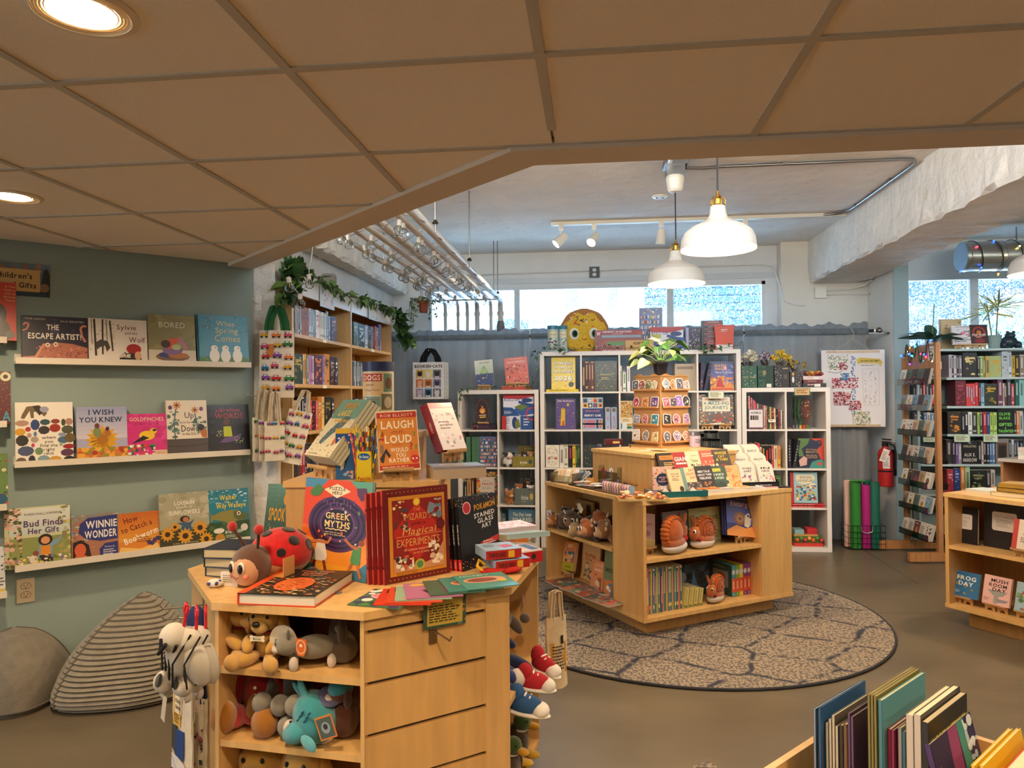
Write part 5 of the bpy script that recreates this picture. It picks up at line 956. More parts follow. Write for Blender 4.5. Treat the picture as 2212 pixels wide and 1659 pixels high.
ivy('ivy_garland','thin ivy strand trailing over the low cube shelf by the curtain',[K(1165,800),K(1150,832),K(1130,836),K(1080,838),K(1010,838),K(997,845),K(993,870),K(990,920),K(992,960),K(993,1000)],44,5)
z=KM.z(0); kb((1191,772,1243,841),z+.02,'e6c81c',[('sc',1,60,0,.05,1,1,'d8b818 f0d830 c8a414',.02,.07,'q')]+[('t',a,.5,y,h,'1c1a18',w,1) for a,y,h,w in (('GUINNESS',.2,.09,.78),('WORLD',.33,.09,.76),('RECORDS',.455,.09,.8),('2026',.66,.15,.76))]+[('t',a,.49,y-.008,h,'f4f0e4',w*.97,1) for a,y,h,w in (('GUINNESS',.2,.08,.78),('WORLD',.33,.08,.76),('RECORDS',.455,.08,.8),('2026',.66,.14,.76))]+[('e',.82,.85,.11,.085,'28241c')],'bright yellow record book standing on another',t=.03,lean=6); flat((1180,841,1250,846),z,'e6c81c','bright yellow record book lying flat',[('bars',.1,.3,.85,.7,1,'28241c')])
pxrow(KF,-.03,z,'1257.5 1263.8 780 2c1c24 c8a068;1264 1270.4 780 34202a c8a068;1271 1276.4 780 5a2c28 d0a878;1276.8 1282.8 780 6a3430 d0a878','first row of tall cube shelf','books in the cube shelves',side='from curtain')
kb((1284,780,1333,843),z,'1c3a30',[('sc',1,130,.06,.06,.94,.94,'b09a50 8a8040 c8b878 6a5a30 9a4a38',.015,.05,'f'),('p',[(.25,.4),(.75,.4),(.75,.6),(.55,.78),(.45,.78),(.25,.6)],'1c3a30'),('t','Dinosaurs',.5,.44,.07,'d8c47c',.5),('bars',.3,.54,.7,.64,2,'c0a860'),('o',.5,.5,.48,.49,.015,'1c2c26')],'dark green book with gold ornament',t=.03)
pxrow(KF,-.03,z,'1339.4 1343.5 790 e0d4c8;1345 1352 802 dce8dc 3c8a50;1354 1361 791 e4e2dc 8a8a8a','first row, middle cube','books in the cube shelves',side='from curtain')
kbox((1458,786,1502,842),z,'b8a890',[('r',.1,.1,.9,.2,'8a7a64')],'plain tan box mostly behind the sticker tower',t=.2,off=-.1)
for k,(u,rl) in enumerate(((1511,-3),(1519,-12))): kb((u,783,u+7,841),z,'2a2444',[('sc',k,10,.1,.1,.9,.9,'c8783c 5a4a80',.1,.3)],'dark slim book leaning beside the dragon book, '+('steeper' if k else 'upright')+' one',t=.14,off=-.03,lean=0,roll=rl)
kb((1534,781,1585,842),z,'2c3468',[('g',0,0,1,.55,'28305c','5a5a98'),('g',0,.55,1,1,'c87838','d89840'),('sc',2,50,.5,.1,1,.8,'5a6ab0 7a88c8 3c4c90 d8a0a0',.03,.08,'q'),('sc',3,40,.0,.5,.6,.85,'e0a050 c88030 f0c870 8a5040',.04,.1),('t','BAKERY',.45,.14,.09,'e8a860',.5,1),('t','DRAGON',.45,.25,.09,'e8a860',.5,1),('t','Fairy Cake',.5,.37,.08,'f0dcc8',.56),('p',[(.22,.88),(.3,.7),(.38,.56),(.48,.6),(.52,.74),(.62,.9)],'b83024'),('r',.05,.92,.95,.99,'c85030')],'blue and gold picture book with a small red dragon',t=.02)
z=KM.z(1); kb((1200,861.5,1243,924.5),z,'5c4c88',[('sc',1,44,.04,.14,.96,.96,'d8c850 e8e0d8 c8a860 8a7ab0',.015,.05,'f'),('t','Dear Bookstore',.5,.07,.06,'e8d8d0',.84,1),('p',[(.28,.32),(.48,.32),(.48,.88),(.24,.88)],'d8b828'),('r',.26,.32,.5,.36,'b89420'),('p',[(.32,.88),(.35,.72),(.42,.72),(.45,.88)],'d0542c'),('e',.62,.2,.06,.05,'d8c850')],'purple picture book with a glowing yellow doorway',t=.014,yaw=-6)
MEM=[('r',0,0,1,1,'d8e0e8')]+[('r',.03+.245*(k%4),.03+.22*(k//4),.25+.245*(k%4),.23+.22*(k//4),'3c5a8c 8ab0c8 c8843c 5a8aa0 e0a030 2c4a3c 3c6a98 d89a50'.split()[k]) for k in range(8)]+[('e',.14+.245*(k%4),.14+.22*(k//4),.06,.06,'28242a e8e0d0 c83c2c 2c3c60'.split()[k%4]) for k in range(8)]+[('r',0,.48,1,1,'2c4c88'),('t','BOOKS & COVERS',.5,.6,.08,'d87a70',.7,1),('t','MEMORY GAME',.5,.8,.1,'f0ece0',.8,1)]
for k in range(2): flat((1259,904+k*10.5,1302,914.4+k*10.5),z+.0441-.0441*k,'a8b8d8','pale blue memory game box lying flat, '+('upper' if k==0 else 'lower')+' of two',[('e',.12,.5,.05,.3,'d87a70'),('r',.22,.3,.62,.7,'d87a90'),('r',.68,.2,.78,.8,'2c3c60'),('r',.84,.2,.95,.8,'c8843c')],cat='game',name='game_box')
kbox((1258,859,1302.5,904),z+.0885,'d8e0e8',MEM,'memory game box standing on two flat ones',t=.05,name='game_box',cat='game')
for k,(a,b) in enumerate(((1307.5,1318.5),(1320,1332.5))): kbox((a,880,b,925),z,'a8b8d4',[('r',.2,.04,.8,.2,'6a6448'),('t','MEMORY',.5,.52,.05,'c85a60',.9,1,-90),('e',.5,.9,.2,.04,'d87a70')],'pale blue memory game box on end, '+('first' if k==0 else 'second')+' of two',t=.16,off=-.03,name='game_box',cat='game')
kbox((1340,866,1366,911),z+.05,'e8d8b0',[('r',.03,.03,.97,.72,'c8a050'),('sc',4,60,.05,.05,.95,.7,'2c2a28 e0c880 8a3c2c f0e8d8 c87830',.04,.08,'q'),('bars',.2,.8,.8,.92,2,'8a6a40')],'cream game box with shelf picture beside the sticker tower',t=.05,name='game_box',cat='game'); flat((1340,913,1366,925),z,'dfe8e8','white and teal flat game box beside the sticker tower',[('r',0,.1,.15,.9,'2c7a98'),('r',.55,.15,.95,.5,'c8a838'),('r',.55,.55,.95,.9,'2c6a58')],cat='game',name='game_box')
kb((1510,852,1585,918),z+.035,'5a5040',[('sc',3,220,0,0,1,1,'3c4c6a c87a30 8a6a3c e0c060 a83c30 2c5a4c d8d0b8',.02,.05,'q'),('r',.1,.1,.9,.56,'e6dcbc'),('t',"WHERE'S WALDO?",.5,.17,.06,'b02c28',.66,1),('t','A-MAZE-ING',.5,.29,.11,'24604c',.72,1),('t','JOURNEYS',.5,.43,.11,'24604c',.66,1),('p',[(.35,.8),(.4,.66),(.6,.62),(.7,.72),(.66,.84)],'7a3c20'),('p',[(.42,.86),(.68,.78),(.7,.84),(.44,.92)],'b8302c'),('r',.3,.94,.7,.98,'efe8d8')],'busy maze puzzle book standing on two easels',t=.012,lean=8)
for k,x in enumerate((1515.5,1553)): keasel((x,915,x+26,925),z,('first','second')[k]+' of two easels under the maze book')
def hangcard(fr,off,px,label,bg,edge,lines,group='printed hanging shelf cards',title=None):
 s0,z0,s1,z1=fr.box(*px,off); w,h=s1-s0,z1-z0; m=M(); m.box(-w/2,0,0,w/2,.0016,h,edge); o=build('shelf_card',m,'paper'); tag(o,label,'sign',group); m=M(); a=Art(m,w,h); a.run([('r',.05,.06,.95,.94,bg)]+([('t',title,.5,.2,.13,'2c2418',.7,1)] if title else [])+[('bars',.12,.34 if title else .2,.88,.86,lines,'4a4232')]); build('card_print',m,'paper',o); o.matrix_world=fr.mat((s0+s1)/2,off,z0); return o
hangcard(KF,.004,(1530,845,1564,861),'pale card hanging from the shelf above the maze book','e8e8c8','a8c8c0',4)
z=KM.z(2); kb((1179,962,1208,1006),z,'e4dfc8',[('o',.5,.5,.42,.44,.015,'7a6a50'),('sc',1,40,.12,.12,.88,.4,'2c3430 c8504c 8a8a70',.03,.06,'f'),('sc',2,30,.12,.7,.88,.9,'2c3430 c8504c',.03,.05,'f'),('e',.25,.6,.1,.07,'c8605c'),('e',.75,.6,.1,.07,'c8605c'),('bars',.3,.5,.7,.66,2,'8a7a5c')],'cream ornate classic book facing out',t=.03,off=-.03)
pxrow(KF,-.03,z,'1209 1217.6 962 e0ddcc 8a8070;1218 1227 962 e0ddcc 8a8070;1228 1236 962 1c1a1c c83c60;1236.6 1243 962 d8c838 a84838;1243.4 1247.2 962 2c4a28 8aa050;1247.4 1253 962 24402c 8aa050','third row of tall cube shelf','books in the cube shelves',side='from curtain')
kb((1260,961,1290,1006),z,'1c2c28',[('sc',1,70,.08,.06,.95,.95,'8a5a3c e0a890 5a6a44 c8a878 3c4a38',.03,.06,'f')],'dark floral classic book facing out',t=.03,off=-.03); pxrow(KF,-.03,z,'1290.6 1294.5 962 4a4a80;1295 1300 962 3a3c5c','third row, second cube','books in the cube shelves',side='from curtain')
def jar(px,z,label,glass,lid,lab,fr=KF,off=-.06):
 s0,z0,s1,z1=fr.box(*px,off); r=(s1-s0)/2; h=z1-z; t=thing('candle_jar',label,'candle',fr.mat((s0+s1)/2,off-r,z+.0005),'candle jars'); m=M(); m.lathe([(0,0),(r*.95,0),(r,.004),(r,h*.72),(r*.9,h*.76)],glass,20,cap=False); build('jar',m,'plastic',t); m=M(); m.lathe([(r*1.02,h*.76),(r*1.02,h),(0,h)],lid,20,cap=False); build('lid',m,'metal',t)
 m=M(); a=Art(m,2*r*.8,h*.5,z0=h*.12,y=-r); a.run([('r',0,0,1,1,lab),('bars',.1,.2,.9,.8,3,'333')]); 
 m.v=[(r*1.004*math.sin(x/r),-r*1.004*math.cos(x/r)+(y+r),zz) for x,y,zz in m.v]; build('jar_label',m,'paper',t)
# support shelf items hidden by the island are left out
# --- low unit beside the map
zt=KR.h; q=random.Random(2)
def planter(px,label,c,art,fl,stems):
 s0,z0,s1,z1=KF.box(*px,-.04); w,h=s1-s0,z1-zt; t=thing('flower_box',label,'vase',KF.mat((s0+s1)/2,-.04,zt+.0005),'book-shaped flower boxes'); D=.12
 m=M(); m.box(-w/2,0,0,w/2,D,h,c); build('box_vase',m,'print',t); m=M(); Art(m,w,h).run(art); build('vase_print',m,'print',t)
 for k in range(stems):
  x=q.uniform(-w*.42,w*.42); L=q.uniform(.06,.13); e=(x+q.uniform(-.04,.04),D*.5+q.uniform(-.05,.03),h+L); m=M(); m.tube([(x*.6,D*.5,h-.02),((x*.6+e[0])/2,e[1],h+L*.5),e],.0018,'5a5434',4); st=build('stem',m,'leaf',t)
  for j in range(fl[1]): blob(st,'blossom',(e[0]+q.uniform(-.018,.018),e[1]+q.uniform(-.018,.018),e[2]+q.uniform(-.03,.015)),(q.uniform(.006,.013),)*3,q.choice(fl[0].split()),(0,0,0),'leaf')
  leaf(st,(x*.6,D*.5,h),.06,'lance',q.choice(['4a3a2c','6a5a34','3a2c28']),(q.uniform(-1,1),-.2,1),q)
planter((1602,791,1635,836),'green book-shaped flower box with cream dried flowers','2c5a44',[('sc',1,40,.05,.05,.95,.95,'d8c8a8 c86850 7a9a70 3c7a5c',.04,.08,'f'),('r',.48,0,.52,1,'1c3c30'),('t','PRIDE',.26,.5,.06,'d8c088',.36),('t','PERSUASION',.74,.5,.06,'d8c088',.4)],('e8dcc0 d8c8a0 f0e8d4',8),9)
planter((1637,790,1671,836),'dark green flower box with purple dried flowers','1c4430',[('sc',1,30,.05,.05,.45,.95,'2c5a40 143424',.06,.14),('r',.5,0,1,1,'143420'),('e',.42,.32,.12,.12,'8a7a50'),('r',.55,.82,.85,.98,'e0dcd0')],('5a4a70 8a7a98 3a3450 c0b0a8',7),8)
planter((1673,790,1705,836),'black flower box with white lettering and yellow dried flowers','1a1a1a',[('sc',1,40,.02,.1,.46,.95,'c8c4bc 8a8680',.02,.04),('r',.5,.02,.97,.98,'28241e'),('r',.55,.1,.92,.16,'a89060'),('r',.62,.4,.85,.6,'5a5040')],('d8b428 c8a020 e8cc50',10),10)
planter((1707,803,1732,836),'small dark flower box with skeleton pattern and brown sprigs','26242a',[('sc',1,20,.5,.05,.95,.95,'c8684c 8a9aa0 d8b060',.06,.1,'f'),('e',.25,.5,.1,.2,'e0dcd4'),('e',.25,.15,.1,.1,'d8a030')],('c8a028 7a6a3c 5a4a30',6),7)
for k,(a,b,v0,v1,c,l) in enumerate(((1734,1785,828,835.8,'28262c','lowest'),(1736,1778,820.4,828,'6a2028','middle'),(1735,1778,812.6,820.4,'d8c8c4','top'))): flat((a,v0,b,v1),zt+(0,.0345,.069)[k],c,f'{cname(c)} book, {l} of the small stack beside the flower boxes',[('bars',.2,.2,.8,.8,1,'d8a8a0'),('r',.5,.15,.75,.85,'e0dcd4')] if k!=1 else [('bars',.2,.3,.8,.7,1,'b89080')],d=.12)
t=thing('dried_bouquet','small heap of red and yellow dried flowers on the book stack','flowers',KF.mat(KF.st(1758,812,-.08)[0],-.09,zt+.105))
for k in range(30): blob(t,'blossom',(q.uniform(-.08,.08),q.uniform(-.03,.03),q.uniform(.008,.04)),(q.uniform(.01,.018),)*3,q.choice(['7a2430','a83c3c','d8a838','c8783c','5a2028']),(0,0,0),'leaf')
z=KR.z(0)
for k in range(18):
 u=1613+k*4.6; vt=851+4.2*(k if k<5 else 5+(k-5)*.3); s0=KF.st(u,900,-.05)[0]; s1=KF.st(u+4.2,900,-.05)[0]; zz=KF.st(u,vt,-.05)[1]; c=q.choice('8a3c48 3c4a40 d8c8a0 28242c c87a8a 5a7a6a e0a0a8 4a5a80 c8b068 2c5a3c d84870 e8e0d0'.split()); w=(s1-s0)/2; m=M(); y=q.uniform(-.01,.01); h=zz-z
 m.tube([(0,y,.0),(0,y,h*.5),(q.uniform(-.004,.004),y,h*.97),(0,y,h)],[w,w,w,w*.6],c,8); a=random.Random(k)
 for j in range(10): m.ell((a.uniform(-w*.5,w*.5),y-w*.9,h*a.uniform(.05,.95)),(w*.4,.0015,w*.5),a.choice(['e8dcc8','d8485c','3c6a58','e8b848','2c2c34']),n=6,k=4)
 o=build('book_sleeve',m,'fabric'); tag(o,f'rolled patterned fabric book sleeve, {ORD[k]} from the tall shelf','book sleeve','fabric book sleeves'); o.matrix_world=KF.mat((s0+s1)/2,-.07,z+.0005)
hangcard(KF,-.035,(1617,883,1649,925.3),'white card with pink lettering before the fabric sleeves','e2dcda','8a6a80',1,title='HANDMADE'); 
hangcard(KF,-.03,(1660,906,1675,912),'tiny white price tag on the fabric sleeves','f0ece4','f0ece4',1)
for k in range(5):
 u=1712+k*8.6; c='28302c 2c4a30 3a5a38 4a3a30 6a3c34'.split()[k]; b='b87a70 7a98b0 e0b038 c84848 5a7a3c'.split()[k]; s0,z0,s1,z1=KF.box(u-3,856+k*1,u+10,926,-.06); h=z1-z; w=.085; m=M(); m.plate([(-.02,0),(.02,0),(.02,h*.12),(.006,h*.24),(w*.5,h*.42),(w*.55,h*.62),(w*.4,h*.85),(0,h),(-w*.4,h*.85),(-w*.55,h*.62),(-w*.5,h*.42),(-.006,h*.24),(-.02,h*.12)],0,.003,c); o=build('hand_fan',m,'print'); tag(o,f'dark balloon-shaped paper fan, {ORD[k]} from the fabric sleeves','fan','paper fans'); m=M(); Art(m,w,h).run([('r',.28,.88,.72,1,b),('sc',k,10,.1,.1,.9,.6,'5a7a50 8a6a4c c8b080 7a98a0',.06,.14)]); build('fan_print',m,'print',o); o.matrix_world=KF.mat((s0+s1)/2-.01,-.05-.014*k,z+.0005,0,58-8*k)
hangcard(KF,.004,(1716,838,1750,854),'tan card on the shelf edge above the paper fans','dcb078','5a8a78',2,title='BOOKISH FANS')
z=KR.z(1); pxrow(KF,-.03,z,'1612 1618 962 4a3038;1618.5 1624 960 d8d0c0;1624.5 1630 959 c84040;1630.5 1636 962 e0c8c0;1637 1641.5 958 d8484c;1642 1645.6 966 e0d0b8;1646 1653 963 1c1a1a c8a030;1653.6 1660 963 141214 d04030;1660.4 1666.6 963 141214 d04030;1667 1671 964 c03c34;1671.5 1679.5 963 d8c0a0 8a6040;1680 1686 963 e0b030 c03060','second row beside the map','books in the cube shelves',side='from tall shelf')
for k,(u,rl) in enumerate(((1702.5,0),(1711,-11))): kb((u,950,u+6.5,1011),z,'2a2c34',[('bars',.3,.2,.7,.8,6,'c8c4bc')],'dark slim book beside the beasts book, '+('leaning' if k else 'upright')+' one',t=.2,off=-.03,lean=0,roll=rl)
kb((1725,947.5,1782,1011),z,'1c2440',[('p',[(0,0),(.45,0),(.35,.2),(.12,.35),(.2,.6),(0,.62)],'5a7a3c'),('p',[(.45,0),(1,0),(1,.7),(.85,.75),(.7,.4),(.86,.2),(.75,.12)],'c8482c'),('l',[(.7,.1),(.84,.08),(.86,.22),(.76,.3)],.06,'1c2440'),('p',[(0,.75),(.2,.6),(.32,.68),(.3,.9),(.05,.95)],'d8a898'),('p',[(.4,.98),(.5,.8),(.75,.72),(1,.75),(1,1),(.4,1)],'3c8a7a'),('e',.8,.86,.12,.05,'c84848'),('t','MYTHICAL',.5,.38,.05,'d8b060',.42),('t','BEASTS',.5,.46,.075,'d8b060',.44),('t','MAGICAL',.5,.58,.065,'d8b060',.44),('t','CREATURES',.5,.65,.05,'d8b060',.42)],'navy book with a red dragon and green serpent',t=.022)
z=KR.z(2); kbox((1673,1027,1687,1051),z+.05,'4a6a3c',[('sc',1,20,.1,.1,.9,.9,'c8b868 8aa860 e0d8c0',.06,.14)],'green patterned box behind the black card stand',t=.1); kb((1708,1021,1766,1088),z+.036,'9cc4c4',[('r',0,0,.12,1,'b8302c'),('p',[(.22,.08),(.85,.06),(.92,.2),(.8,.34),(.5,.4),(.3,.36),(.2,.22)],'e8dcb8'),('t','READING',.57,.16,.08,'2c3c44',.44),('t','ADVENTURE',.56,.27,.09,'2c3c44',.56),('e',.82,.44,.14,.09,'ecdcc0'),('sc',3,60,.2,.42,.95,.92,'d84838 e0b840 3c6a98 f0e8dc 6a3c2c 3c8a5c',.03,.07)],'pale teal picture book with red spine and crowd',t=.02)
for k in range(2): flat((1709,1088.6+5*k,1781,1093.4+5*k),z+.0185-.0185*k,'c83438','red picture book lying flat, '+('upper' if k==0 else 'lower')+' of two',[('bars',.05,.25,.9,.75,1,'f0d0c8')])
z=KR.z(3); t=thing('toy_tray','red tray of wooden toy vegetables on the bottom row','toy',KF.mat(KF.st(1748,1170,-.05)[0],-.05,z)); m=M(); m.box(-.13,0,0,.12,.2,.03,'c83c30'); build('tray',m,'plastic',t); m=M(); m.box(-.125,.02,.03,.115,.19,.085,'4a6a34'); build('toy_crate',m,'print',t); m=M(); m.box(-.12,.04,.085,.09,.18,.1,'c89a58'); m.box(-.11,.05,.1,-.03,.17,.14,'8ab0b4'); m.box(.0,.05,.1,.085,.17,.15,'c83438'); build('toy_boxes',m,'print',t)
for k in range(7): blob(t,'toy_vegetable',(-.1+k*.035,.012,.055+.015*(k%2)),(.018,.014,.018),'d86a34 5a8a3c c83c30 e0a848'.split()[k%4],(0,0,0),'plastic')
# tote with cats hanging before the curtain
CF_=Fr(0,7.08,0); s0,z0,s1,z1=CF_.box(895,783,965,862); CATS=[('t','BOOKISH CATS',.5,.1,.08,'1c1a1c',.9,1)]
for k in range(9):
 x,y=.1+.28*(k%3),.2+.26*(k//3); c='d8a848 e8d070 7a7a80 d8703c c88a48 8a88a0 9a8aa0 5a88b0 6a6a78'.split()[k]; d='282428 f0e4d0 3a3434 e8b088 8a4a28 3a3848 c8b8c0 28242c e0d8d0'.split()[k]
 CATS+=[('r',x,y,x+.25,y+.23,c),('e',x+.125,y+.12,.08,.07,d),('p',[(x+.05,y+.09),(x+.06,y+.02),(x+.11,y+.06)],d),('p',[(x+.2,y+.09),(x+.19,y+.02),(x+.14,y+.06)],d),('r',x+.06,y+.18,x+.19,y+.22,'e8e0d8')]
tote('white shopping tote with a grid of nine cat pictures',CF_.mat((s0+s1)/2-.005,.06,z0),(s1-s0)*.96,z1-z0,.05,CATS,'161616',.14,'efe9e0',gus='161616')
for k in range(2): tote('white and black tote behind the cat pictures tote, '+('nearer' if k==0 else 'further')+' one',CF_.mat((s0+s1)/2+.012+.012*k,.02-.03*k,z0-.004*k),(s1-s0)*.96,z1-z0,.02,[],'161616',.14,'e4ded4',gus='161616',group='totes behind the cat tote')
m=M(); p=CF_.pt((s0+s1)/2-.005,.06,z1+.13); m.tube([(p.x,p.y,p.z-.02),(p.x+.01,p.y+.01,p.z+.04),(p.x-.012,YC-.02,RODZ-.02),(p.x-.01,YC-.03,RODZ+.02),(p.x,YC+.02,RODZ+.03)],.003,'e8e4dc',6); tag(build('wire_hook',m,'metal'),'white wire hook hanging the cat tote from the curtain rod','hook')
# hanging adventure map
MF=Fr(0,7.10,0); s0,z0,s1,z1=MF.box(1775,756,1912,922); s1=min(s1,2.77); w,h=s1-s0,z1-z0; t=thing('wall_map','white hanging adventure map poster with wooden top and bottom bars','poster',MF.mat((s0+s1)/2,0,z0))
m=M(); m.box(-w/2,0,.0,w/2,.002,h,'e9e4e2'); build('sheet',m,'paper',t)
for zz in (.0,h-.028): m=M(); m.box(-w*.42,-.006,zz,w*.42,.006,zz+.022,'d0b088'); build('wood_bar',m,'wood',t)
m=M(); m.tube([(-w*.3,0,h-.01),(0,0,h+.1),(w*.3,0,h-.01)],.0015,'d8d4cc',5); m.tube([(0,0,h+.1),(.008,-.01,h+.16),(-.004,.02,RODZ-z0+.02),(-.002,.06,RODZ-z0+.02)],.002,'e8e4dc',5); build('hanger',m,'plastic',t)
m=M(); a=Art(m,w,h); VG=dict(a='6a8a4c 8aa868 3c5a34 c8b868',b='a83c48 7a2c38 c88a90 d8b0b0',c='3c6a98 5a88b0 8aa8c0')
a.run([('sc',1,150,.1,.06,.42,.26,VG['a'],.01,.025,'f'),('sc',2,40,.28,.16,.4,.26,VG['b'],.01,.02),('l',[(.1,.28),(.24,.3),(.34,.27)],.008,'6a6a88'),('sc',3,110,.46,.08,.54,.86,VG['c'],.008,.016),('sc',4,170,.16,.36,.58,.5,VG['b'],.01,.022),('sc',5,150,.18,.54,.46,.72,VG['b'],.01,.022),('sc',6,60,.3,.3,.44,.4,VG['c'],.01,.02),('sc',7,90,.42,.66,.62,.78,VG['b'],.01,.02),('sc',8,170,.48,.8,.76,.98,VG['a']+' a87850',.01,.022,'f'),('p',[(.55,.12),(.62,.1),(.92,.12),(.96,.16),(.93,.22),(.9,.18),(.62,.17),(.57,.19)],'d8c060'),('t','ADVENTURE MAP',.76,.145,.026,'3a2c1c',.3,1),('bars',.62,.2,.9,.215,1,'6a6458'),('l',[(.64,.25),(.9,.25),(.9,.72),(.66,.72),(.64,.25)],.005,'c8c0b8')])
for x in (.69,.76,.84):
 a.i+=1; a.sc(int(x*100),26,x-.025,.27,x+.025,.71,'5a4a4c 8a7a80 3c4a5a a85a58',.007,.014,'f')
build('map_print',m,'paper',t)
# -- octagonal maple display in front
OC=Vector((-.83,2.64)); OR=.6; TZ=.80; MW='d8a95f'
def octo(r,n=8): return [(OC.x+r/math.cos(R(22.5))*math.cos(R(-52+22.5+45*k)),OC.y+r/math.cos(R(22.5))*math.sin(R(-52+22.5+45*k))) for k in range(n)]
def oface(phi,r=OR-.012): return Fr(OC.x+r*math.cos(R(phi)),OC.y+r*math.sin(R(phi)),phi+90)
FF,LF,BF,RF=oface(-52),oface(-97),oface(-142),oface(-7); HS=(OR-.012)*math.tan(R(22.5))
t=OCT=thing('display_island','octagonal maple display island with slatted front in the near centre','display unit')
m=M(); m.prism(octo(OR),TZ-.024,TZ,'dcae66'); build('top_board',m,'wood',t)
m=M(); m.prism(octo(OR-.05),0,.07,'b98a4c'); build('plinth',m,'wood',t); m=M(); m.prism(octo(OR-.012),.07,.092,MW); build('bottom_board',m,'wood',t); m=M(); m.prism(octo(.25),.09,TZ-.03,'b98a4c'); build('core_panel',m,'wood',t)
def fbox(fr,s0,y0,z0,s1,y1,z1,c,name,mat='wood',par=None): m=M(fr.mat(0,0,0)); m.box(s0,y0,z0,s1,y1,z1,c); return build(name,m,mat,par or t)
# front: stiles and slat boards with dark grooves between
GZ=[(FF.st(788,v)[1]+FF.st(1050,v2)[1])/2 for v,v2 in ((1362,1325),(1475,1427),(1588,1530),(1701,1632))]; GZ.append(GZ[-1]-.152)
sl,sr=FF.st(787,1450)[0],FF.st(1050,1450)[0]
fbox(FF,-HS,0,.092,sl,.02,TZ-.024,'d6a65c','stile'); fbox(FF,sr,0,.092,HS,.02,TZ-.024,'d9aa62','stile'); fbox(FF,sl,.018,.092,sr,.022,TZ-.024,'3a2412','groove_back')
zz=[TZ-.024]+GZ+[.092]
for a,b in zip(zz,zz[1:]): fbox(FF,sl,.002,b+(.006 if b>.1 else 0),sr,.018,a-(.006 if a<TZ-.03 else 0),'d8a85e','slat_board')
# shelved faces
def shelved(fr,zs,d=.3):
 for s in (-1,1): fbox(fr,s*HS-(.012 if s>0 else -.0),0,.092,s*HS+(.012 if s<0 else 0),d,TZ-.024,'dcae68','side_panel')
 for z in zs: fbox(fr,-HS+.013,.004,z-.02,HS-.013,d,z,'d9aa60','shelf')
 for s in (-1,1):
  for k in range(22):
   m=M(fr.mat(0,0,0)); x=s*(HS-.0125); z=.16+k*.026; m.add([(x,.04,z),(x,.046,z),(x,.046,z+.006),(x,.04,z+.006)],[(0,1,2,3)],'2a1a0c'); 
   if k==0: mm=m
   else: mm.add(m.v,[(0,1,2,3)],'2a1a0c')
  o=build('peg_hole_strip',mm,'paint',t); o['kind']='stuff'
SZ=(.603,.383,.092); shelved(LF,SZ[:2]); shelved(RF,(.42,))
fbox(BF,-HS,0,.092,HS,.018,TZ-.024,'d2a058','side_face')
for ph in (38,83,128,173): fbox(oface(ph),-HS,0,.092,HS,.018,TZ-.024,'d2a058','side_face')
RZ1,RZ2=1.11,1.29
def riser(cx,cy,w,d,rz,z0,z1,label):
 o=thing('display_riser',label,'display unit',TR(cx,cy,0,rz)); m=M(); m.box(-w/2+.008,-d/2+.008,z0,w/2-.008,d/2-.008,z1-.022,'cf9f58'); build('riser_body',m,'wood',o); m=M(); m.box(-w/2,-d/2,z1-.022,w/2,d/2,z1,'dcae66'); build('riser_top',m,'wood',o)
RC=Vector((-.553,2.56)); RA=R(4); rc=RC+Vector((-math.cos(RA),-math.sin(RA)))*.285+Vector((-math.sin(RA),math.cos(RA)))*.2
riser(rc.x,rc.y,.57,.40,4,TZ+.0005,RZ1,'maple riser box standing on the display island'); riser(-.80,2.83,.26,.2,4,RZ1+.0005,RZ2-.012,'small upper maple riser carrying the dog puzzle tube'); RZ2-=.012
def sbook(bl,br,tl,z,t,lean,cov,art,label,name='picture_book',roll=0,h=None,**k):
 """book standing on a level surface, its lower front corners seen at two pixels"""
 a,b=atZ(*bl,z),atZ(*br,z); d=b-a; fr=Fr(a.x,a.y,math.degrees(math.atan2(d.y,d.x))); w=d.length
 if h is None: h=(fr.st(*tl,-.02)[1]-z)/math.cos(R(lean))
 return book(name,label,w,h,t,fr.mat(w/2,0,z+t*math.sin(R(lean))+.0006,lean,0,roll),cov,art,**k),fr,w,h
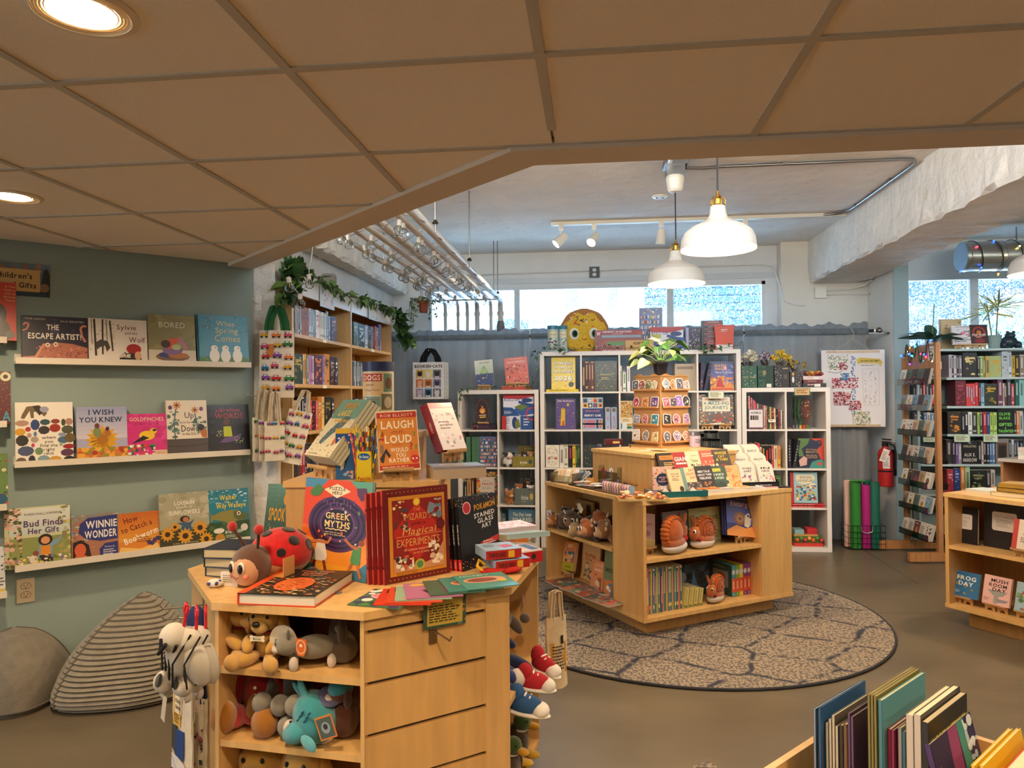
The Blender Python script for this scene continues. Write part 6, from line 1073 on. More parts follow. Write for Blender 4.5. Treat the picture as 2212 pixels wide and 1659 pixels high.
GRK=[('p',[(0,0),(.36,0),(0,.28)],'4a88a8'),('p',[(.68,0),(1,0),(1,.22)],'5a9c84'),('g',0,.1,1,.72,'d8441c','d8441c',2),('p',[(0,.28),(.36,0),(.68,0),(1,.22),(1,.5),(0,.5)],'d8481e'),('r',0,.5,1,.9,'e8902c'),('p',[(0,.5),(1,.5),(1,.62),(.5,.7),(0,.6)],'e06a20'),('p',[(0,.76),(.25,1),(0,1)],'3c8474'),('p',[(.72,1),(1,.8),(1,1)],'3c7898'),('r',.25,.88,.8,1,'e8a02c'),('e',.53,.46,.44,.29,'4a2c58',32),('o',.53,.46,.40,.26,.03,'241c38',32),('o',.53,.46,.33,.215,.025,'241c38',32),('o',.53,.46,.26,.17,.02,'6a4478',32),('e',.53,.46,.23,.155,'1c1830',28)]+[('r',.3+.05*k,.2+.02*(k%3),.32+.05*k,.25+.02*(k%3),'6a4478') for k in range(10)]+[('p',[(.5,.04),(.7,.11),(.5,.19),(.3,.11)],'ecd8b0'),('t','PUZZLE',.5,.09,.035,'1c1620',.24,1),('t','HERO',.5,.135,.035,'1c1620',.15,1),('t','GREEK',.53,.375,.065,'eccf90',.36,1),('t','MYTHS',.53,.46,.07,'eccf90',.38,1),('l',[(.36,.52),(.4,.51),(.44,.52),(.48,.51),(.52,.52),(.56,.51),(.6,.52),(.64,.51),(.68,.52)],.01,'eccf90'),('bars',.36,.545,.7,.59,2,'b8a890'),('p',[(.08,.14),(.2,.06),(.3,.1),(.24,.18),(.12,.19)],'4a7a40'),('p',[(.78,.07),(.92,.06),(.95,.16),(.86,.2),(.8,.14)],'5a3454'),('p',[(.22,.8),(.26,.64),(.36,.64),(.42,.8),(.4,.86),(.2,.86)],'e0dcd0'),('e',.3,.61,.04,.03,'5a2c20'),('l',[(.24,.86),(.2,.98)],.04,'7a3420'),('l',[(.37,.85),(.42,.98)],.04,'7a3420'),('l',[(.1,.68),(.25,.66),(.42,.66),(.46,.6)],.03,'c87848'),('p',[(.76,.8),(.8,.66),(.9,.66),(.9,.84),(.78,.84)],'4a8a4c'),('e',.9,.62,.04,.03,'8a4a28'),('l',[(.78,.84),(.72,.96)],.035,'b86a38'),('l',[(.86,.84),(.92,.97)],.035,'b86a38'),('l',[(.66,.6),(.76,.66),(.86,.68)],.03,'b86a38'),('sc',5,18,.2,.24,.86,.66,'d86a40 7a9a5c e8b850 c8d0d0',.012,.02)]
sbook((646,1232),(791,1261),(655,1033),TZ,.014,6,'3c7898',GRK,'orange puzzle book with a round purple maze')
WIZ=[('r',0,0,1,1,'6a1418')]+[('e',.08+.06*k,.035,.01,.008,'b8803c',6) for k in range(15)]+[('e',.08+.06*k,.965,.01,.008,'b8803c',6) for k in range(15)]+[('r',.08,.08,.94,.93,'d08a2c'),('r',.13,.12,.9,.89,'8a1c1c'),('p',[(.5,.16),(.86,.45),(.86,.5),(.5,.8),(.15,.52),(.15,.45)],'b82820'),('e',.5,.155,.055,.045,'e0b028'),('e',.5,.155,.035,.03,'f0d050'),('t','THE',.5,.235,.04,'d8a85c',.1),('t',"WIZARD'S",.5,.31,.075,'d8a85c',.42),('t','guide to',.52,.385,.04,'2a1412',.22,0,0,.2),('t','Magical',.52,.465,.08,'dcae64',.52,0,0,.25),('r',.18,.515,.88,.52,'d8a85c'),('t','EXPERIMENTS',.51,.585,.085,'d8a85c',.66),('t','40 science experiments',.52,.665,.03,'e8c890',.46),('t','to try at home',.55,.705,.026,'e8c890',.24),('sc',2,40,.14,.13,.36,.45,'5a3c34 c8a870 e8d090 7a2420 3c4c60',.012,.03),('sc',3,30,.66,.14,.88,.36,'6a7a8c 8a98a8 e8c890 9a3028',.014,.035),('p',[(.66,.24),(.7,.17),(.78,.2),(.76,.28),(.7,.3)],'7a8c9c'),('e',.84,.32,.05,.04,'6a7a8c'),('e',.86,.43,.07,.06,'6a1418'),('o',.86,.43,.06,.05,.008,'4a0c10'),('p',[(.13,.89),(.13,.74),(.3,.84),(.6,.83),(.75,.8),(.9,.62),(.9,.89)],'c8906c'),('sc',4,26,.16,.72,.4,.88,'e8dcc8 3a2824 8aa090 c85a3c',.015,.04),('sc',6,24,.66,.6,.9,.86,'e0cdb0 d8b898 6a5a58 f0e0c8',.02,.045),('e',.52,.84,.08,.06,'b8b040'),('e',.52,.84,.05,.04,'5a8a5c'),('r',.4,.78,.43,.86,'e8e0d0'),('e',.415,.77,.015,.02,'f0b040'),('t','Written by A.F. Wood',.32,.912,.02,'4a1c10',.3)]
WL=[]
for k in range(4):
 a=.0135; 
 bl,br=(831.5,1265),(972.6,1237)
 A,B=atZ(*bl,TZ),atZ(*br,TZ); d=B-A; fr=Fr(A.x,A.y,math.degrees(math.atan2(d.y,d.x))); w=d.length; h=(fr.st(822.5,1060.6,-.02)[1]-TZ)
 book('picture_book','dark red and gold magic experiments book, '+('front copy' if k==0 else ORD[k]+' copy behind the front one'),w,h-.004*k,.012,fr.mat(w/2-.012*k,-.0135*k,TZ+.0006,3),'7a1a1c',WIZ if k==0 else (),spine='a83028',spart=[('r',0,0,1,.16,'c04038'),('r',0,.84,1,1,'c04038'),('t','THE WIZARDS GUIDE TO MAGICAL EXPERIMENTS',.5,.5,.012,'e8c8a0',None,1,-90),('r',0,.17,1,.19,'5a1014'),('r',0,.81,1,.83,'5a1014')],group='copies of the dark red magic book')
STG=[('sc',1,60,0,0,1,.14,'d8485c e8e4e0 5a88c0 e0b840 3a3a44',.008,.016,'q'),('sc',2,50,0,.84,1,1,'d8485c e8e4e0 5a88c0 e0b840',.008,.016,'q'),('e',.2,.15,.11,.09,'c02c3c'),('o',.2,.15,.1,.085,.012,'e8dcdc'),('t','POKéMON',.66,.15,.085,'e0a030',.56,1,4),('t','STAINED',.64,.27,.065,'f0ece8',.54,1,4),('t','GLASS',.66,.35,.065,'f0ece8',.42,1,4),('t','ART',.68,.43,.065,'f0ece8',.26,1,4),('p',[(.5,.66),(.98,.6),(.98,.68),(.48,.74)],'c0282c'),('bars',.56,.65,.92,.71,2,'f0dcd8')]
for k in range(4):
 A,B=atZ(999,1236,TZ),atZ(1082,1212,TZ); d=B-A; fr=Fr(A.x,A.y,math.degrees(math.atan2(d.y,d.x))); w=d.length; h=(fr.st(986,1077.7,-.02)[1]-TZ)
 book('craft_book','black stained glass craft book, '+('front copy' if k==0 else ORD[k]+' copy behind the front one'),w,h-.003*k,.017,fr.mat(w/2-.004*k,-.0185*k,TZ+.0006,5),'17161c',STG if k==0 else (),spart=[('sc',k,16,0,0,1,.12,'d8485c e8e4e0 5a88c0 e0b840',.06,.1,'q'),('t','STAINED GLASS ART',.5,.5,.02,'f0ece8',None,1,-90),('r',0,.84,1,1,'c0282c'),('t','KLUTZ',.5,.92,.018,'f0ece8',None,1,-90)],group='copies of the black craft book',pages='d8d4c8')
SPK=[('g',0,0,1,.45,'5c8478','3c5c50'),('g',0,.45,1,1,'34504a','2a3c34'),('sc',1,90,0,0,1,1,'2c443c 5a7a6a 7a9080 6a5a3c',.01,.03,'q'),('t','SPOOKY',.5,.4,.17,'d8982c',.72,1),('t','LAKES',.52,.64,.15,'d8982c',.6,1),('bars',.3,.76,.76,.84,2,'a8b0a0'),('e',.72,.2,.07,.07,'d08a30')]
SPF=Fr(*atZ(604,1218,TZ).xy,-38)
for k in range(3): book('picture_book','dark teal spooky lake book standing behind the ladybug, '+ORD[k]+' copy',.205,.285-.003*k,.016,SPF.mat(-.045+.01*k,-.02*k,TZ+.005,9,0,4),'34504a',SPK if k==0 else (),pages='c8bca0',group='standing copies of the spooky lake book')
# tiger book lying at the front edge
A,B=atZ(512,1306,TZ),atZ(680,1313,TZ); d=B-A; ang=math.degrees(math.atan2(d.y,d.x)); w=d.length
TIG=[('r',0,0,.1,1,'d84a1c'),('r',.1,0,1,1,'1c2418'),('sc',1,200,.12,.3,.98,.98,'d8783c e8b878 2a2a1c c85a24 e8d0a0 3a3c24',.015,.05,'q',.5),('e',.52,.62,.24,.26,'d0642c'),('sc',3,50,.36,.44,.7,.84,'2a1c14 e8c090 d8783c',.012,.03,'q',.5),('t','TIGER, TIGER,',.56,.1,.05,'d8845c',.5,1),('t','BURNING',.56,.18,.05,'d8845c',.34,1),('t','BRIGHT',.56,.26,.05,'d8845c',.3,1)]
T=Matrix.Translation((A.x,A.y,TZ+.0006))@Matrix.Rotation(R(ang),4,'Z'); o=thing('poem_book','thick dark book with a tiger face lying flat at the edge','book',T); D=.30; H=.034
m=M(); m.box(0,0,0,w,D,.003,'c8401c'); m.box(0,0,H-.003,w,D,H,'2a2c1e'); m.box(0,0,0,.004,D,H,'d84a1c'); build('cover',m,'gloss',o); m=M(); m.box(.005,.004,.003,w-.004,D-.004,H-.003,'d8d0bc'); build('pages',m,'paper',o); m=M(Matrix.Translation((w/2,0,H))@Matrix.Rotation(R(-90),4,'X')); Art(m,w,D).run(TIG); build('cover_print',m,'gloss',o)
# ladybug
p=atZ(545,1268,TZ); o=thing('ladybug_plush','red plush ladybug with black spots and brown round head','soft toy',TR(p.x+.02,p.y+.12,TZ,68))
m=M(); m.ell((.03,0,.058),(.12,.085,.058),'b88a64',n=24,k=14); build('body',m,'plush',o)
LC=Vector((.03,0,.078)); LR=Vector((.112,.1,.088))
m=M(); m.ell(LC,LR,'c41c1c',n=28,k=16,warp=lambda v:1 if v.z>-.25 else 1-.5*(-.25-v.z)); build('wing_case',m,'plush',o)
for a,e,rr in ((-62,20,.024),(-100,38,.021),(-30,48,.021),(-80,72,.024),(-130,15,.016),(-8,18,.022),(60,40,.022),(170,60,.02),(-48,-4,.014)):
 v=Vector((math.cos(R(a))*math.cos(R(e)),math.sin(R(a))*math.cos(R(e)),math.sin(R(e)))); c=LC+Vector((v.x*LR.x,v.y*LR.y,v.z*LR.z)); n=Vector((v.x/LR.x,v.y/LR.y,v.z/LR.z)).normalized()
 b=blob(o,'spot',c,(rr,rr*.9,.004),'1c1414'); b.rotation_euler=n.to_track_quat('Z','Y').to_euler()
blob(o,'head',(-.098,0,.066),(.066,.064,.066),'6a4630'); blob(o,'face',(-.128,-.008,.056),(.042,.05,.052),'dca880')
for s in (-1,1):
 blob(o,'eye_white',(-.166,-.008+s*.021,.07),(.008,.013,.02),'e8e0d4',(0,0,s*-18),'fabric'); blob(o,'eye',(-.171,-.009+s*.021,.068),(.006,.0095,.016),'141014',(0,0,s*-18),'plastic'); blob(o,'cheek',(-.158,-.008+s*.032,.042),(.006,.01,.008),'d8806c',(0,0,s*-30),'fabric')
 m=M(); m.tube([(-.1,s*.03,.125),(-.11,s*.045,.155),(-.12,s*.058,.178)],.0055,'4a2c1c',8); build('antenna',m,'plush',o); blob(o,'antenna_tip',(-.123,s*.062,.19),(.016,.016,.017),'c02424')
 for k in range(3): blob(o,'foot',(-.02+.055*k,s*.088,.014),(.016,.026,.014),'3a2a24')
m=M(); m.tube([(-.168,-.018,.04),(-.17,-.008,.035),(-.168,.002,.04)],.0014,'8a3c30',5); build('smile',m,'fabric',o)
T=o.matrix_world@TR(-.06,-.13,.036,10); m=M(T); m.box(-.03,0,0,.03,.002,.06,'d8a060'); m.box(-.03,.0,.0,.03,.04,.0015,'c88a3c'); tg=build('hang_tag',m,'paper'); tag(tg,'folded orange card tag resting before the ladybug','tag')
# navy books and small things at the far corner
for k in range(3):
 p=atZ(462,1256,TZ); T=TR(p.x+.005*k,p.y+.05-.008*k,TZ+.0006+.034*k,-12+6*k); o=thing('note_book','dark blue cloth book, '+('lowest','middle','top')[k]+' of the stack behind the ladybug','book',T,'navy books behind the ladybug'); m=M(); m.box(-.07,0,0,.07,.17,.003,'232c3c'); m.box(-.07,0,.03,.07,.17,.033,'232c3c'); m.box(-.07,0,0,-.067,.17,.033,'232c3c'); build('cover',m,'print',o); m=M(); m.box(-.066,.003,.003,.066,.167,.03,'c8b890'); build('pages',m,'paper',o)
p=atZ(480,1274,TZ); m=M(); m.box(-.03,0,0,.035,.012,.045,'e0d8cc'); o=build('small_carton',m,'paper'); tag(o,'small white carton behind the ladybug face','box'); o.matrix_world=TR(p.x,p.y+.04,TZ+.0005,-10); m=M(); Art(m,.06,.045,x0=-.0275).run([('bars',.1,.2,.9,.8,4,'8a8070')]); b=build('carton_print',m,'paper',o)
p=atZ(458,1272,TZ); m=M(); m.ell((0,0,.014),(.026,.02,.014),'d8d4cc'); q=random.Random(4)
for k in range(9): m.ell((q.uniform(-.02,.02),q.uniform(-.02,0),.016+q.uniform(-.006,.008)),(.006,.005,.005),'3c5088',n=6,k=4)
o=build('cloth_pouch',m,'fabric'); tag(o,'blue and white patterned cloth pouch behind the ladybug','pouch'); o.matrix_world=TR(p.x,p.y+.02,TZ)
# fan of thin booklets along the front edge
def booklet(px,ang,c,art,label,z,w=.17,h=.175):
 p=atZ(*px,z); m=M(); m.box(-w/2,0,0,w/2,h,.003,c); o=build('booklet',m,'gloss'); tag(o,label,'book','thin booklets fanned along the edge'); m=M(Matrix.Translation((0,0,.003))@Matrix.Rotation(R(-90),4,'X')); Art(m,w,h).run(art); build('cover_print',m,'gloss',o); o.matrix_world=TR(p.x,p.y,z,ang)
for k,(px,an,c,art,l) in enumerate((((806,1312),-28,'3c6a4c',[('sc',1,40,0,0,1,1,'4a8a44 2c5a80 e8e4dc 3c3470 2c4a30',.04,.12),('e',.45,.4,.3,.2,'d8a0a8'),('t','HUMMINGBIRD',.45,.4,.08,'b02c50',.5,1),('e',.75,.8,.12,.06,'e0c030')],'green jungle booklet with pink lettering'),((868,1308),-12,'c83c24',[('r',.1,.05,.9,.3,'28241c'),('t','HAVE',.4,.17,.16,'e0b030',.5,1),('p',[(.1,.5),(.6,.35),(.9,.6),(.4,.9)],'d8583c'),('bars',.4,.45,.7,.75,3,'f0e0d0')],'red booklet with yellow lettering, lower one'),((893,1303),-8,'c84428',[('r',.1,.05,.9,.3,'28241c'),('t','HAVE',.4,.17,.16,'e0b030',.5,1),('p',[(.1,.5),(.6,.35),(.9,.6),(.4,.9)],'d8583c')],'red booklet with yellow lettering, upper one'),((915,1297),-4,'8aa890',[('p',[(.1,.9),(.4,.6),(.8,.7),(.9,.95)],'d8802c'),('e',.35,.2,.1,.06,'e0c030'),('r',0,0,.6,.1,'c8b088')],'sage green booklet with orange shape'),((940,1292),0,'a8688c',[('p',[(.3,.5),(.9,.4),(.95,.9),(.5,.95)],'4a2c38'),('e',.25,.15,.15,.08,'d8a850'),('e',.6,.8,.1,.06,'e0b040')],'mauve booklet with dark shape'),((990,1284),3,'3c5a48',[('r',.3,.2,.9,.8,'7a1c44'),('t','owls',.6,.8,.08,'d05a90',.25),('e',.8,.15,.15,.08,'d8a850')],'green booklet with burgundy panel'),((1030,1276),6,'3c7a70',[('e',.5,.45,.36,.18,'c88a60'),('e',.4,.42,.2,.1,'8a4a3c'),('bars',.5,.8,.8,.88,1,'d8d8c0')],'teal booklet with round peach face'),((1068,1270),9,'4a8a7c',[('e',.5,.45,.42,.2,'d8a080'),('e',.45,.45,.3,.14,'8a4a3c'),('t','HONEY',.4,.12,.08,'c8d0b0',.6,1),('e',.8,.6,.1,.06,'e0c030')],'pale teal booklet with long peach face, topmost'))): booklet(px,an+18,c,art,l,TZ+.0008+.0034*k)
# things at the right-hand corner
A=atZ(1041,1243,TZ); T=TR(A.x+.02,A.y+.02,TZ+.0006,22); m=M(); 
for k in range(10): m.ell((.01+.09*math.sin(k*.7)*.5+.03,-.015+.012*math.cos(k*1.9),.008+.004*(k%3)),(.03,.02,.009),'b82418',n=8,k=5)
o=build('cloth_pouch',m,'fabric'); tag(o,'crumpled red drawstring pouch at the corner','pouch'); o.matrix_world=T; m=M(); m.tube([(-.02,-.01,.012),(-.04,0,.03),(-.03,.02,.045),(-.01,.01,.03)],.006,'d8a828',7); build('drawstring',m,'fabric',o)
for k in range(2):
 T=TR(A.x+.075+.03*k,A.y+.02+.01*k,TZ+.018+(.036 if k==0 else 0),28+4*k); o=thing('board_book','pale blue board book with red spine, '+('upper' if k==0 else 'lower')+' one','book',T,'board books at the corner'); m=M(); m.box(-.065,0,0,.065,.12,.032,'9ab4cc'); m.box(-.066,-.0005,0,.064,.001,.03,'b02424'); build('cover',m,'gloss',o)
 m=M(); m.box(-.06,.002,.003,.066,.118,.029,'d8d0c8'); build('pages',m,'paper',o); m=M(); Art(m,.128,.03,y=-.0008).run([('t','THERES BEES',.3,.5,.5,'2a1c1c',.5,1),('r',.62,.1,.8,.9,'e0b030')]); m.T=Matrix.Translation((0,0,.032))@Matrix.Rotation(R(-90),4,'X'); Art(m,.13,.12).run([('bars',.1,.2,.45,.6,3,'4a5a78'),('p',[(.5,.4),(.8,.3),(.9,.6),(.6,.8)],'c03c40')]); build('cover_print',m,'gloss',o)
A=atZ(1090,1222,TZ); T=TR(A.x+.07,A.y+.03,TZ+.0006,38); carton('game_box','thick white box with red front and comic picture at the corner','game',.16,.045,.12,T,'e4dce0',[('r',0,.1,1,1,'c02024'),('t','FIELD GUIDE',.3,.5,.3,'f0e4e0',.4,1),('e',.75,.5,.06,.25,'2a2c34')],tart=[('r',0,0,1,1,'d8c0b0'),('sc',3,60,.02,.05,.7,.95,'d8485c e8d8c0 2c3c58 e0b860 8a9ab0',.02,.06,'q'),('r',.74,.08,.96,.9,'2c3c58')])
A=atZ(1110,1185,TZ); T=TR(A.x+.05,A.y+.12,TZ+.02,30,-8); o=carton('activity_pad','pale blue bird activity pad leaning on the corner boxes','book',.2,.02,.15,T,'a8c4cc',tart=[('r',0,0,1,1,'a4c0c8'),('t','BIRDS',.5,.3,.16,'6a4a4c',.7,1),('sc',2,20,.05,.55,.95,.95,'6a8a5c 8aa878 c8b060',.03,.06)])
A=atZ(1085,1160,TZ); carton('gift_pack','glossy pale pink and white pack behind the bird pad','box',.22,.03,.16,TR(A.x+.05,A.y+.06,TZ+.0006,34),'e4d8e0',tart=[('r',0,0,1,1,'e0d4dc'),('sc',3,40,0,0,1,1,'d88aa0 f4f0f4 c8a8c0',.02,.08,'q')])
# slat wall sign and hook
s0,z0,s1,z1=FF.box(914,1284,1005,1353,.012); hw,hh=s1-s0,z1-z0; m=M(); m.box(-hw/2,0,0,hw/2,.002,hh,'3c5a4c'); o=build('wall_sign',m,'print'); tag(o,'yellow card with dark green leafy border hung on the slats','sign')
m=M(); Art(m,hw,hh).run([('sc',1,40,0,0,1,1,'2c4a44 5a8a7c 24403c b87838',.03,.06),('r',.08,.06,.92,.92,'c8ac4c'),('o',.2,.16,.09,.1,.012,'4a3c20'),('t','INDESTRUCTIBLE BOOKS',.58,.13,.06,'2c2412',.6,1),('bars',.12,.3,.88,.86,7,'4a3c1c',3,.55)]); build('sign_print',m,'print',o); o.matrix_world=FF.mat((s0+s1)/2,.014,z0,0,0,-1)
p=FF.st(935,1368); o=thing('slat_hook','steel display hook fixed in the slats below the card','hook',FF.mat(p[0],0,p[1])); m=M(); m.box(-.013,-.004,-.03,.013,.0,.03,'8a7a68'); build('back_plate',m,'metal',o); m=M(); m.tube([(0,-.004,.01),(.012,-.05,.0),(.02,-.075,-.006),(.022,-.082,.008)],.0028,'a89a88',6); build('prong',m,'metal',o)
# toys on the left-hand shelves
DY='d8a64c'; DL='e0b45c'
def doggie(s,off,z,yaw,label,k=1.0,tagname=True,roll=0,parts=None):
 P=[('body',(0,.02,.075),(.062,.055,.075),DY),('head',(0,-.01,.185),(.07,.06,.056),DL),('muzzle',(0,-.06,.165),(.038,.035,.03),'e8c070'),('nose',(0,-.094,.182),(.017,.012,.013),'181212',(0,0,0),'plastic')]
 P+=[('ear',(x*.075,0,.165),(.022,.03,.055),'cf9a44',(0,x*-12,0)) for x in (-1,1)]+[('arm',(x*.06,-.05,.085),(.026,.05,.028),DY,(25,0,x*-20)) for x in (-1,1)]+[('leg',(x*.055,-.075,.03),(.03,.07,.03),DY,(0,0,x*22)) for x in (-1,1)]+[('foot',(x*.085,-.135,.034),(.034,.024,.036),'e0b060') for x in (-1,1)]+[('collar',(0,-.005,.133),(.054,.048,.012),'8a1c20',(0,0,0),'fabric')]+eyes(.034,-.058,.205,.0075)
 t=plush('dog_plush',label,LF.mat(s,off,z,0,yaw,roll)@Matrix.Scale(k,4),P,group='golden plush dogs on the island shelves')
 if tagname:
  m=M(); m.plate([(x,zz) for x,zz in [(-.032,-.008),(-.028,-.014),(-.02,-.01),(.02,-.01),(.028,-.014),(.034,-.008),(.03,0),(.034,.008),(.028,.014),(.02,.01),(-.02,.01),(-.028,.014),(-.034,.008),(-.03,0)]],-.002,.002,'ece4d0'); Art(m,.06,.024,z0=-.012,y=-.002).run([('t','Biscuit',.5,.5,.42,'2a2420',.6,1)]); b=build('bone_tag',m,'plastic',t); b.location=(-.005,-.075,.118)
 return t
sx=lambda u,v=1400,off=-.08:LF.st(u,v,off)[0]
doggie(sx(578),-.078,SZ[0],4,'golden plush dog with bone tag facing out on the upper shelf',.72); doggie(sx(518),-.1,SZ[0],55,'golden plush dog turned sideways on the upper shelf',.72,False)
plush('cat_plush','small grey and white plush kitten with orange tag on the upper shelf',LF.mat(sx(668),-.05,SZ[0],0,-62),[('body',(0,.03,.06),(.034,.065,.036),'8a8474'),('head',(0,-.05,.075),(.036,.034,.033),'8f8a7a'),('muzzle',(0,-.08,.063),(.018,.014,.014),'e8dcd0'),('nose',(0,-.094,.066),(.004,.003,.003),'c87868',(0,0,0),'plastic'),('tail',(0,.12,.09),(.014,.04,.014),'8a8474',(-40,0,0))]+[('ear',(x*.022,-.045,.108),(.011,.006,.016),'5a564c') for x in (-1,1)]+[('leg',(x*.022,yy,.02),(.014,.014,.022),'d8ccc0') for x in (-1,1) for yy in (-.03,.08)]+eyes(.016,-.08,.083,.0045,'3c5a6a'))
p=LF.pt(sx(660,1400,-.02),-.015,.69); m=M(); m.plate([(-.022,-.012),(-.01,-.03),(.01,-.03),(.02,-.01),(.018,.02),(-.018,.02)],0,.002,'e0702c'); Art(m,.04,.05,z0=-.028).run([('o',.5,.5,.42,.42,.06,'f0e0d0'),('e',.5,.42,.14,.1,'f0e0d0')]); o=build('hang_tag',m,'paper'); tag(o,'orange heart-shaped hang tag on the grey kitten','tag'); o.matrix_world=LF.mat(sx(650,1400,-.02),-.02,SZ[0]+.075,0,-8)
p_=TR(0,0,0); m=M(); m.lathe([(.0,0),(.045,0),(.045,.002),(0,.002)],'d8cdb8',24); Art(m,.08,.08,x0=-.04,z0=-.04).run([]); o=build('round_tag',m,'paper'); tag(o,'round cream paper tag on the golden dog','tag'); o.matrix_world=LF.mat(sx(616,1390,-.04),-.03,SZ[0]+.085)@Matrix.Rotation(R(90),4,'X')
plush('bear_plush','dark brown plush animal at the back of the upper shelf',LF.mat(sx(722),-.17,SZ[0],0,-20),[('body',(0,0,.07),(.06,.06,.07),'4a3a2c'),('head',(-.03,-.02,.16),(.045,.045,.042),'54432f'),('haunch',(.03,-.05,.045),(.05,.045,.045),'5a4834'),('ear',(-.06,0,.2),(.018,.012,.02),'4a3a2c'),('tail',(.05,-.07,.1),(.016,.016,.04),'4a3a2c')])
z=SZ[1]
plush('bear_plush','brown plush bear in a red buttoned shirt on the middle shelf',LF.mat(sx(545),-.14,z,0,6),[('body',(0,0,.095),(.065,.055,.09),'9a1418'),('shirt_hem',(0,-.015,.035),(.07,.058,.035),'b01c20'),('belly',(0,-.05,.06),(.03,.025,.05),'a8701c'),('head',(0,0,.185),(.05,.045,.03),'8a5a1c'),('arm',(-.07,-.02,.11),(.025,.03,.06),'9a1418',(0,15,0)),('arm',(.07,-.02,.11),(.025,.03,.06),'9a1418',(0,-15,0)),('foot',(-.085,-.09,.05),(.042,.04,.052),'b0701c'),('foot',(.055,-.1,.045),(.042,.04,.046),'b0701c'),('leg',(-.06,-.05,.035),(.03,.05,.032),'c02a34'),('leg',(.045,-.05,.035),(.03,.05,.032),'c02a34')]+[('button',(.0,-.054,.08+.024*k),(.006,.004,.006),'e8dcd0',(0,0,0),'plastic') for k in range(3)])
plush('monkey_plush','grey-brown plush animal with pale toes on the middle shelf',LF.mat(sx(615),-.15,z,0,-4),[('body',(0,0,.1),(.055,.05,.085),'54483a'),('head',(.01,-.01,.195),(.05,.045,.03),'6a6052'),('arm',(-.055,-.04,.13),(.022,.06,.022),'54483a',(30,0,20))]+[('foot',(x,-.1,zz),(.03,.03,.032),'8f8878') for x,zz in ((-.055,.1),(.01,.1),(.035,.04),(.06,.105))]+[('leg',(.0,-.05,.075),(.06,.05,.026),'5a4e40')])
o=plush('whale_plush','turquoise plush fish with white mouth and small fins on the middle shelf',LF.mat(sx(690),-.055,z,0,-10,0),[('body',(0,0,.075),(.062,.07,.078),'3c9aa4',(0,-28,0)),('tail_stem',(.055,.05,.15),(.035,.045,.035),'3a94a0'),('jaw',(-.03,-.045,.045),(.05,.04,.034),'48a6ae',(0,-25,0)),('mouth',(-.055,-.05,.052),(.018,.02,.024),'e8cdb8'),('fin',(-.03,-.02,.155),(.012,.008,.04),'58b4bc',(0,-25,0)),('fin',(-.05,-.01,.145),(.01,.008,.036),'4aa4ae',(0,-50,0)),('side_fin',(.03,-.07,.03),(.03,.008,.02),'62bcc4',(0,30,0)),('collar',(.04,.02,.135),(.036,.04,.008),'5a5a80',(20,35,0),'fabric')]+[('fleck',(-.01+.008*k,-.066,.09+.012*(k%3)),(.008,.003,.003),'24506a',(0,-40,0),'fabric') for k in range(6)]+[('eye',(-.045,-.058,.075),(.004,.004,.004),'101820',(0,0,0),'plastic')])
o=plush('dog_plush','brown and white plush spaniel behind the turquoise fish',LF.mat(sx(738),-.1,z,0,-30),[('body',(0,0,.06),(.04,.045,.06),'5a2c18'),('chest',(-.012,-.03,.055),(.02,.02,.045),'d8c8b4'),('head',(-.005,-.02,.14),(.034,.034,.032),'6a341c'),('muzzle',(-.01,-.05,.13),(.017,.018,.014),'d8c8b4'),('ear',(.03,-.01,.125),(.012,.014,.03),'4a2414'),('ear',(-.036,-.01,.125),(.012,.014,.03),'4a2414'),('paw',(-.01,-.06,.014),(.016,.024,.014),'e0d0bc')])
s_=sx(713,1570,-.02); m=M(); m.box(-.026,0,-.034,.026,.002,.034,'c87a34'); Art(m,.044,.058,z0=-.029).run([('r',0,0,1,1,'4a5a58'),('e',.5,.5,.3,.3,'8a98a0'),('e',.5,.45,.15,.15,'2a3034')]); o=build('hang_tag',m,'paper'); tag(o,'orange-framed picture tag on the turquoise fish','tag'); o.matrix_world=LF.mat(s_,.006,z+.075,0,10,18)
for k,(u,l) in enumerate(((540,'golden plush dog on the bottom shelf, head showing'),(640,'golden plush dog with bone tag on the bottom shelf'))): doggie(sx(u,1640),-.14,SZ[2],8-14*k,l,.95,k==1)
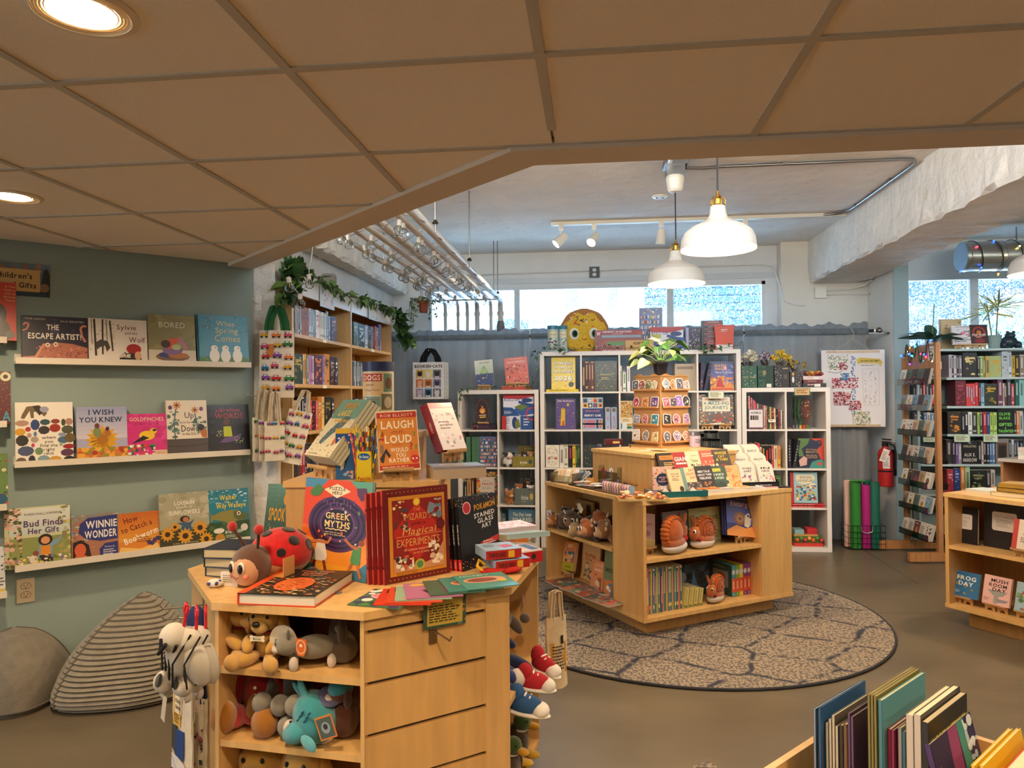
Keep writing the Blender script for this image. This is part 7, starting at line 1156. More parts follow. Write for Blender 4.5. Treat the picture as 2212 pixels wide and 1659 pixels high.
# hooks with soft toys and totes on the side
def hook(fr,s,z,L,label,c='a8a29a'):
 o=thing('display_hook',label,'hook',fr.mat(s,0,z),'hooks on the island side'); m=M(); m.tube([(0,0,0),(0,-L,.004),(0,-L-.008,.016)],.003,c,6); build('prong',m,'metal',o); m=M(); m.box(-.012,-.003,-.02,.012,0,.02,c); build('back_plate',m,'metal',o)
for k,(u,v) in enumerate(((440,1306),(443,1328))):
 s,z=BF.st(u,v); hook(BF,s,z,.12,('upper','lower')[k]+' steel hook carrying the white soft toys')
def zeb(u,v,off,yaw,label,k=1.0,roll=0):
 p=hit(u,v,BF.O+BF.n*off,BF.n); P=[('body',(0,0,-.1),(.036,.034,.075),'d4ccbc',(18,0,0)),('head',(-.006,-.02,-.04),(.034,.036,.04),'d8d0c0',(18,0,0)),('muzzle',(-.012,-.03,-.165),(.026,.028,.03),'d0c8b8'),('ear',(-.04,0,-.055),(.014,.008,.02),'ece6da',(0,30,0)),('inner_ear',(-.04,-.008,-.055),(.009,.004,.014),'1c1a1c',(0,30,0)),('nose_patch',(.0,-.05,-.15),(.012,.008,.024),'181618',(0,20,0)),('foot',(-.02,-.02,-.2),(.016,.016,.02),'d8d0c4')]
 t=plush('keychain_plush',label,Matrix.Translation(p)@Matrix.Rotation(BF.a+R(yaw),4,'Z')@Matrix.Rotation(R(roll),4,'Y')@Matrix.Scale(k,4),P,group='white clip-on soft toys')
 m=M()
 for j in range(4): m.tube([(-.034+.022*j,-.012-.012*abs(1.5-j)*-1,-.02),(-.038+.024*j,-.034,-.09),(-.036+.022*j,-.026,-.16)],.0028,'161416',5)
 m.tube([(.0,-.055,-.03),(.012,-.058,-.06)],.005,'161416',6); m.tube([(.024,-.052,-.035),(.004,-.06,-.07)],.005,'161416',6); build('black_stripe',m,'fabric',t)
 m=M(); m.tube([(0,0,-.01),(.004,0,.02),(-.006,0,.035),(.0,0,.055),(.012,0,.05),(.01,0,.03)],.0045,'c82430',7); build('red_clip',m,'plastic',t)
 m=M(); m.box(-.012,-.03,-.27,.012,-.029,-.2,'d8c8b0'); build('cloth_label',m,'fabric',t)
zeb(398,1345,.11,15,'white clip-on plush with black lines, outermost',1.05,14); zeb(424,1352,.08,0,'white clip-on plush with black lines, middle one',1.0,4); zeb(444,1350,.04,-8,'white clip-on plush with black lines, against the shelf',1.0); 
p=hit(424,1318,BF.O+BF.n*.06,BF.n); m=M(); m.ell((0,0,-.035),(.03,.02,.05),'1c2858',n=10,k=7); o=build('cloth_pouch',m,'fabric'); tag(o,'dark blue cloth hanging behind the white soft toys','cloth'); o.matrix_world=Matrix.Translation(p)
RD=[('r',.2,.08,.62,.42,'d8a848'),('r',.3,.12,.66,.3,'e8dcc8'),('t','ROALD',.48,.18,.035,'2a2420',.3,1),('t','DAHL',.48,.24,.035,'2a2420',.28,1),('bars',.26,.31,.6,.4,4,'6a4a1c'),('p',[(.1,.44),(.4,.42),(.42,.7),(.1,.66)],'3a3c40'),('p',[(.4,.45),(.8,.44),(.78,.72),(.4,.7)],'24407a'),('p',[(.1,.72),(.5,.7),(.8,.74),(.9,.86),(.5,.82),(.1,.86)],'e0d8d0'),('l',[(.1,.74),(.5,.84),(.9,.76)],.02,'1c1a1c'),('p',[(.05,.86),(.6,.84),(.6,1),(.05,1)],'8a2450')]
for k,(u0,u1,v0,sh) in enumerate(((374,416,1470,.1),(412,449,1500,.14))):
 fr2=Fr(*(BF.O+BF.n*(.09-.05*k)).xy,-36); s0,z0,s1,z1=fr2.box(u0,v0,u1,1700); tote(('cream tote with yellow tag and blue print on the side hooks','cream tote with small pink prints on the side hooks')[k],fr2.mat((s0+s1)/2,0,z0),s1-s0,z1-z0,.03,RD if k==0 else [('sc',3,26,.1,.1,.9,.95,'a8485c 2c3040 d8a898 5a3c30',.05,.1,'q')],'1c2858' if k else 'd8ccb4',sh,'d8ccb4')
for k,(u,v) in enumerate(((394,1478),(430,1478))):
 s,z=BF.st(u,v,.02); hook(BF,max(-.22,s),z+.11,.1,('outer','inner')[k]+' hook carrying the cream totes')
# soft toys on the other shelved face
rx=lambda u,v=1450,off=-.06:RF.st(u,v,off)[0]
def sneaker(t,p,c,yaw,sc=1.0,pitch=0):
 T=TR(*p,yaw,pitch,0,sc); q_=lambda v:T@Vector(v)
 for nm,pp,r,cc in (('sneaker_upper',(0,-.01,.026),(.026,.05,.03),c),('toe_cap',(0,-.05,.02),(.027,.026,.022),'ece6dc'),('sole',(0,-.015,.008),(.029,.066,.01),'f0eae0'),('ankle',(0,.02,.05),(.022,.024,.03),c)):
  b=blob(t,nm,q_(pp),tuple(x*sc for x in r),cc,(0,0,0),'fabric'); b.rotation_euler=T.to_euler()
 for j in range(3):
  b=blob(t,'lace',q_((0,-.02+.014*j,.052+.004*j)),(.017*sc,.003*sc,.003*sc),'f4f0e8',(0,0,0),'fabric'); b.rotation_euler=T.to_euler()
# each figure sits on a shelf edge with its legs hanging out
t=plush('elephant_plush','grey plush elephant in blue with red sneakers on the side shelf',RF.mat(.03,-.13,.42,0,-8),[('body',(0,.02,.075),(.05,.05,.08),'1c2c60'),('head',(-.0,-.02,.19),(.05,.055,.05),'5a4c42'),('trunk',(.035,-.075,.165),(.02,.045,.018),'5a4c42',(35,0,-25)),('trunk_tip',(.05,-.11,.185),(.016,.02,.018),'6a5a50'),('ear',(-.02,.02,.24),(.035,.012,.045),'54463c'),('ear_lining',(-.02,.01,.235),(.026,.008,.034),'7a6658'),('headband',(0,-.03,.21),(.052,.03,.012),'1c2c70'),('arm',(.055,-.03,.09),(.02,.045,.02),'1c2c60',(20,0,0)),('leg',(.03,-.08,.03),(.022,.07,.022),'1c2c60',(10,0,-10)),('leg',(-.045,-.08,.02),(.022,.07,.022),'1c2c60',(25,0,10))])
sneaker(t,(.05,-.17,-.0),'b0202c',-20,1.1,8); sneaker(t,(-.05,-.165,-.03),'b82430',15,1.15,5)
m=M(); m.box(-.03,-.1,.2,.03,-.098,.235,'9aa8c8'); b=build('paper_tag',m,'paper',t); b.rotation_euler=(0,R(28),R(20)); b.location=(.04,.0,.02)
t=plush('elephant_plush','plush figure with blue legs and blue sneaker beside the elephant',RF.mat(-.11,-.09,.42,0,0),[('body',(-.02,.03,.05),(.04,.04,.05),'1c2c60'),('leg',(-.0,-.05,-.0),(.02,.06,.02),'1c2c60',(40,0,0)),('sock',(.03,-.05,.03),(.02,.035,.02),'24408a',(30,0,0)),('heel',(.05,-.075,.015),(.03,.03,.032),'e8e2d8',(0,0,0),'fabric')])
sneaker(t,(-.0,-.1,-.085),'2c5a90',0,1.25,6)
def duck(s,off,label,k=1.0,yaw=0):
 t=plush('duck_plush',label,RF.mat(s,off,.093,0,yaw)@Matrix.Scale(k,4),[('body',(0,0,.062),(.05,.055,.058),'4a3826'),('wing',(.045,.0,.065),(.012,.04,.035),'5a4630'),('wing',(-.045,.0,.065),(.012,.04,.035),'5a4630'),('neck_ring',(0,-.03,.108),(.024,.024,.008),'e0d8c8'),('head',(0,-.035,.135),(.03,.032,.03),'3c5a20'),('beak',(0,-.075,.125),(.016,.024,.012),'d8a020')]+[('foot',(x*.03,-.06,.012),(.02,.026,.012),'d8a828') for x in (-1,1)]+eyes(.018,-.058,.145,.004),group='plush ducks on the side shelf')
duck(.06,-.06,'plush mallard duck with yellow feet on the bottom side shelf',1.05,-10); duck(-.1,-.05,'plush mallard duck half hidden behind the slatted front',1.0,-25)
plush('narwhal_plush','grey plush animal with striped horn behind the ducks',RF.mat(.02,-.17,.093,0,0),[('body',(-.03,.02,.1),(.06,.06,.06),'8a8478'),('horn',(.06,-.03,.14),(.012,.07,.012),'d8d0c4',(-20,0,55))])
# tote at the far end
s=RF.st(1200,1375,.0)[0]; fr2=Fr(*(RF.O+RF.d*.27).xy,42); s0,z0,s1,z1=fr2.box(1180,1330,1222,1482); t_=tote('cream canvas tote with yellow card hanging at the far island corner',fr2.mat((s0+s1)/2,0,z0),s1-s0,z1-z0,.06,[('r',.1,.36,.85,.8,'d8962c'),('bars',.16,.4,.78,.76,8,'5a3c14'),('o',.7,.42,.12,.05,.015,'6a4a20'),('r',.55,.26,.7,.38,'1c1a1c')],'d8c4a0',.1,'dcc8a4')
# -- on the risers
LAU=[('r',.02,.02,.98,.98,'d8842c'),('r',.02,.03,.98,.12,'b82824'),('t','ROB ELLIOTT',.5,.075,.05,'f0d8b8',.8,0),('t','LAUGH',.5,.23,.13,'f4ead4',.8,1),('t','-OUT-',.5,.36,.05,'a83020',.36,1),('t','LOUD',.5,.47,.13,'f4ead4',.66,1),('bars',.35,.565,.65,.585,1,'a83020'),('t','WOULD',.52,.65,.07,'f4ead4',.42,1),('t','YOU',.54,.735,.07,'f4ead4',.24,1),('t','RATHER',.5,.82,.07,'f4ead4',.5,1),('r',.02,.9,.98,.97,'b82824'),('bars',.08,.92,.92,.95,1,'f0c8a8'),('e',.86,.74,.1,.06,'e06a34'),('e',.88,.82,.11,.07,'c82824'),('e',.83,.81,.02,.014,'fff'),('e',.92,.81,.02,.014,'fff'),('p',[(.04,.78),(.14,.68),(.2,.62),(.3,.74),(.26,.78),(.18,.7),(.12,.86),(.06,.84)],'28242c'),('r',.06,.56,.14,.7,'8a6a50'),('p',[(.04,.4),(.16,.37),(.16,.43)],'c83824'),('p',[(.04,.47),(.16,.44),(.16,.5)],'b83024'),('t','?',.9,.4,.08,'4a8a4c',.06,1),('t','?',.8,.6,.12,'b83824',.09,1),('t','?',.92,.62,.09,'4a8a4c',.07,1),('sc',2,14,.06,.14,.94,.9,'f0c050 c84030 5a8a4c',.008,.016,'f')]
A,B=atZ(826,1040,RZ1),atZ(892,1037,RZ1); d=B-A; ef=Fr(A.x,A.y,math.degrees(math.atan2(d.y,d.x))); easel(ef.mat(d.length/2,0,RZ1),d.length,'wooden easel under the orange joke book on the riser')
s0,z0,s1,z1=ef.box(818,889,908,1019,.0); book('joke_book','orange and red joke book on a wooden easel',(s1-s0),(z1-z0)*1.01,.014,ef.mat((s0+s1)/2,.008,z0+.004,10,0,2),'ece4d4',LAU,pages='e8e2d4')
# slanted stack of picture books facing the blue wall
SL=Fr(*(atZ(642,1003,RZ1+.05).xy+Vector((.02,.03))),-42); e_=easel(SL.mat(.09,-.03,RZ1),.16,'wooden easel under the slanted lake books')
LAK=[('g',0,0,1,.35,'6a9484','5a8478'),('g',0,.35,1,1,'c8bc9c','d8cca8'),('p',[(.55,.3),(.8,.32),(.7,.5),(.5,.62),(.35,.8),(.2,.78),(.3,.55)],'3c5c64'),('sc',1,120,0,.3,1,1,'b8ac8c 8a8468 e0d8bc 4a5a58',.01,.03,'q'),('t','SPOOKY',.52,.12,.1,'d8942c',.5,1),('t','LAKES',.45,.25,.1,'e0c060',.46,1),('t','Coloring Book',.5,.38,.06,'d8a838',.5,1),('e',.78,.72,.06,.09,'c86434'),('t','Geo Rutherford',.3,.96,.025,'5a5444',.3)]
for k in range(4): book('picture_book','pale lake colouring book slanted on an easel, '+('front copy' if k==0 else ORD[k]+' copy'),.2,.27,.013,SL.mat(.1+.004*k,.004-.0135*k*.8,RZ1+.085-.0135*k*.63,39),'7a9484',LAK if k==0 else (),pages='d0c4a8',hard=0,group='slanted copies of the lake book')
pf=Fr(*atZ(744,1036,RZ1).xy,10); s0,z0,s1,z1=pf.box(725,926,765,1034); carton('bookmark_pack','tall blue pack with striped balloon picture on the riser','box',s1-s0,z1-RZ1,.018,pf.mat((s0+s1)/2,0,RZ1+.0006),'1c4c88',[('r',0,0,1,.1,'d8b030'),('g',0,.1,1,1,'1c4c88','2c5c90'),('e',.34,.5,.3,.13,'d89a90'),('p',[(.06,.44),(.62,.4),(.64,.46),(.05,.5)],'e0c030'),('p',[(.1,.58),(.58,.54),(.5,.6),(.2,.63)],'e0c030'),('sc',1,12,.1,.12,.95,.35,'e8e4dc d8583c e0b838',.06,.1),('p',[(.2,.66),(.5,.66),(.42,.8),(.28,.8)],'e8e0d0'),('sc',2,14,.1,.8,.95,.98,'e8e4dc 8aa0c0 c89a88',.06,.1)])
pf2=Fr(*atZ(786,1040,RZ1).xy,10); s0,z0,s1,z1=pf2.box(769,976,803,1038); w_=s1-s0; h_=z1-RZ1; o=thing('pencil_box','yellow open box with blue lettering full of patterned pencils','box',pf2.mat((s0+s1)/2,0,RZ1+.0006)); m=M(); m.box(-w_/2,0,0,w_/2,.002,h_,'e0c020'); m.box(-w_/2,.04,0,w_/2,.042,h_,'e0c020'); m.box(-w_/2,0,0,-w_/2+.002,.042,h_,'d0b018'); m.box(w_/2-.002,0,0,w_/2,.042,h_,'d0b018'); m.box(-w_/2,0,0,w_/2,.042,.002,'d0b018'); build('carton_shell',m,'gloss',o)
m=M(); Art(m,w_,h_).run([('e',.5,.17,.4,.12,'1c5c98'),('t','Dr.Seuss',.5,.17,.09,'f0ece4',.6,1),('t','Pencils',.5,.9,.12,'a82420',.8,1)]); build('carton_print',m,'gloss',o); q=random.Random(9)
for k in range(11):
 x=-w_*.4+w_*.8*k/10; c=q.choice('c83428 2c6a98 d8b020 e86a30 3c8a6a b03070 e0dcd0'.split()); c2=q.choice('e0c030 f0ece0 c83428 28242c'.split()); y=.008+.024*(k%2); T=Matrix.Translation((x,y,.01))@Matrix.Rotation(R((k-4)*2.2),4,'Y')@Matrix.Rotation(R(q.uniform(-3,3)),4,'X'); m=M(T); L=.175+q.uniform(-.012,.014)
 for j in range(9): m.lathe([(.0036,L*j/9),(.0036,L*(j+1)/9)],c if j%2 else c2,6,cap=False)
 m.lathe([(.0038,L),(.0038,L+.012)],'c8a848',6); p_=build('pencil',m,'gloss'); tag(p_,f'patterned {cname(c)} pencil, {ORD[k]} in the yellow box','pencil','pencils in the yellow box'); p_.matrix_world=o.matrix_world
DOG=[('r',0,0,1,1,'d8cdb0'),('r',.08,.04,.66,.17,'b82c28'),('t','DOGS',.37,.105,.09,'ece0c0',.5,1),('r',.08,.18,.68,.4,'d8b888'),('t','Vintage Puzzle',.38,.31,.04,'4a3424',.44),('bars',.22,.22,.54,.26,1,'7a5a3c'),('r',.09,.42,.62,.68,'7a9c98'),('r',.09,.64,.62,.68,'4a7a3c'),('p',[(.16,.6),(.14,.46),(.22,.44),(.28,.5),(.48,.5),(.54,.62),(.5,.64),(.46,.56),(.3,.58),(.28,.64),(.24,.64),(.2,.56)],'28262a'),('e',.2,.47,.05,.035,'e8e4dc'),('t','good dog',.44,.46,.025,'a83c34',.24),('r',.7,.04,.96,.34,'6a8a70'),('e',.84,.2,.1,.1,'6a4430'),('r',.64,.38,.96,.64,'6a6a4c'),('e',.82,.52,.11,.1,'b8a890'),('r',.6,.66,.98,.8,'d8a83c'),('r',.06,.7,.6,.98,'b83034'),('e',.24,.86,.14,.11,'28262a'),('e',.46,.84,.12,.13,'b87a3c'),('r',.62,.82,.96,.98,'8a8a5c')]
t=tube_pack((778,781,845,933),RZ2,'tall cream puzzle tube with dog pictures and navy lid',Fr(*atZ(812,932,RZ2).xy,6),0,'20305c','d8cdb0',DOG,hz=.14)
# silver and red packs towards the white shelves
A=atZ(925,1040,RZ1); carton('game_box','flat silver and tan box on the riser beside the joke book','box',.2,.045,.14,TR(A.x+.10,A.y+.09,RZ1+.0006,24),'b8a48c',[('r',0,.02,1,.2,'8a8a94')],tart=[('r',0,0,1,1,'8a8c98'),('bars',.2,.3,.8,.6,2,'e8e4ec')])
DF=Fr(*atZ(935,1028,RZ1).xy,62); easel(DF.mat(.12,-.0,RZ1+.046),.12,'easel under the red box with shiny wrap')
book('boxed_set','red box with shiny printed wrap slanted on an easel',.15,.2,.04,DF.mat(.12,.014,RZ1+.096,24),'d8d0d4',[('r',.0,0,1,.12,'d8486c'),('sc',4,40,.06,.2,.94,.95,'e8e4e8 c8b8c0 d8608a 8a8a98',.03,.08,'q'),('bars',.2,.4,.8,.6,3,'4a3c44')],spine='8a1420',back='8a1420',pages='8a1420',spart=[('r',0,0,1,1,'8a1420'),('t','HEART',.5,.5,.05,'e8b0a0',None,1,-90)])
q=random.Random(3); p=DF.pt(.2,-.1,RZ1+.0); o=thing('tinsel_pen','bunch of shiny purple tinsel behind the red box','decoration',TR(p.x,p.y,RZ1)); m=M(); m.lathe([(.02,0),(.025,.1)],'7a8a8c',14); build('cup',m,'plastic',o)
m=M(); 
for k in range(24): a=q.uniform(0,6.3); r=q.uniform(.02,.05); m.tube([(0,0,.05),(r*.4*math.cos(a),r*.4*math.sin(a),.16),(r*math.cos(a),r*math.sin(a),.21+q.uniform(-.02,.03))],.002,q.choice(['8a2c60','b85a90','c8b8c8','5a2050']),4)
build('tinsel',m,'metal',o)
# -- rugs
m=M(); m.lathe([(0,.0),(1.23,.0),(1.235,.006),(1.225,.012),(0,.0121)],'888',72,cap=False,ax=(0,0,0)); RUG=thing('round_rug','round beige and navy rug with trellis pattern under the wooden island','rug',TR(.55,4.78,0)); build('pile',m,'rug',RUG)
m=M(); m.tube([(1.232*math.cos(a),1.232*math.sin(a),.007) for a in [2*math.pi*k/72 for k in range(72)]],.008,'2a2c34',6,closed=True); build('bound_edge',m,'fabric',RUG)
m=M(); m.box(-.32,-.6,0,.32,.6,.008,'888'); o=build('floor_rug',m,'rug'); tag(o,'rectangular speckled rug at the foot of the octagonal display','rug'); o.matrix_world=TR(.12,2.25,.0005,-55)
# -- square wooden island on the rug
IP=Vector((.28,4.205)); IA=33.5; IW,ID=1.2,1.13; IZ=.80
id_=Vector((math.cos(R(IA)),math.sin(R(IA)))); ip_=Vector((-id_.y,id_.x)); IF=Fr(IP.x,IP.y,IA); lc=IP+ip_*ID; IL=Fr(lc.x,lc.y,IA-90); ICEN=IP+id_*IW/2+ip_*ID/2
t=thing('display_island','square maple display island with open shelves standing on the rug','display unit')
def islab(x0,y0,z0,x1,y1,z1,c,name): m=M(IF.mat(0,0,0)); m.box(x0,y0,z0,x1,y1,z1,c); return build(name,m,'wood',t)
islab(0,0,IZ-.024,IW,ID,IZ,'dcae66','top_board'); islab(0,0,.105,IW,ID,.128,'d9aa60','bottom_board'); islab(.09,.09,.012,IW-.09,ID-.09,.105,'c8964e','plinth'); islab(.35,.32,.128,IW-.27,ID-.32,IZ-.024,'a87840','core_panel')
# pinwheel of end panels
z0,z1=.128,IZ-.024
islab(.004,.004,z0,.026,.3,z1,'d2a158','end_panel'); islab(.93,.004,z0,IW-.004,.026,z1,'d4a45a','end_panel'); islab(.93,.026,z0,.952,.36,z1,'c8964e','partition_panel'); islab(IW-.026,.026,z0,IW-.004,ID-.3,z1,'d0a056','end_panel'); islab(.004,ID-.026,z0,.3,ID-.004,z1,'d0a056','end_panel'); islab(.3,ID-.026,z0,IW-.3,ID-.004,z1,'d0a056','end_panel'); islab(.026,.3,z0,.32,.322,z1,'c8964e','partition_panel'); islab(.026,.32,z0,.93,.34,z1,'b98a4c','back_panel'); islab(.3,.34,z0,.32,ID-.03,z1,'b98a4c','back_panel')
islab(.026,.006,.442,.93,.32,.464,'d9aa60','shelf'); islab(.006,.322,.452,.3,ID-.026,.474,'d9aa60','shelf')
RI=.58; ro=ICEN-id_*IW*RI/2-ip_*ID*RI/2; RIF=Fr(ro.x,ro.y,IA); RZ=1.04
o=thing('display_riser','plain maple riser box in the middle of the square island','display unit'); m=M(RIF.mat(0,0,0)); m.box(0,0,IZ+.0005,IW*RI,ID*RI,RZ-.022,'cf9f58'); build('riser_body',m,'wood',o); m=M(RIF.mat(0,0,0)); m.box(-.008,-.008,RZ-.022,IW*RI+.008,ID*RI+.008,RZ,'dcae66'); build('riser_top',m,'wood',o)
# sticker tower
c0=atZ(1428,968,RZ); TWA=39; TS=.27
def tower():
 t=thing('sticker_tower','tan cardboard spinner tower with rows of stickers','display stand',TR(c0.x,c0.y,RZ,TWA)); H=.5; c='c29058'
 m=M(); m.box(0,0,.012,TS,TS,H,c); build('tower_body',m,'paper',t); m=M(); m.box(-.03,-.03,0,TS+.03,TS+.03,.012,'b58850'); build('base_tray',m,'paper',t); m=M(); m.box(-.006,-.006,H,TS+.006,TS+.006,H+.006,'c89a60'); build('top_board',m,'paper',t)
 for k,(T,nm) in enumerate(((Matrix.Identity(4),'right'),(Matrix.Translation((0,TS,0))@Matrix.Rotation(R(-90),4,'Z'),'left'))):
  for j in range(4):
   m=M(T); z=.035+j*.122; m.box(.008,-.03,z,TS-.008,0,z+.003,c); m.box(.008,-.031,z,TS-.008,-.029,z+.012,c); build('ledge',m,'paper',t)
  m=M(T); m.plate([(TS*.2+x*.04,H+.006+.014*math.sin(math.pi*(x+1)/2)) for x in (-1,-.6,-.2,.2,.6,1)],0,.003,c); m.plate([(TS*.75+x*.04,H+.006+.014*math.sin(math.pi*(x+1)/2)) for x in (-1,-.6,-.2,.2,.6,1)],0,.003,c); build('top_scallop',m,'paper',t)
 m=M(); m.tube([(-.012,-.012,.12),(-.016,-.016,.25),(-.012,-.012,.4)],.003,'c89a60',6); build('corner_fold',m,'paper',t)
 return t
TW=tower(); q=random.Random(12)
SHP={'round':lambda w,h:[(w/2*math.cos(a),h/2+h/2*math.sin(a)) for a in [2*math.pi*k/12 for k in range(12)]],'tag':lambda w,h:[(-w/2,0),(w/2,0),(w/2,h*.9),(w*.4,h),(-w*.4,h),(-w/2,h*.9)],'blob':lambda w,h:[(w/2*math.cos(a)*(1+.16*math.sin(3*a+w*90)),h/2+h/2*math.sin(a)*(1+.12*math.cos(4*a))) for a in [2*math.pi*k/14 for k in range(14)]],'flag':lambda w,h:[(-w/2,.1*h),(w*.4,0),(w/2,h*.3),(w*.42,h),(-w*.4,h*.9)]}
cols=[['5a5a68 8a4a3c 7a7a40 d8c8a0','c0405c d8803c 6a4a80','9a98a8 b8686c 3c8a9c','d8d0c4 8a8480 c8b878'],['a8a8b0 d88a50 5a5a6c d8b8b0','c86078 5a4a60 9a70c0 2a2430','24242a c8788c b080a0','6a6878 a898b8 d8a08c']]
names=['top','second','third','lowest']
for f in range(2):
 T=TW.matrix_world@(Matrix.Identity(4) if f==0 else Matrix.Translation((0,TS,0))@Matrix.Rotation(R(-90),4,'Z'))
 for j in range(4):
  pal=cols[1-f][j].split(); n=len(pal); row=3-j
  for k,c in enumerate(pal):
   w=q.uniform(.058,.072); h=q.uniform(.062,.082); sh=q.choice(list(SHP)); x=.04+(TS-.08)*k/(max(1,n-1)); P=SHP[sh](w,h); m=M(); m.plate([(a*1.1,b*1.08-.003) for a,b in P],0,.0012,'efe8dc'); o=build('sticker',m,'gloss'); tag(o,f'{cname(c)} {sh}-shaped sticker, {ORD[k]} on the {names[j]} ledge, {"pot" if f==0 else "bookcase"} side of the tower','sticker','stickers on the tower')
   m=M(); y=-.0006; m.add([(a*.92,y,b*.94+.002) for a,b in P],[tuple(range(len(P)))],c); a_=Art(m,w*.7,h*.7,z0=h*.16,y=y); a_.run([('sc',j*9+k+f*40,7,.1,.1,.9,.9,[mixc(c,'ffffff',.6),mixc(c,'201010',.6),'e8dcc8'],.1,.22),('bars',.2,.4,.8,.6,2,mixc(c,'201010',.7))]); build('sticker_print',m,'gloss',o)
   o.matrix_world=T@TR(x,-.024,.04+row*.122,0,-9,q.uniform(-6,6))
# potted plant on the tower
pt=TW.matrix_world@Vector((TS*.36,TS*.36,.506)); t=thing('potted_plant','leafy variegated pot plant in a black pot on the sticker tower','plant',Matrix.Translation(pt)); m=M(); m.lathe([(.042,0),(.055,.085),(.06,.085),(.06,.1),(.053,.1),(.05,.09)],'1e1a1c',22,cap=False); m.lathe([(0,0),(.042,0)],'1e1a1c',22,cap=False); build('pot',m,'plastic',t); m=M(); m.lathe([(.051,.088),(0,.09)],'2c2018',16,cap=False); build('soil',m,'paint',t); q=random.Random(21)
for k in range(28):
 a=2*math.pi*k/14+q.uniform(-.2,.2); r=q.uniform(.07,.16); z=q.uniform(.15,.24) if k%3 else q.uniform(.1,.14); e=(r*math.cos(a),r*math.sin(a),z); m=M(); m.tube([(0.01*math.cos(a),.01*math.sin(a),.088),(e[0]*.5,e[1]*.5,z*.85),e],.0025,'6a8a48',5); st=build('stalk',m,'leaf',t); leaf(st,e,q.uniform(.085,.125),'heart',q.choice(['3c6a34','4a7a3c','7a9850','b0bc80','2c5030','34602f']),(math.cos(a),math.sin(a),q.uniform(-.5,.15)),q)
for k in range(4): a=1.3*k; leaf(t,(0.01*math.cos(a),.01*math.sin(a),.2+.02*k),.1,'heart','b8c088',(math.cos(a),math.sin(a),.5),q)
# things on the riser
p=atZ(1328,962,RZ); carton('wooden_box','dark red wooden box with brass plate on the riser','box',.13,.04,.1,TR(p.x,p.y+.05,RZ+.0005,IA-25),'5a1c18',[('r',.4,.35,.8,.75,'d8b878')],mat='plastic')
for k in range(5): p=atZ(1385+k*12,973+q.uniform(-2,2),RZ); m=M(); m.box(-.04,-.03,0,.04,.03,.002,'e4dcc8'); o=build('loose_sticker',m,'gloss'); tag(o,f'flat sticker lying at the tower foot, {ORD[k]} from the dark red box','sticker','loose stickers at the tower foot'); m=M(Matrix.Translation((0,-.03,.002))@Matrix.Rotation(R(-90),4,'X')); Art(m,.08,.06).run([('sc',k,12,.05,.05,.95,.95,'2c3c68 d8a060 8a8a90 e8e0d0',.08,.2)]); build('sticker_print',m,'gloss',o); o.matrix_world=TR(p.x,p.y-.01,RZ+.0006+.0022*k,q.uniform(0,70))
JF=Fr(*atZ(1530,966,RZ).xy,IA)
def jar2(px,z,label,glass,lab,lid='1c1c1e',off=0.0): jar(px,z,label,glass,lid,lab,fr=JF,off=off)
jar2((1500,933,1519,965),RZ,'lilac candle jar, largest of the jars on the riser','b8a8b8','5a4a68','a8a4a4',-.03); jar2((1526,948,1542,967),RZ,'dark candle jar in the lower row beside the lilac jar','28302c','b8c8d0',off=.02); jar2((1541,948,1563,967),RZ,'dark candle jar at the end of the lower row','28302c','b8c8d0',off=.02); z_=JF.st(1545,948,.02)[1]; jar2((1535,931,1558,948),RZ+.056,'dark candle jar stacked on the lower row','28302c','b8c8d0',off=.02); jar2((1520,937,1534,966),RZ,'green candle jar behind the dark jars','2c4a3c','b8c8d0',off=-.09)
# rack of parody paperbacks
t=thing('book_rack','two-tier clear rack holding paperbacks on the island front','display stand'); m=M(IF.mat(0,0,0)); A0=IF.st(1450,1050,-.13)[0]; A1=IF.st(1600,1050,-.13)[0]
for y,z in ((.10,IZ+.008),(.175,IZ+.085)): m.box(A0-.05,y-.012,z-.006,A1+.02,y+.05,z,'dde'); m.box(A0-.05,y-.014,z-.006,A1+.02,y-.012,z+.012,'dde')
m.box(A0-.05,.175,IZ,A0-.045,.225,IZ+.085,'dde'); m.box(A1+.015,.175,IZ,A1+.02,.225,IZ+.085,'dde'); build('acrylic_step',m,'acrylic',t)
def rb(px,z,off,cov,art,label): return fbook(IF,off,px,z,.012,22,cov,art,label,name='paperback',hard=0,group='paperbacks on the clear rack')
zb,zf=IZ+.088,IZ+.011
PB=[((1424,981,1462,1020),'1a1816',[('r',.12,.1,.9,.26,'d87a28'),('t','FANDALL',.5,.18,.07,'2a1408',.6,1)]+[('bars',.3,.36,.9,.7,5,'e0a050',2,.5)],'black paperback with orange band'),((1456,979,1495,1018),'a01c20',[('t','GIANT',.5,.26,.16,'f0ece0',.8,1),('bars',.15,.4,.9,.48,1,'f0ece0',1,.8),('e',.55,.82,.3,.18,'6a1418')],'red paperback with bold white title'),((1485,977,1525,1015),'d8c8a0',[('t','Take',.42,.36,.1,'1c1a16',.34,1),('t','My Soul,',.5,.52,.1,'1c1a16',.64,1),('t','Satan',.45,.68,.1,'1c1a16',.44,1),('bars',.3,.16,.7,.2,1,'6a5a3c')],'cream paperback with black title'),((1515,975,1553,1013),'d84c3c',[('bars',.15,.12,.85,.28,2,'f0d8b0'),('sc',2,40,.05,.4,.95,.98,'e8b890 d87858 f0d0a8',.04,.1,'q')],'salmon paperback with pale figures'),((1543,973,1579,1012),'28221e',[('t','WHOSE',.5,.14,.1,'e0b820',.7,1),('t','CAT',.5,.27,.09,'e0b820',.4,1),('t','IS THIS?',.5,.39,.09,'e0b820',.7,1),('e',.5,.76,.35,.2,'7a2428'),('e',.5,.76,.15,.14,'28221e')],'dark paperback with yellow title')]
for px,c,a,l in PB: rb(px,zb,-.18,c,a,l+' on the upper tier')
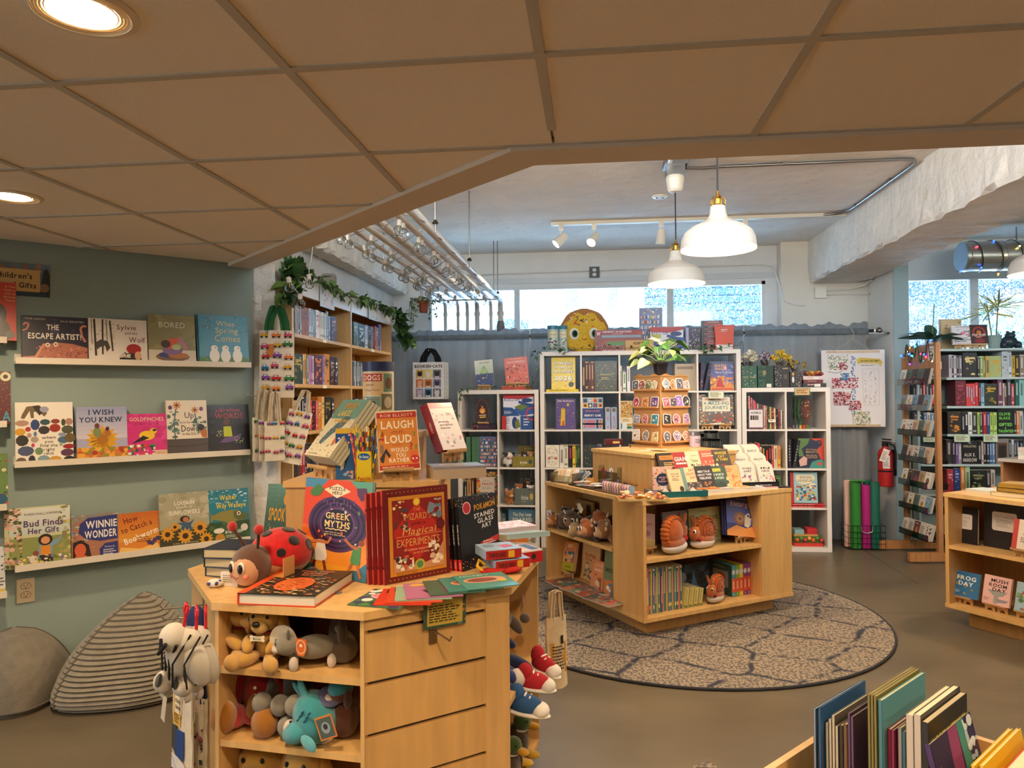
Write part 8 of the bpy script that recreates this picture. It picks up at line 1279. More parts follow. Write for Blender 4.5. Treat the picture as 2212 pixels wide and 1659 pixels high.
PB2=[((1446,1016,1484,1057),'e0c090',[('t','WHY ARE',.4,.2,.06,'4a1c14',.44,1),('t','WE THE',.4,.3,.06,'4a1c14',.4,1),('bars',.2,.38,.6,.5,2,'5a2c1c'),('e',.6,.82,.12,.12,'3a2418')],'tan paperback with small figure'),((1475,1012,1513,1050),'6a8a80',[('r',.2,0,1,.6,'e0c494'),('t','EAT',.6,.12,.1,'b02820',.32,1),('t','CELESTIAL',.6,.27,.1,'b02820',.7,1),('t','SHIT',.6,.42,.1,'b02820',.36,1),('r',.2,.6,1,1,'4a3a34'),('sc',1,20,.22,.62,.98,.98,'8a7a6c 2a2220 b8a898',.05,.1)],'cream paperback with red title and teal edge'),((1505,1009,1543,1047),'1c1a20',[('t','MEN TALK',.5,.22,.09,'e8e0e0',.7,1),('t','ABOUT THEIR',.5,.35,.08,'e8e0e0',.8,1),('t','FEELINGS',.5,.48,.09,'e8e0e0',.66,1),('sc',4,10,.3,.62,.9,.95,'c87840 8a5a3c',.04,.1)],'black paperback with white title'),((1535,1009,1572,1049),'2c4a40',[('r',.15,.1,.7,.24,'b8b838'),('t','IS WORTH',.5,.36,.1,'dce0c8',.6,1),('t','A WORD',.5,.5,.1,'dce0c8',.54,1),('e',.5,.82,.3,.16,'1c342c')],'green paperback with yellow band'),((1562,1008,1599,1049),'dca868',[('bars',.2,.1,.7,.3,3,'a85028'),('sc',5,30,.1,.4,.95,.98,'c88848 e8c088 b87038',.04,.12,'q')],'golden tan paperback')]
for px,c,a,l in PB2: rb(px,zf,-.095,c,a,l+' on the lower tier')
s0,z0,s1,z1=IF.box(1399,1053,1454,1066,-.16); carton('card_deck','grey flat floral box under the upright floral deck','box',s1-s0,.035,.09,IF.mat((s0+s1)/2,-.12,IZ+.0005,0,-15),'6a6870',[('sc',2,16,.05,.1,.95,.9,'a88a90 8a8a98',.05,.1)]); s0,z0,s1,z1=IF.box(1407,1008,1444,1052,-.16)
carton('card_deck','coral floral card deck with dark oval standing upright','box',s1-s0,z1-IZ-.036,.025,IF.mat((s0+s1)/2,-.13,IZ+.0365,3,-15),'d8b098',[('sc',3,70,0,0,1,1,'c84838 e8a890 5a6a44 e0d0b0 8a2c28',.04,.09,'f'),('e',.5,.55,.34,.28,'28304c'),('t','PRIDE',.5,.46,.07,'e0a890',.4,1),('t','AND',.5,.55,.04,'e0a890',.2,1),('t','PREJUDICE',.5,.63,.06,'e0a890',.5,1),('r',.35,.84,.65,.97,'e8d0c0')])
# black tiered stand with sticker packs
t=thing('card_stand','black tiered counter stand of sticker packs at the island corner','display stand'); base=IF.st(1640,1048,-.10)[0]; m=M(IF.mat(base-.02,-.07,IZ,0,-18)); m.box(-.12,0,0,.13,.004,.045,'17161a'); m.box(-.12,0,0,.13,.3,.005,'17161a'); m.plate([(0,0)]*3,0,0,'17161a') if 0 else None
m.add([(-.12,0,.0),(-.12,.3,0),(-.12,.3,.2),(-.12,0,.04)],[(0,1,2,3)],'17161a'); m.add([(.13,0,.0),(.13,.3,0),(.13,.3,.2),(.13,0,.04)],[(0,1,2,3)],'17161a'); m.box(-.12,.298,0,.13,.3,.2,'17161a'); build('stand_body',m,'plastic',t); m=M(IF.mat(base-.02,-.07,IZ,0,-18)); Art(m,.25,.045,x0=-.12).run([('r',.3,.3,.98,.8,'28262a'),('bars',.34,.42,.95,.68,1,'d8d4cc')]); build('stand_print',m,'plastic',t)
SP=['WORK SHIT','IN A MOOD','GOODY','SALTY','NOT MY CATS','JUICY TEA']
for r in range(3):
 for c in range(2):
  for k in range(3,-1,-1):
   T=IF.mat(base-.02,-.07,IZ,0,-18)@TR(-.06+.125*c,.012+.085*r+.016*k,.012+.05*r+.006*k,0,-24); i=r*2+c; m=M(); m.box(-.055,0,0,.055,.004,.15,'cfc4b2'); o=build('sticker_pack',m,'gloss',mtx=None); tag(o,f'wrapped sticker pack, {("front","middle","rear")[r]} tier, {("paperback","outer")[c]} column, {ORD[k]} from front','sticker pack','sticker packs in the black stand')
   if k==0: m=M(); Art(m,.11,.15).run([('sc',i,26,.05,.4,.95,.97,'c8788c 7a9ab0 e0b060 8a5a6c d8d0c0 5a8a70',.05,.1),('t',SP[i].split()[0],.5,.16,.09,'2a2422',.6,1),('t',' '.join(SP[i].split()[1:]) or '*',.5,.29,.09,'2a2422',.5,1)]); build('pack_print',m,'gloss',o)
   o.matrix_world=T
# flat stacks and trays along the island front
def fstack(u0,v0,u1,v1,c,pal,label,n,off=-.03,d=.15,yaw=-16):
 s0,_,s1,_=IF.box(u0,v0,u1,v1,off); w=s1-s0
 for k in range(n):
  m=M(); m.box(-w/2,0,0,w/2,d,.006,'e4d8c4' if k<n-1 else c); o=build('zine',m,'gloss'); tag(o,f'{label}, {ORD[k]} from the bottom','booklet','flat booklet stacks on the island')
  if k==n-1: m=M(Matrix.Translation((0,0,.006))@Matrix.Rotation(R(-90),4,'X')); Art(m,w,d).run([('sc',n+len(label),26,.05,.05,.95,.95,pal,.05,.14),('bars',.15,.7,.8,.9,2,'3a2c28')]); build('cover_print',m,'gloss',o)
  o.matrix_world=IF.mat((s0+s1)/2+.003*(k%2),off,IZ+.0006+.0066*k,0,yaw+2*(k%3))
fstack(1512,1048,1550,1072,'e0843c','d8583c e8a860 f0d0a0 8a3c34','orange booklet beside the teal tray',6); fstack(1545,1046,1580,1070,'c8bcb0','8a8a90 d8d0c8 5a5a60','grey booklet in the second pile',5); fstack(1582,1047,1622,1067,'d8c8a0','c89a60 8aa070 d8583c e0d0b0','cream booklet in the third pile',4); fstack(1620,1047,1650,1064,'d0d4d8','8aa8b8 d88a90 e8e4e0','pale booklet in the fourth pile',3); fstack(1650,1048,1678,1060,'d8a8a8','c85a60 e0c8c0 8a6a70','pink booklet in the fifth pile',2); fstack(1678,1051,1704,1060,'1c1a1e','28262c 3a3840','black booklet at the corner',1)
def tray(fr,u0,v0,u1,v1,c,label,off,d,yaw,h=.018,mat='plastic',z=None):
 z=IZ if z is None else z; s0,_,s1,_=fr.box(u0,v0,u1,v1,off); w=s1-s0; T=fr.mat((s0+s1)/2,off,z+.0005,0,yaw); t=thing('tray',label,'tray',T); m=M(); m.box(-w/2,0,0,w/2,d,.004,c)
 for a in ((-w/2,0,w/2,.005),(-w/2,d-.005,w/2,d),(-w/2,0,-w/2+.005,d),(w/2-.005,0,w/2,d)): m.box(a[0],a[1],.004,a[2],a[3],h,c)
 build('tray_body',m,mat,t); return t,T,w
t,T,w=tray(IF,1440,1052,1522,1077,'1c5a5c','teal box tray with dark paper shapes',-.02,.17,-14,.035)
for k in range(12): m=M(); m.plate([(-.03,0),(0,.02),(.03,0),(.02,.03),(0,.05),(-.02,.03)],0,.0015,q.choice(['2c4a58','3c6070','d8963c','c8b8a8'])); o=build('paper_shape',m,'paper'); tag(o,f'cut paper shape standing in the teal tray, {ORD[k]} in the row','paper craft','paper shapes in the teal tray'); o.matrix_world=T@TR(-.1+.02*k,.05+.05*(k%3),.006,q.uniform(-20,20),-30)
t,T,w=tray(IF,1345,1064,1436,1086,'b89a60','gilt tray of orange wrapped hair clips at the island corner',-.005,.16,-30,.012)
for k in range(26): m=M(); m.ell((0,0,.008),(.022,.012,.008),q.choice(['d88a70','e0b080','c86848','d89a38','e8c8b0']),n=8,k=5,warp=lambda v:1+.25*math.sin(5*v.x)); o=build('hair_clip',m,'gloss'); tag(o,f'wrapped orange hair clip in the gilt tray, {ORD[k]} counted','hair clip','hair clips in the gilt tray'); o.matrix_world=T@TR(q.uniform(-w/2+.03,w/2-.03),q.uniform(.02,.14),.005+.012*(k%3),q.uniform(0,180))
# left-hand part of the top: cards, tassels, acrylic boxes
ix=lambda u,v:atZ(u,v,IZ)
def acryl(u,v,w,d,h,rz,label,z=IZ):
 p=atZ(u,v,z); t=thing('acrylic_box',label,'display box',TR(p.x,p.y,z+.0005,rz)); m=M()
 for b in ((-w/2,0,0,w/2,d,.003),(-w/2,0,.003,w/2,.003,h*.6),(-w/2,d-.003,.003,w/2,d,h),(-w/2,.003,.003,-w/2+.003,d-.003,h*.8),(w/2-.003,.003,.003,w/2,d-.003,h*.8)): m.box(*b,'eef')
 build('acrylic_shell',m,'acrylic',t); return TR(p.x,p.y,z+.0005,rz)
T=acryl(1212,1044,.2,.14,.09,-40,'clear acrylic tray of bookmarks at the island end')
for k in range(9): m=M(); m.box(-.02,0,0,.02,.0012,.11,'e0d4bc'); Art(m,.04,.11).run([('r',.1,.05,.9,.95,q.choice(['c8a878','d8d0c8','8a98a8','e0dcd4'])),('o',.5,.35,.3,.12,.06,'8a6a4c')]); o=build('bookmark',m,'paper'); tag(o,f'tan bookmark fanned in the clear tray, {ORD[k]} from the end','bookmark','bookmarks in the clear tray'); o.matrix_world=T@TR(-.07+.018*k,.03+.008*k,.004,0,-38,-30+8*k)
p=ix(1250,1040); m=M(); 
for k in range(4): m.ell((0,.02,.012+.012*k),(.045-.004*k,.035,.009),'2c90a8',n=14,k=6)
o=build('folded_cloth',m,'fabric'); tag(o,'folded bright blue cloth on the island','cloth'); o.matrix_world=TR(p.x,p.y,IZ,-50)
for k in range(3): p=ix(1268+12*k,1046); m=M(); m.plate([(-.025,0),(.025,0),(0,.05)],0,.001,'d8a050'); m.plate([(-.025,0),(.025,0),(0,.05)],.03,.031,'d8a050'); o=build('tent_card',m,'paper'); tag(o,f'tan folded tent card on the island, {ORD[k]} from the blue cloth','card','tent cards on the island'); o.matrix_world=TR(p.x,p.y,IZ+.0005,-35)
t,T,w=tray(IL,1228,1046,1285,1062,'2a2624','dark tray of white stickers along the island edge',-.03,.12,0,.01)
for k in range(14): m=M(); m.box(-.03,-.02,0,.03,.02,.0015,q.choice(['e8e0d8','d8c8c8','e0a8a0','c8d0d4'])); o=build('loose_sticker',m,'gloss'); tag(o,f'white sticker piled in the dark tray, {ORD[k]} counted','sticker','stickers in the dark tray'); o.matrix_world=T@TR(q.uniform(-w/2+.04,w/2-.04),q.uniform(.03,.09),.006+.002*k,q.uniform(0,180))
t,T,w=tray(IL,1285,1055,1352,1080,'6a5a48','long grey tray of colourful bookmarks and sunglasses',-.02,.13,0,.012)
for k in range(22):
 c='c88a98 8a8a90 d8b8b0 b0606c e0c8a8 6a7a88 c8a060 98586c'.split()[k%8]; m=M(); m.plate([(-.022,0),(.022,0),(.022,.045),(.012,.058),(-.012,.058),(-.022,.045)],0,.0018,c); o=build('magnetic_bookmark',m,'gloss'); tag(o,f'{cname(c)} bookmark standing in the grey tray row, {ORD[k]} from the end','bookmark','bookmarks in the grey tray'); o.matrix_world=T@TR(-w/2+.02+.0135*k,.07,.005,78,-16)
for k in range(2):
 p=ix(1342+18*k,1062-4*k); t=thing('sunglasses','black cat-eye sunglasses on the island, '+('nearer the corner' if k else 'nearer the bookmarks'),'glasses',TR(p.x,p.y,IZ+.014,-45)); m=M()
 for s in (-1,1): m.plate([(s*.012,.0),(s*.03,-.004),(s*.05,.006),(s*.056,.03),(s*.03,.026),(s*.012,.02)],0,.003,'17151a')
 m.box(-.012,0,.014,.012,.002,.018,'17151a'); build('front_frame',m,'gloss',t); m=M(); m.box(-.055,.003,.022,-.052,.1,.026,'17151a'); m.box(.052,.003,.022,.055,.1,.026,'17151a'); build('temple',m,'gloss',t)
for k in range(5): p=ix(1372+9*k,1058-3*k); m=M(); m.ell((0,0,.016),(.02,.008,.016),q.choice(['a8c8b8','8ab0a4','c8d8c8']),n=12,k=7); o=build('glass_charm',m,'acrylic'); tag(o,f'pale green glass charm, {ORD[k]} from the sunglasses','charm','pale green charms'); o.matrix_world=TR(p.x,p.y,IZ,-40)
T=acryl(1312,1052,.2,.13,.17,-52,'clear acrylic stand with key rings and tags')
for k in range(8): c='c83440 5a5a80 d8a848 e8e0d8 3c4a58 d8c838 8a4a60 b0b8c0'.split()[k]; m=M(); m.box(-.018,0,0,.018,.003,.11,c); Art(m,.036,.11).run([('sc',k,8,.1,.1,.9,.9,['e8e0d8',mixc(c,'000000',.5)],.15,.3)]); o=build('key_tag',m,'gloss'); tag(o,f'{cname(c)} key tag in the clear stand, {ORD[k]} from the end','key ring','key tags in the clear stand'); o.matrix_world=T@TR(-.08+.022*k,.03+.01*(k%3),.01+.03*(k%2),0,-14,-18+5*k)
p=ix(1362,1040); t=thing('tassel_rack','wire rack thick with dark tassel bookmarks beside the riser','display stand',TR(p.x,p.y,IZ+.0005,-50)); m=M(); m.lathe([(.05,0),(.05,.004),(0,.005)],'3a3436',18); m.tube([(0,0,0),(0,0,.26)],.004,'5a5456',7); m.tube([(.05*math.cos(a),.05*math.sin(a),.22) for a in [2*math.pi*i/12 for i in range(12)]],.003,'5a5456',5,closed=True); m.tube([(-.05,0,.22),(.05,0,.22)],.003,'5a5456',5); build('wire_frame',m,'metal',t)
for k in range(34): a=2*math.pi*k/34; r=.05+.012*(k%2); z=.22-.03*(k%3); c=q.choice('4a2c50 a86a4c 5a3040 c88a78 3a2c48 8a4a3c 2c2838'.split()); m=M(); x,y=r*math.cos(a),r*math.sin(a); m.tube([(x*.9,y*.9,z),(x*1.2,y*1.2,z-.05),(x*1.3,y*1.3,z-.12)],[.003,.006,.009],c,6); build('tassel',m,'fabric',t)
# -- shelves of the island: toys and books
def buffalo(fr,s,off,z,yaw,label,k=1.0,face=True,c='4a3420',mane='8a4a1c',roll=0,skin='a86c40'):
 P=[('body',(0,.05,.06),(.06,.075,.06),c),('leg',(-.035,.02,.02),(.02,.022,.022),c),('leg',(.035,.02,.02),(.02,.022,.022),c)]
 if face: P+=[('head',(0,-.03,.085),(.058,.05,.056),mane),('face',(0,-.055,.072),(.05,.036,.04),skin),('muzzle',(0,-.083,.058),(.03,.018,.018),shade(skin,1.1)),('forelock',(0,-.045,.125),(.035,.03,.025),mane)]+[('ear',(x*.062,-.025,.1),(.02,.01,.012),skin,(0,x*20,0)) for x in (-1,1)]+[('horn',(x*.05,-.02,.13),(.007,.007,.02),'d8c8a8',(0,x*35,0)) for x in (-1,1)]+eyes(.026,-.085,.085,.009,'140c08','e4dcd0')
 return plush('buffalo_plush',label,fr.mat(s,off,z,0,yaw,roll)@Matrix.Scale(k,4),P,group='plush buffaloes on the island shelf')
lx=lambda u,v=1130,off=-.08:IL.st(u,v,off)[0]; z=.474
kx=IL; carton('picture_book','brown buffalo picture book at the back of the island shelf','book',.32,.19,.012,IL.mat(lx(1255,1090,-.24),-.24,z+.0005),'8a6a40',[('t','BUFFALO',.3,.2,.14,'e4dccc',.42,1),('t','FLUFFALO',.32,.42,.14,'e4dccc',.46,1),('sc',1,30,.5,.4,1,1,'6a4a28 4a3420 a88050',.05,.12),('r',.72,.12,.9,.4,'3a2c20')])
for a in ((1190,-.16,10,'brown buffalo with dark patch sitting at the shelf end',1.0,True,'2a1c14','2c1c14',0,'a87848'),(1184,-.05,-15,'small ginger-maned buffalo head at the shelf end',.8,True,'3a2818','9a5a24',0,'c08048'),(1222,-.06,30,'curly brown buffalo turned away',1.1,False,'5a4228','5a4228',0,'a86c40'),(1232,-.1,40,'curly brown buffalo with a folded paper tag',1.0,True,'54402a','54402a',0,'7a5434'),(1268,-.08,25,'dark woolly buffalo lying in the middle',1.1,False,'3c2a1a','3c2a1a',0,'a86c40'),(1290,-.15,-4,'ginger-maned buffalo with large pale eyes, raised at the back',1.25,True,'3a2818','a05424',0,'c08a5c'),(1272,-.03,-20,'tan and dark buffalo tilted sideways at the edge',.9,True,'2a1e14','a8885c',60,'a8885c'),(1297,-.02,-12,'ginger-maned buffalo at the shelf edge',1.0,True,'3a2818','9a5424',10,'c08a5c'),(1316,-.08,-30,'tan buffalo squeezed against the end panel',1.0,True,'8a5a30','8a5a30',0,'c89a68')): buffalo(IL,min(.8,max(.08,lx(a[0]))),a[1],z,a[2],a[3],a[4],a[5],a[6],a[7],a[8],a[9])
for u,v,l in ((1187,1108,'blue and white paper tag at the shelf end'),(1254,1098,'cream picture tag on a folded string')): 
 s0,zz=IL.st(u,v,.0); m=M(); m.box(-.03,0,-.02,.03,.0015,.02,'c8d0dc' if u<1200 else 'd8c8a8'); Art(m,.06,.04,z0=-.02).run([('bars',.1,.3,.9,.8,3,'6a7a8a')]); o=build('hang_tag',m,'paper'); tag(o,l,'tag'); o.matrix_world=IL.mat(max(.06,s0),.004,zz,0,0,12 if u<1200 else -35)
z=.129
BUS=[('g',0,0,1,.7,'c8783c','d8a060'),('r',.0,.72,1,1,'a8a028'),('t','BUSY',.5,.14,.1,'e8d8c0',.4,1),('sc',2,26,.1,.25,.9,.7,'3c5a78 c8604c e0c8a0 d8a878 4a6a80',.06,.14),('t','BAKERS',.5,.86,.07,'2a2418',.4,1)]
s=lx(1228,1215,-.12); easel(IL.mat(s,-.12,z),.12,'wooden easel under the orange and olive picture book'); book('picture_book','orange and olive picture book on an easel in the lower island shelf',.155,.2,.018,IL.mat(s,-.11,z+.05,14,0,6),'c8783c',BUS)
fbook(IL,-.2,(1256,1178,1295,1290),z,.012,6,'d8a86c',[('t','SUPER',.5,.3,.09,'b02c28',.6,1),('t','STICKER',.5,.42,.07,'b02c28',.56,1),('sc',3,20,.1,.5,.9,.95,'8a6a4c e8d0a0 5a7a88',.05,.1)],'tan sticker activity book at the back of the lower shelf'); fbook(IL,-.1,(1277,1213,1306,1278),z,.012,8,'d88a5c',[('t','LOVE',.5,.14,.12,'e8c8a0',.6,1),('t','BABY',.5,.3,.1,'f0d8b0',.56,1),('sc',2,16,.2,.45,.8,.95,'3a3028 e0c8a8 a85a3c',.07,.13)],'peach picture book with a small family on the lower shelf'); fbook(IL,-.06,(1304,1192,1326,1310),z,.02,5,'6a7a58',[('t','5 MINUTE',.5,.4,.09,'1c1c14',.8,1),('r',.1,.6,.9,.95,'c8743c'),('sc',2,14,.1,.6,.9,.9,'28242a e8e0d0 5a7a98',.08,.14)],'tall green story book against the end panel')
for k in range(7): p=atZ(1205+17*k,1262+9*k,z); m=M(); m.box(-.09,-.1,0,.09,.1,.005,'c8b0a0'); o=build('activity_book',m,'gloss'); tag(o,f'flat colourful activity book on the lower shelf, {ORD[k]} from the far end','book','flat activity books on the lower shelf'); m=M(Matrix.Translation((0,-.1,.005))@Matrix.Rotation(R(-90),4,'X')); Art(m,.18,.2).run([('r',0,0,1,1,'8a4a48 5a7a70 a87058 7a8a80 b05a4c 4a6a68 988070'.split()[k]),('sc',k,30,.05,.05,.95,.95,'c8604c 5a8a80 d8b890 7a3c34 3a5a60',.05,.14)]); build('cover_print',m,'gloss',o); o.matrix_world=TR(p.x+.04,p.y+.05,z+.0006+.0055*k,-52+5*(k%3))
# front shelves
fx=lambda u,v=1150,off=-.1:IF.st(u,v,off)[0]; z=.464
def esc(c,tc,dark): return [('sc',2,10,0,.6,1,1,[mixc(c,'3a6a30',.3),mixc(c,'ffffff',.2)],.1,.2),('t','Escargot',.5,.26,.16,tc,.84),('bars',.35,.1,.65,.13,1,dark)]
fbook(IF,-.22,(1432,1105,1490,1210),z,.012,4,'a8a0b0',esc('a8a0b0','8a2c34','5a4a58'),'lilac snail picture book at the back of the island shelf',zmax=.77); fbook(IF,-.2,(1489,1097,1556,1202),z,.012,4,'c8c080',esc('c8c080','28221c','5a5434'),'pale yellow snail picture book at the back of the island shelf',zmax=.77)
s=fx(1410,1160,-.1); easel(IF.mat(.11,-.12,z),.12,'wooden easel under the pink snail book'); book('picture_book','pink snail picture book tilted on an easel',.15,.2,.012,IF.mat(.095,-.11,z+.05,15,0,-12),'d8a898',[('t','Escargot',.5,.3,.12,'7a2c38',.7),('g',0,.75,1,1,'d8c080','c8a858'),('e',.6,.6,.18,.1,'a8786c'),('e',.5,.55,.08,.08,'e8d8c8')])
for k in range(3): s=fx(1598,1140,-.1); book('picture_book','deep blue night snail picture book, '+('front copy' if k==0 else ORD[k]+' copy'),.235,.265-.003*k,.012,IF.mat(s-.007*k,-.07-.013*k,z+.045,16,-8,-9),'3c3a68',([('g',0,0,1,.7,'2c2c58','5a5a98'),('p',[(0,.88),(.3,.74),(.6,.8),(1,.7),(1,1),(0,1)],'d88a3c'),('t','GOOD NIGHT,',.5,.1,.04,'c8a8a0',.36),('t','Escargot',.5,.22,.13,'d88a60',.74),('e',.42,.58,.2,.16,'8a5a34'),('e',.42,.58,.12,.1,'a87848'),('e',.42,.58,.05,.04,'7a4a28'),('p',[(.55,.75),(.58,.5),(.7,.42),(.78,.55),(.74,.72),(.66,.78)],'dcc8b0'),('e',.68,.5,.03,.03,'221c20'),('e',.75,.52,.03,.03,'221c20'),('sc',3,20,.8,.6,1,.85,'d8703c 6a9a5c c85a34',.05,.1)] if k==0 else ()),group='copies of the night snail book')
easel(IF.mat(fx(1605,1170,-.1),-.1,z),.13,'wooden easel under the night snail books')
def snail(fr,s,off,z,yaw,label,k=1.0,big=True):
 t=thing('snail_plush',label,'soft toy',fr.mat(s,off,z,0,yaw)@Matrix.Scale(k,4),'orange plush snails'); c='b0541c'
 blob(t,'foot',(0,0,.035),(.1,.05,.036),'e0d4c4'); blob(t,'body',(.01,0,.055),(.09,.048,.04),'a85420')
 m=M(); m.ell((.02,0,.11),(.075,.045,.075),c,n=24,k=12); build('shell',m,'plush',t)
 m=M(); P=[(.02+ .062*(1-j/34)*math.cos(j*.55),-.032-.014*(j/34),.11+.062*(1-j/34)*math.sin(j*.55)) for j in range(34)]; m.tube(P,.004,'8a3c10',6); build('spiral_seam',m,'plush',t)
 m=M()
 for j in range(16): a=R(-30+j*15); m.ell((.02+.078*math.cos(a),0,.11+.078*math.sin(a)),(.014,.028,.014),'c8641c',n=8,k=5)
 build('shell_ruffle',m,'plush',t); blob(t,'head',(-.085,-.01,.1),(.036,.034,.045),'b8601c'); blob(t,'neck_scarf',(-.07,-.005,.065),(.038,.04,.014),'a01c24',(0,30,0),'fabric')
 for s_ in (-1,1): blob(t,'eye_stalk',(-.08+.01*s_,s_*.018,.165),(.01,.01,.04),'b8601c',(s_*-12,-10,0)); blob(t,'eye_white',(-.105,s_*.018-.012,.115),(.01,.01,.013),'ece4d8',(0,0,0),'plastic'); blob(t,'eye',(-.113,s_*.018-.015,.115),(.006,.006,.008),'141014',(0,0,0),'plastic')
 return t
snail(IF,fx(1462,1180,-.05),-.07,z,-160,'orange plush snail with pale foot turned away',1.15); snail(IF,fx(1522,1165,-.08),-.1,z,8,'orange plush snail with ruffled spiral shell',1.0)
z=.129
pxrow(IF,-.06,z,';'.join(f'{1397+4.25*k:.1f} {1401+4.25*k:.1f} {1228-k*.45:.0f} {"c87a50 4a6a78 b8a04c 5a7a88 4a6470 a8a050 60808a 405a68".split()[k%8]} {"e0c8a0 d87a90 e0d070".split()[k%3]}' for k in range(18)),'lower island shelf set','slim book set on the island',side='from corner',depth=.2)
for k in range(4): u=1476+10.5*k; fbook(IF,-.05,(u,1270,u+8.5,1342-k*3),z,.14,0,'c8b870',[('bars',.3,.1,.7,.8,8,'5a6a34'),('r',.1,.84,.9,.97,'6a7a3c')],'cream snail book leaning spine out, '+ORD[k]+' from the slim set',roll=-9,group='leaning cream snail books')
fbook(IF,-.24,(1452,1217,1536,1290),z,.012,5,'1c2028',[('sc',4,60,.05,.05,.95,.95,'28343c 101418 3c5058',.04,.1),('e',.25,.4,.12,.16,'8a9298'),('p',[(.45,.8),(.55,.25),(.65,.8)],'5a7a98')],'dark forest picture book at the back of the lower shelf',zmax=.435)
snail(IF,fx(1548,1290,-.06),-.07,z,20,'small orange plush snail in front of the boxed sets',.85)
BG=['4a8a9c','6a9a3c','d8b428','7a3c6a','8a3c70','3c6a4c']
for k in range(6): u0=1581+8.3*k; s0,z0,s1,z1=IF.box(u0,1222-k*1.4,u0+7.8,1310-k*2,-.1); carton('boxed_set','orange and '+cname(BG[k])+f' story box, {ORD[k]} in the row on the lower shelf','book',s1-s0,z1-z,.2,IF.mat((s0+s1)/2,-.1,z+.0005),BG[k],[('r',0,.42,1,.86,'d0502c'),('t','BIGGIE!',.5,.64,.06,'f0dcc0',1.6,1,-90),('e',.5,.22,.45,.08,'c8c8c4'),('t',str(k+1),.5,.93,.05,'f0ece0',.2,1)],sart=[('r',0,0,1,1,'3c5a4c'),('r',.15,.22,.85,.75,'a8a090'),('bars',.2,.08,.8,.16,2,'c8c8b0'),('e',.5,.45,.2,.14,'c8503c')] if k==0 else (),group='story boxes on the lower shelf')
p=IF.st(1390,1325); m=M(); Art(m,.07,.03,x0=-.035,z0=-.015).run([('bars',.1,.3,.9,.5,1,'3a2412'),('e',.5,.2,.04,.1,'3a2412'),('bars',.2,.65,.8,.8,1,'3a2412')]); o=build('maker_label',m,'paint',bpy.data.objects['plinth.001'] if 'plinth.001' in bpy.data.objects else None); o.matrix_world=IL.mat(ID-.15,-.0896,.06)
# -- pale shelves under the far window
RS=Fr(0,6.95,0); RX0,RX1=2.94,4.35; RC_='b9cac8'
RZS=[RS.st(2120,v)[1] for v in (753,815,877,938,1003)]; RZS+=[RZS[-1]-.27,.1]
t=thing('bookcase','pale grey-blue bookcase under the far window','bookcase')
for x in (RX0,RX1-.02): m=M(); m.box(x,6.95,0,x+.02,7.25,RZS[0],RC_); build('side_panel',m,'lam',t)
m=M(); m.box(RX0,7.245,0,RX1,7.25,RZS[0],'8f9f9f'); build('back_panel',m,'lam',t)
for i,z in enumerate(RZS): m=M(); m.box(RX0-(.02 if i==0 else -.02),6.93 if i==0 else 6.953,z-.02,RX1+(.02 if i==0 else -.02),7.245,z,RC_); build('top_board' if i==0 else 'shelf',m,'lam',t)
G2='books on the pale shelves'; o_=-.02; kw=dict(side='from card rack',depth=.17)
pxrow(RS,o_,RZS[1],'1982 1990 768 2a2830;1991 2000 767 d8d0c8;2001 2012 766 8a3038;2013 2024 768 3a5a6a;2049.4 2055.8 766.4 c8b8c0;2056 2061 766 2a2a30;2061 2066.5 767 d8d4d0;2066.5 2071.8 767 3c3438;2071.8 2078.2 768 787078;2079 2110 762 1f1c1c e0c880;2111 2116.6 769.6 28261c;2116.6 2124 769 8a9a48;2124 2128 770 7a8a40;2129 2138 769 c8a850;2138.4 2163.4 769 a8b878 d8a030;2163.8 2177.5 758.5 b8c0c4;2178 2185 758.5 c8d0d8;2186 2192.4 768 d0a828;2192.8 2202 768 28241c c8a030;2202.5 2212 766 8a7a6a','first pale shelf',G2,seed=21,**kw)
pxrow(RS,o_,RZS[2],'1973 1979 829 1c1c1e;1980 1986 830 4a2028;1987 1993 829 28242a;1994 1999 828 c83c34;2000 2008 829 1c1a20;2009 2014 829 3a3438;2015 2020 829 d8303c;2021 2027 829 e8e0d8;2064 2086.6 822 6a1c28 a83c48;2087 2091.6 829 d84848 8ac8e0;2092 2096.6 829 d84848 8ac8e0;2097 2101.6 829 d84848 8ac8e0;2102 2105.8 829 d84848 8ac8e0;2106.4 2113.4 826 c82c30;2114 2119 828 3a3034 d85a40;2119.4 2126 827.7 8ab8d8;2126.4 2154.6 829 2c3428 c8a030;2155 2166 819 6a3a50;2166.3 2169.4 828 d8c8b0;2169.8 2175.3 828 5a4030;2175.8 2184 819 3a3c44;2184.3 2191 829 b03a48;2192.4 2201 820 1c5a50;2202 2212 821 8ac0b8','second pale shelf',G2,seed=22,**kw)
pxrow(RS,o_,RZS[3],'1973 1994 886 1c1a1e e0dcd0;1995 2002 892 3c5a8a;2003 2010 891 d8d0c4;2011 2018 892 5a8ab0;2019 2027 893 28303c;2047 2077 890 2a2018 d88a30;2077.6 2084 890 141416;2084.5 2091.7 890 18181a e8e4dc;2092 2100.6 890 e8e4dc 8a8a8a;2101 2111 892 2a2e28;2111.7 2116.6 891 a8c060;2117 2122.8 891 2a4a2c;2124 2131.6 890 b02030;2132 2138.6 890 24407a;2139 2145 891 b8d868;2146 2153 891 b8d868;2190.7 2196.7 887 3a2c28;2197 2202 888 e08030;2202.7 2210 888 c8c4bc','third pale shelf',G2,seed=23,**kw)
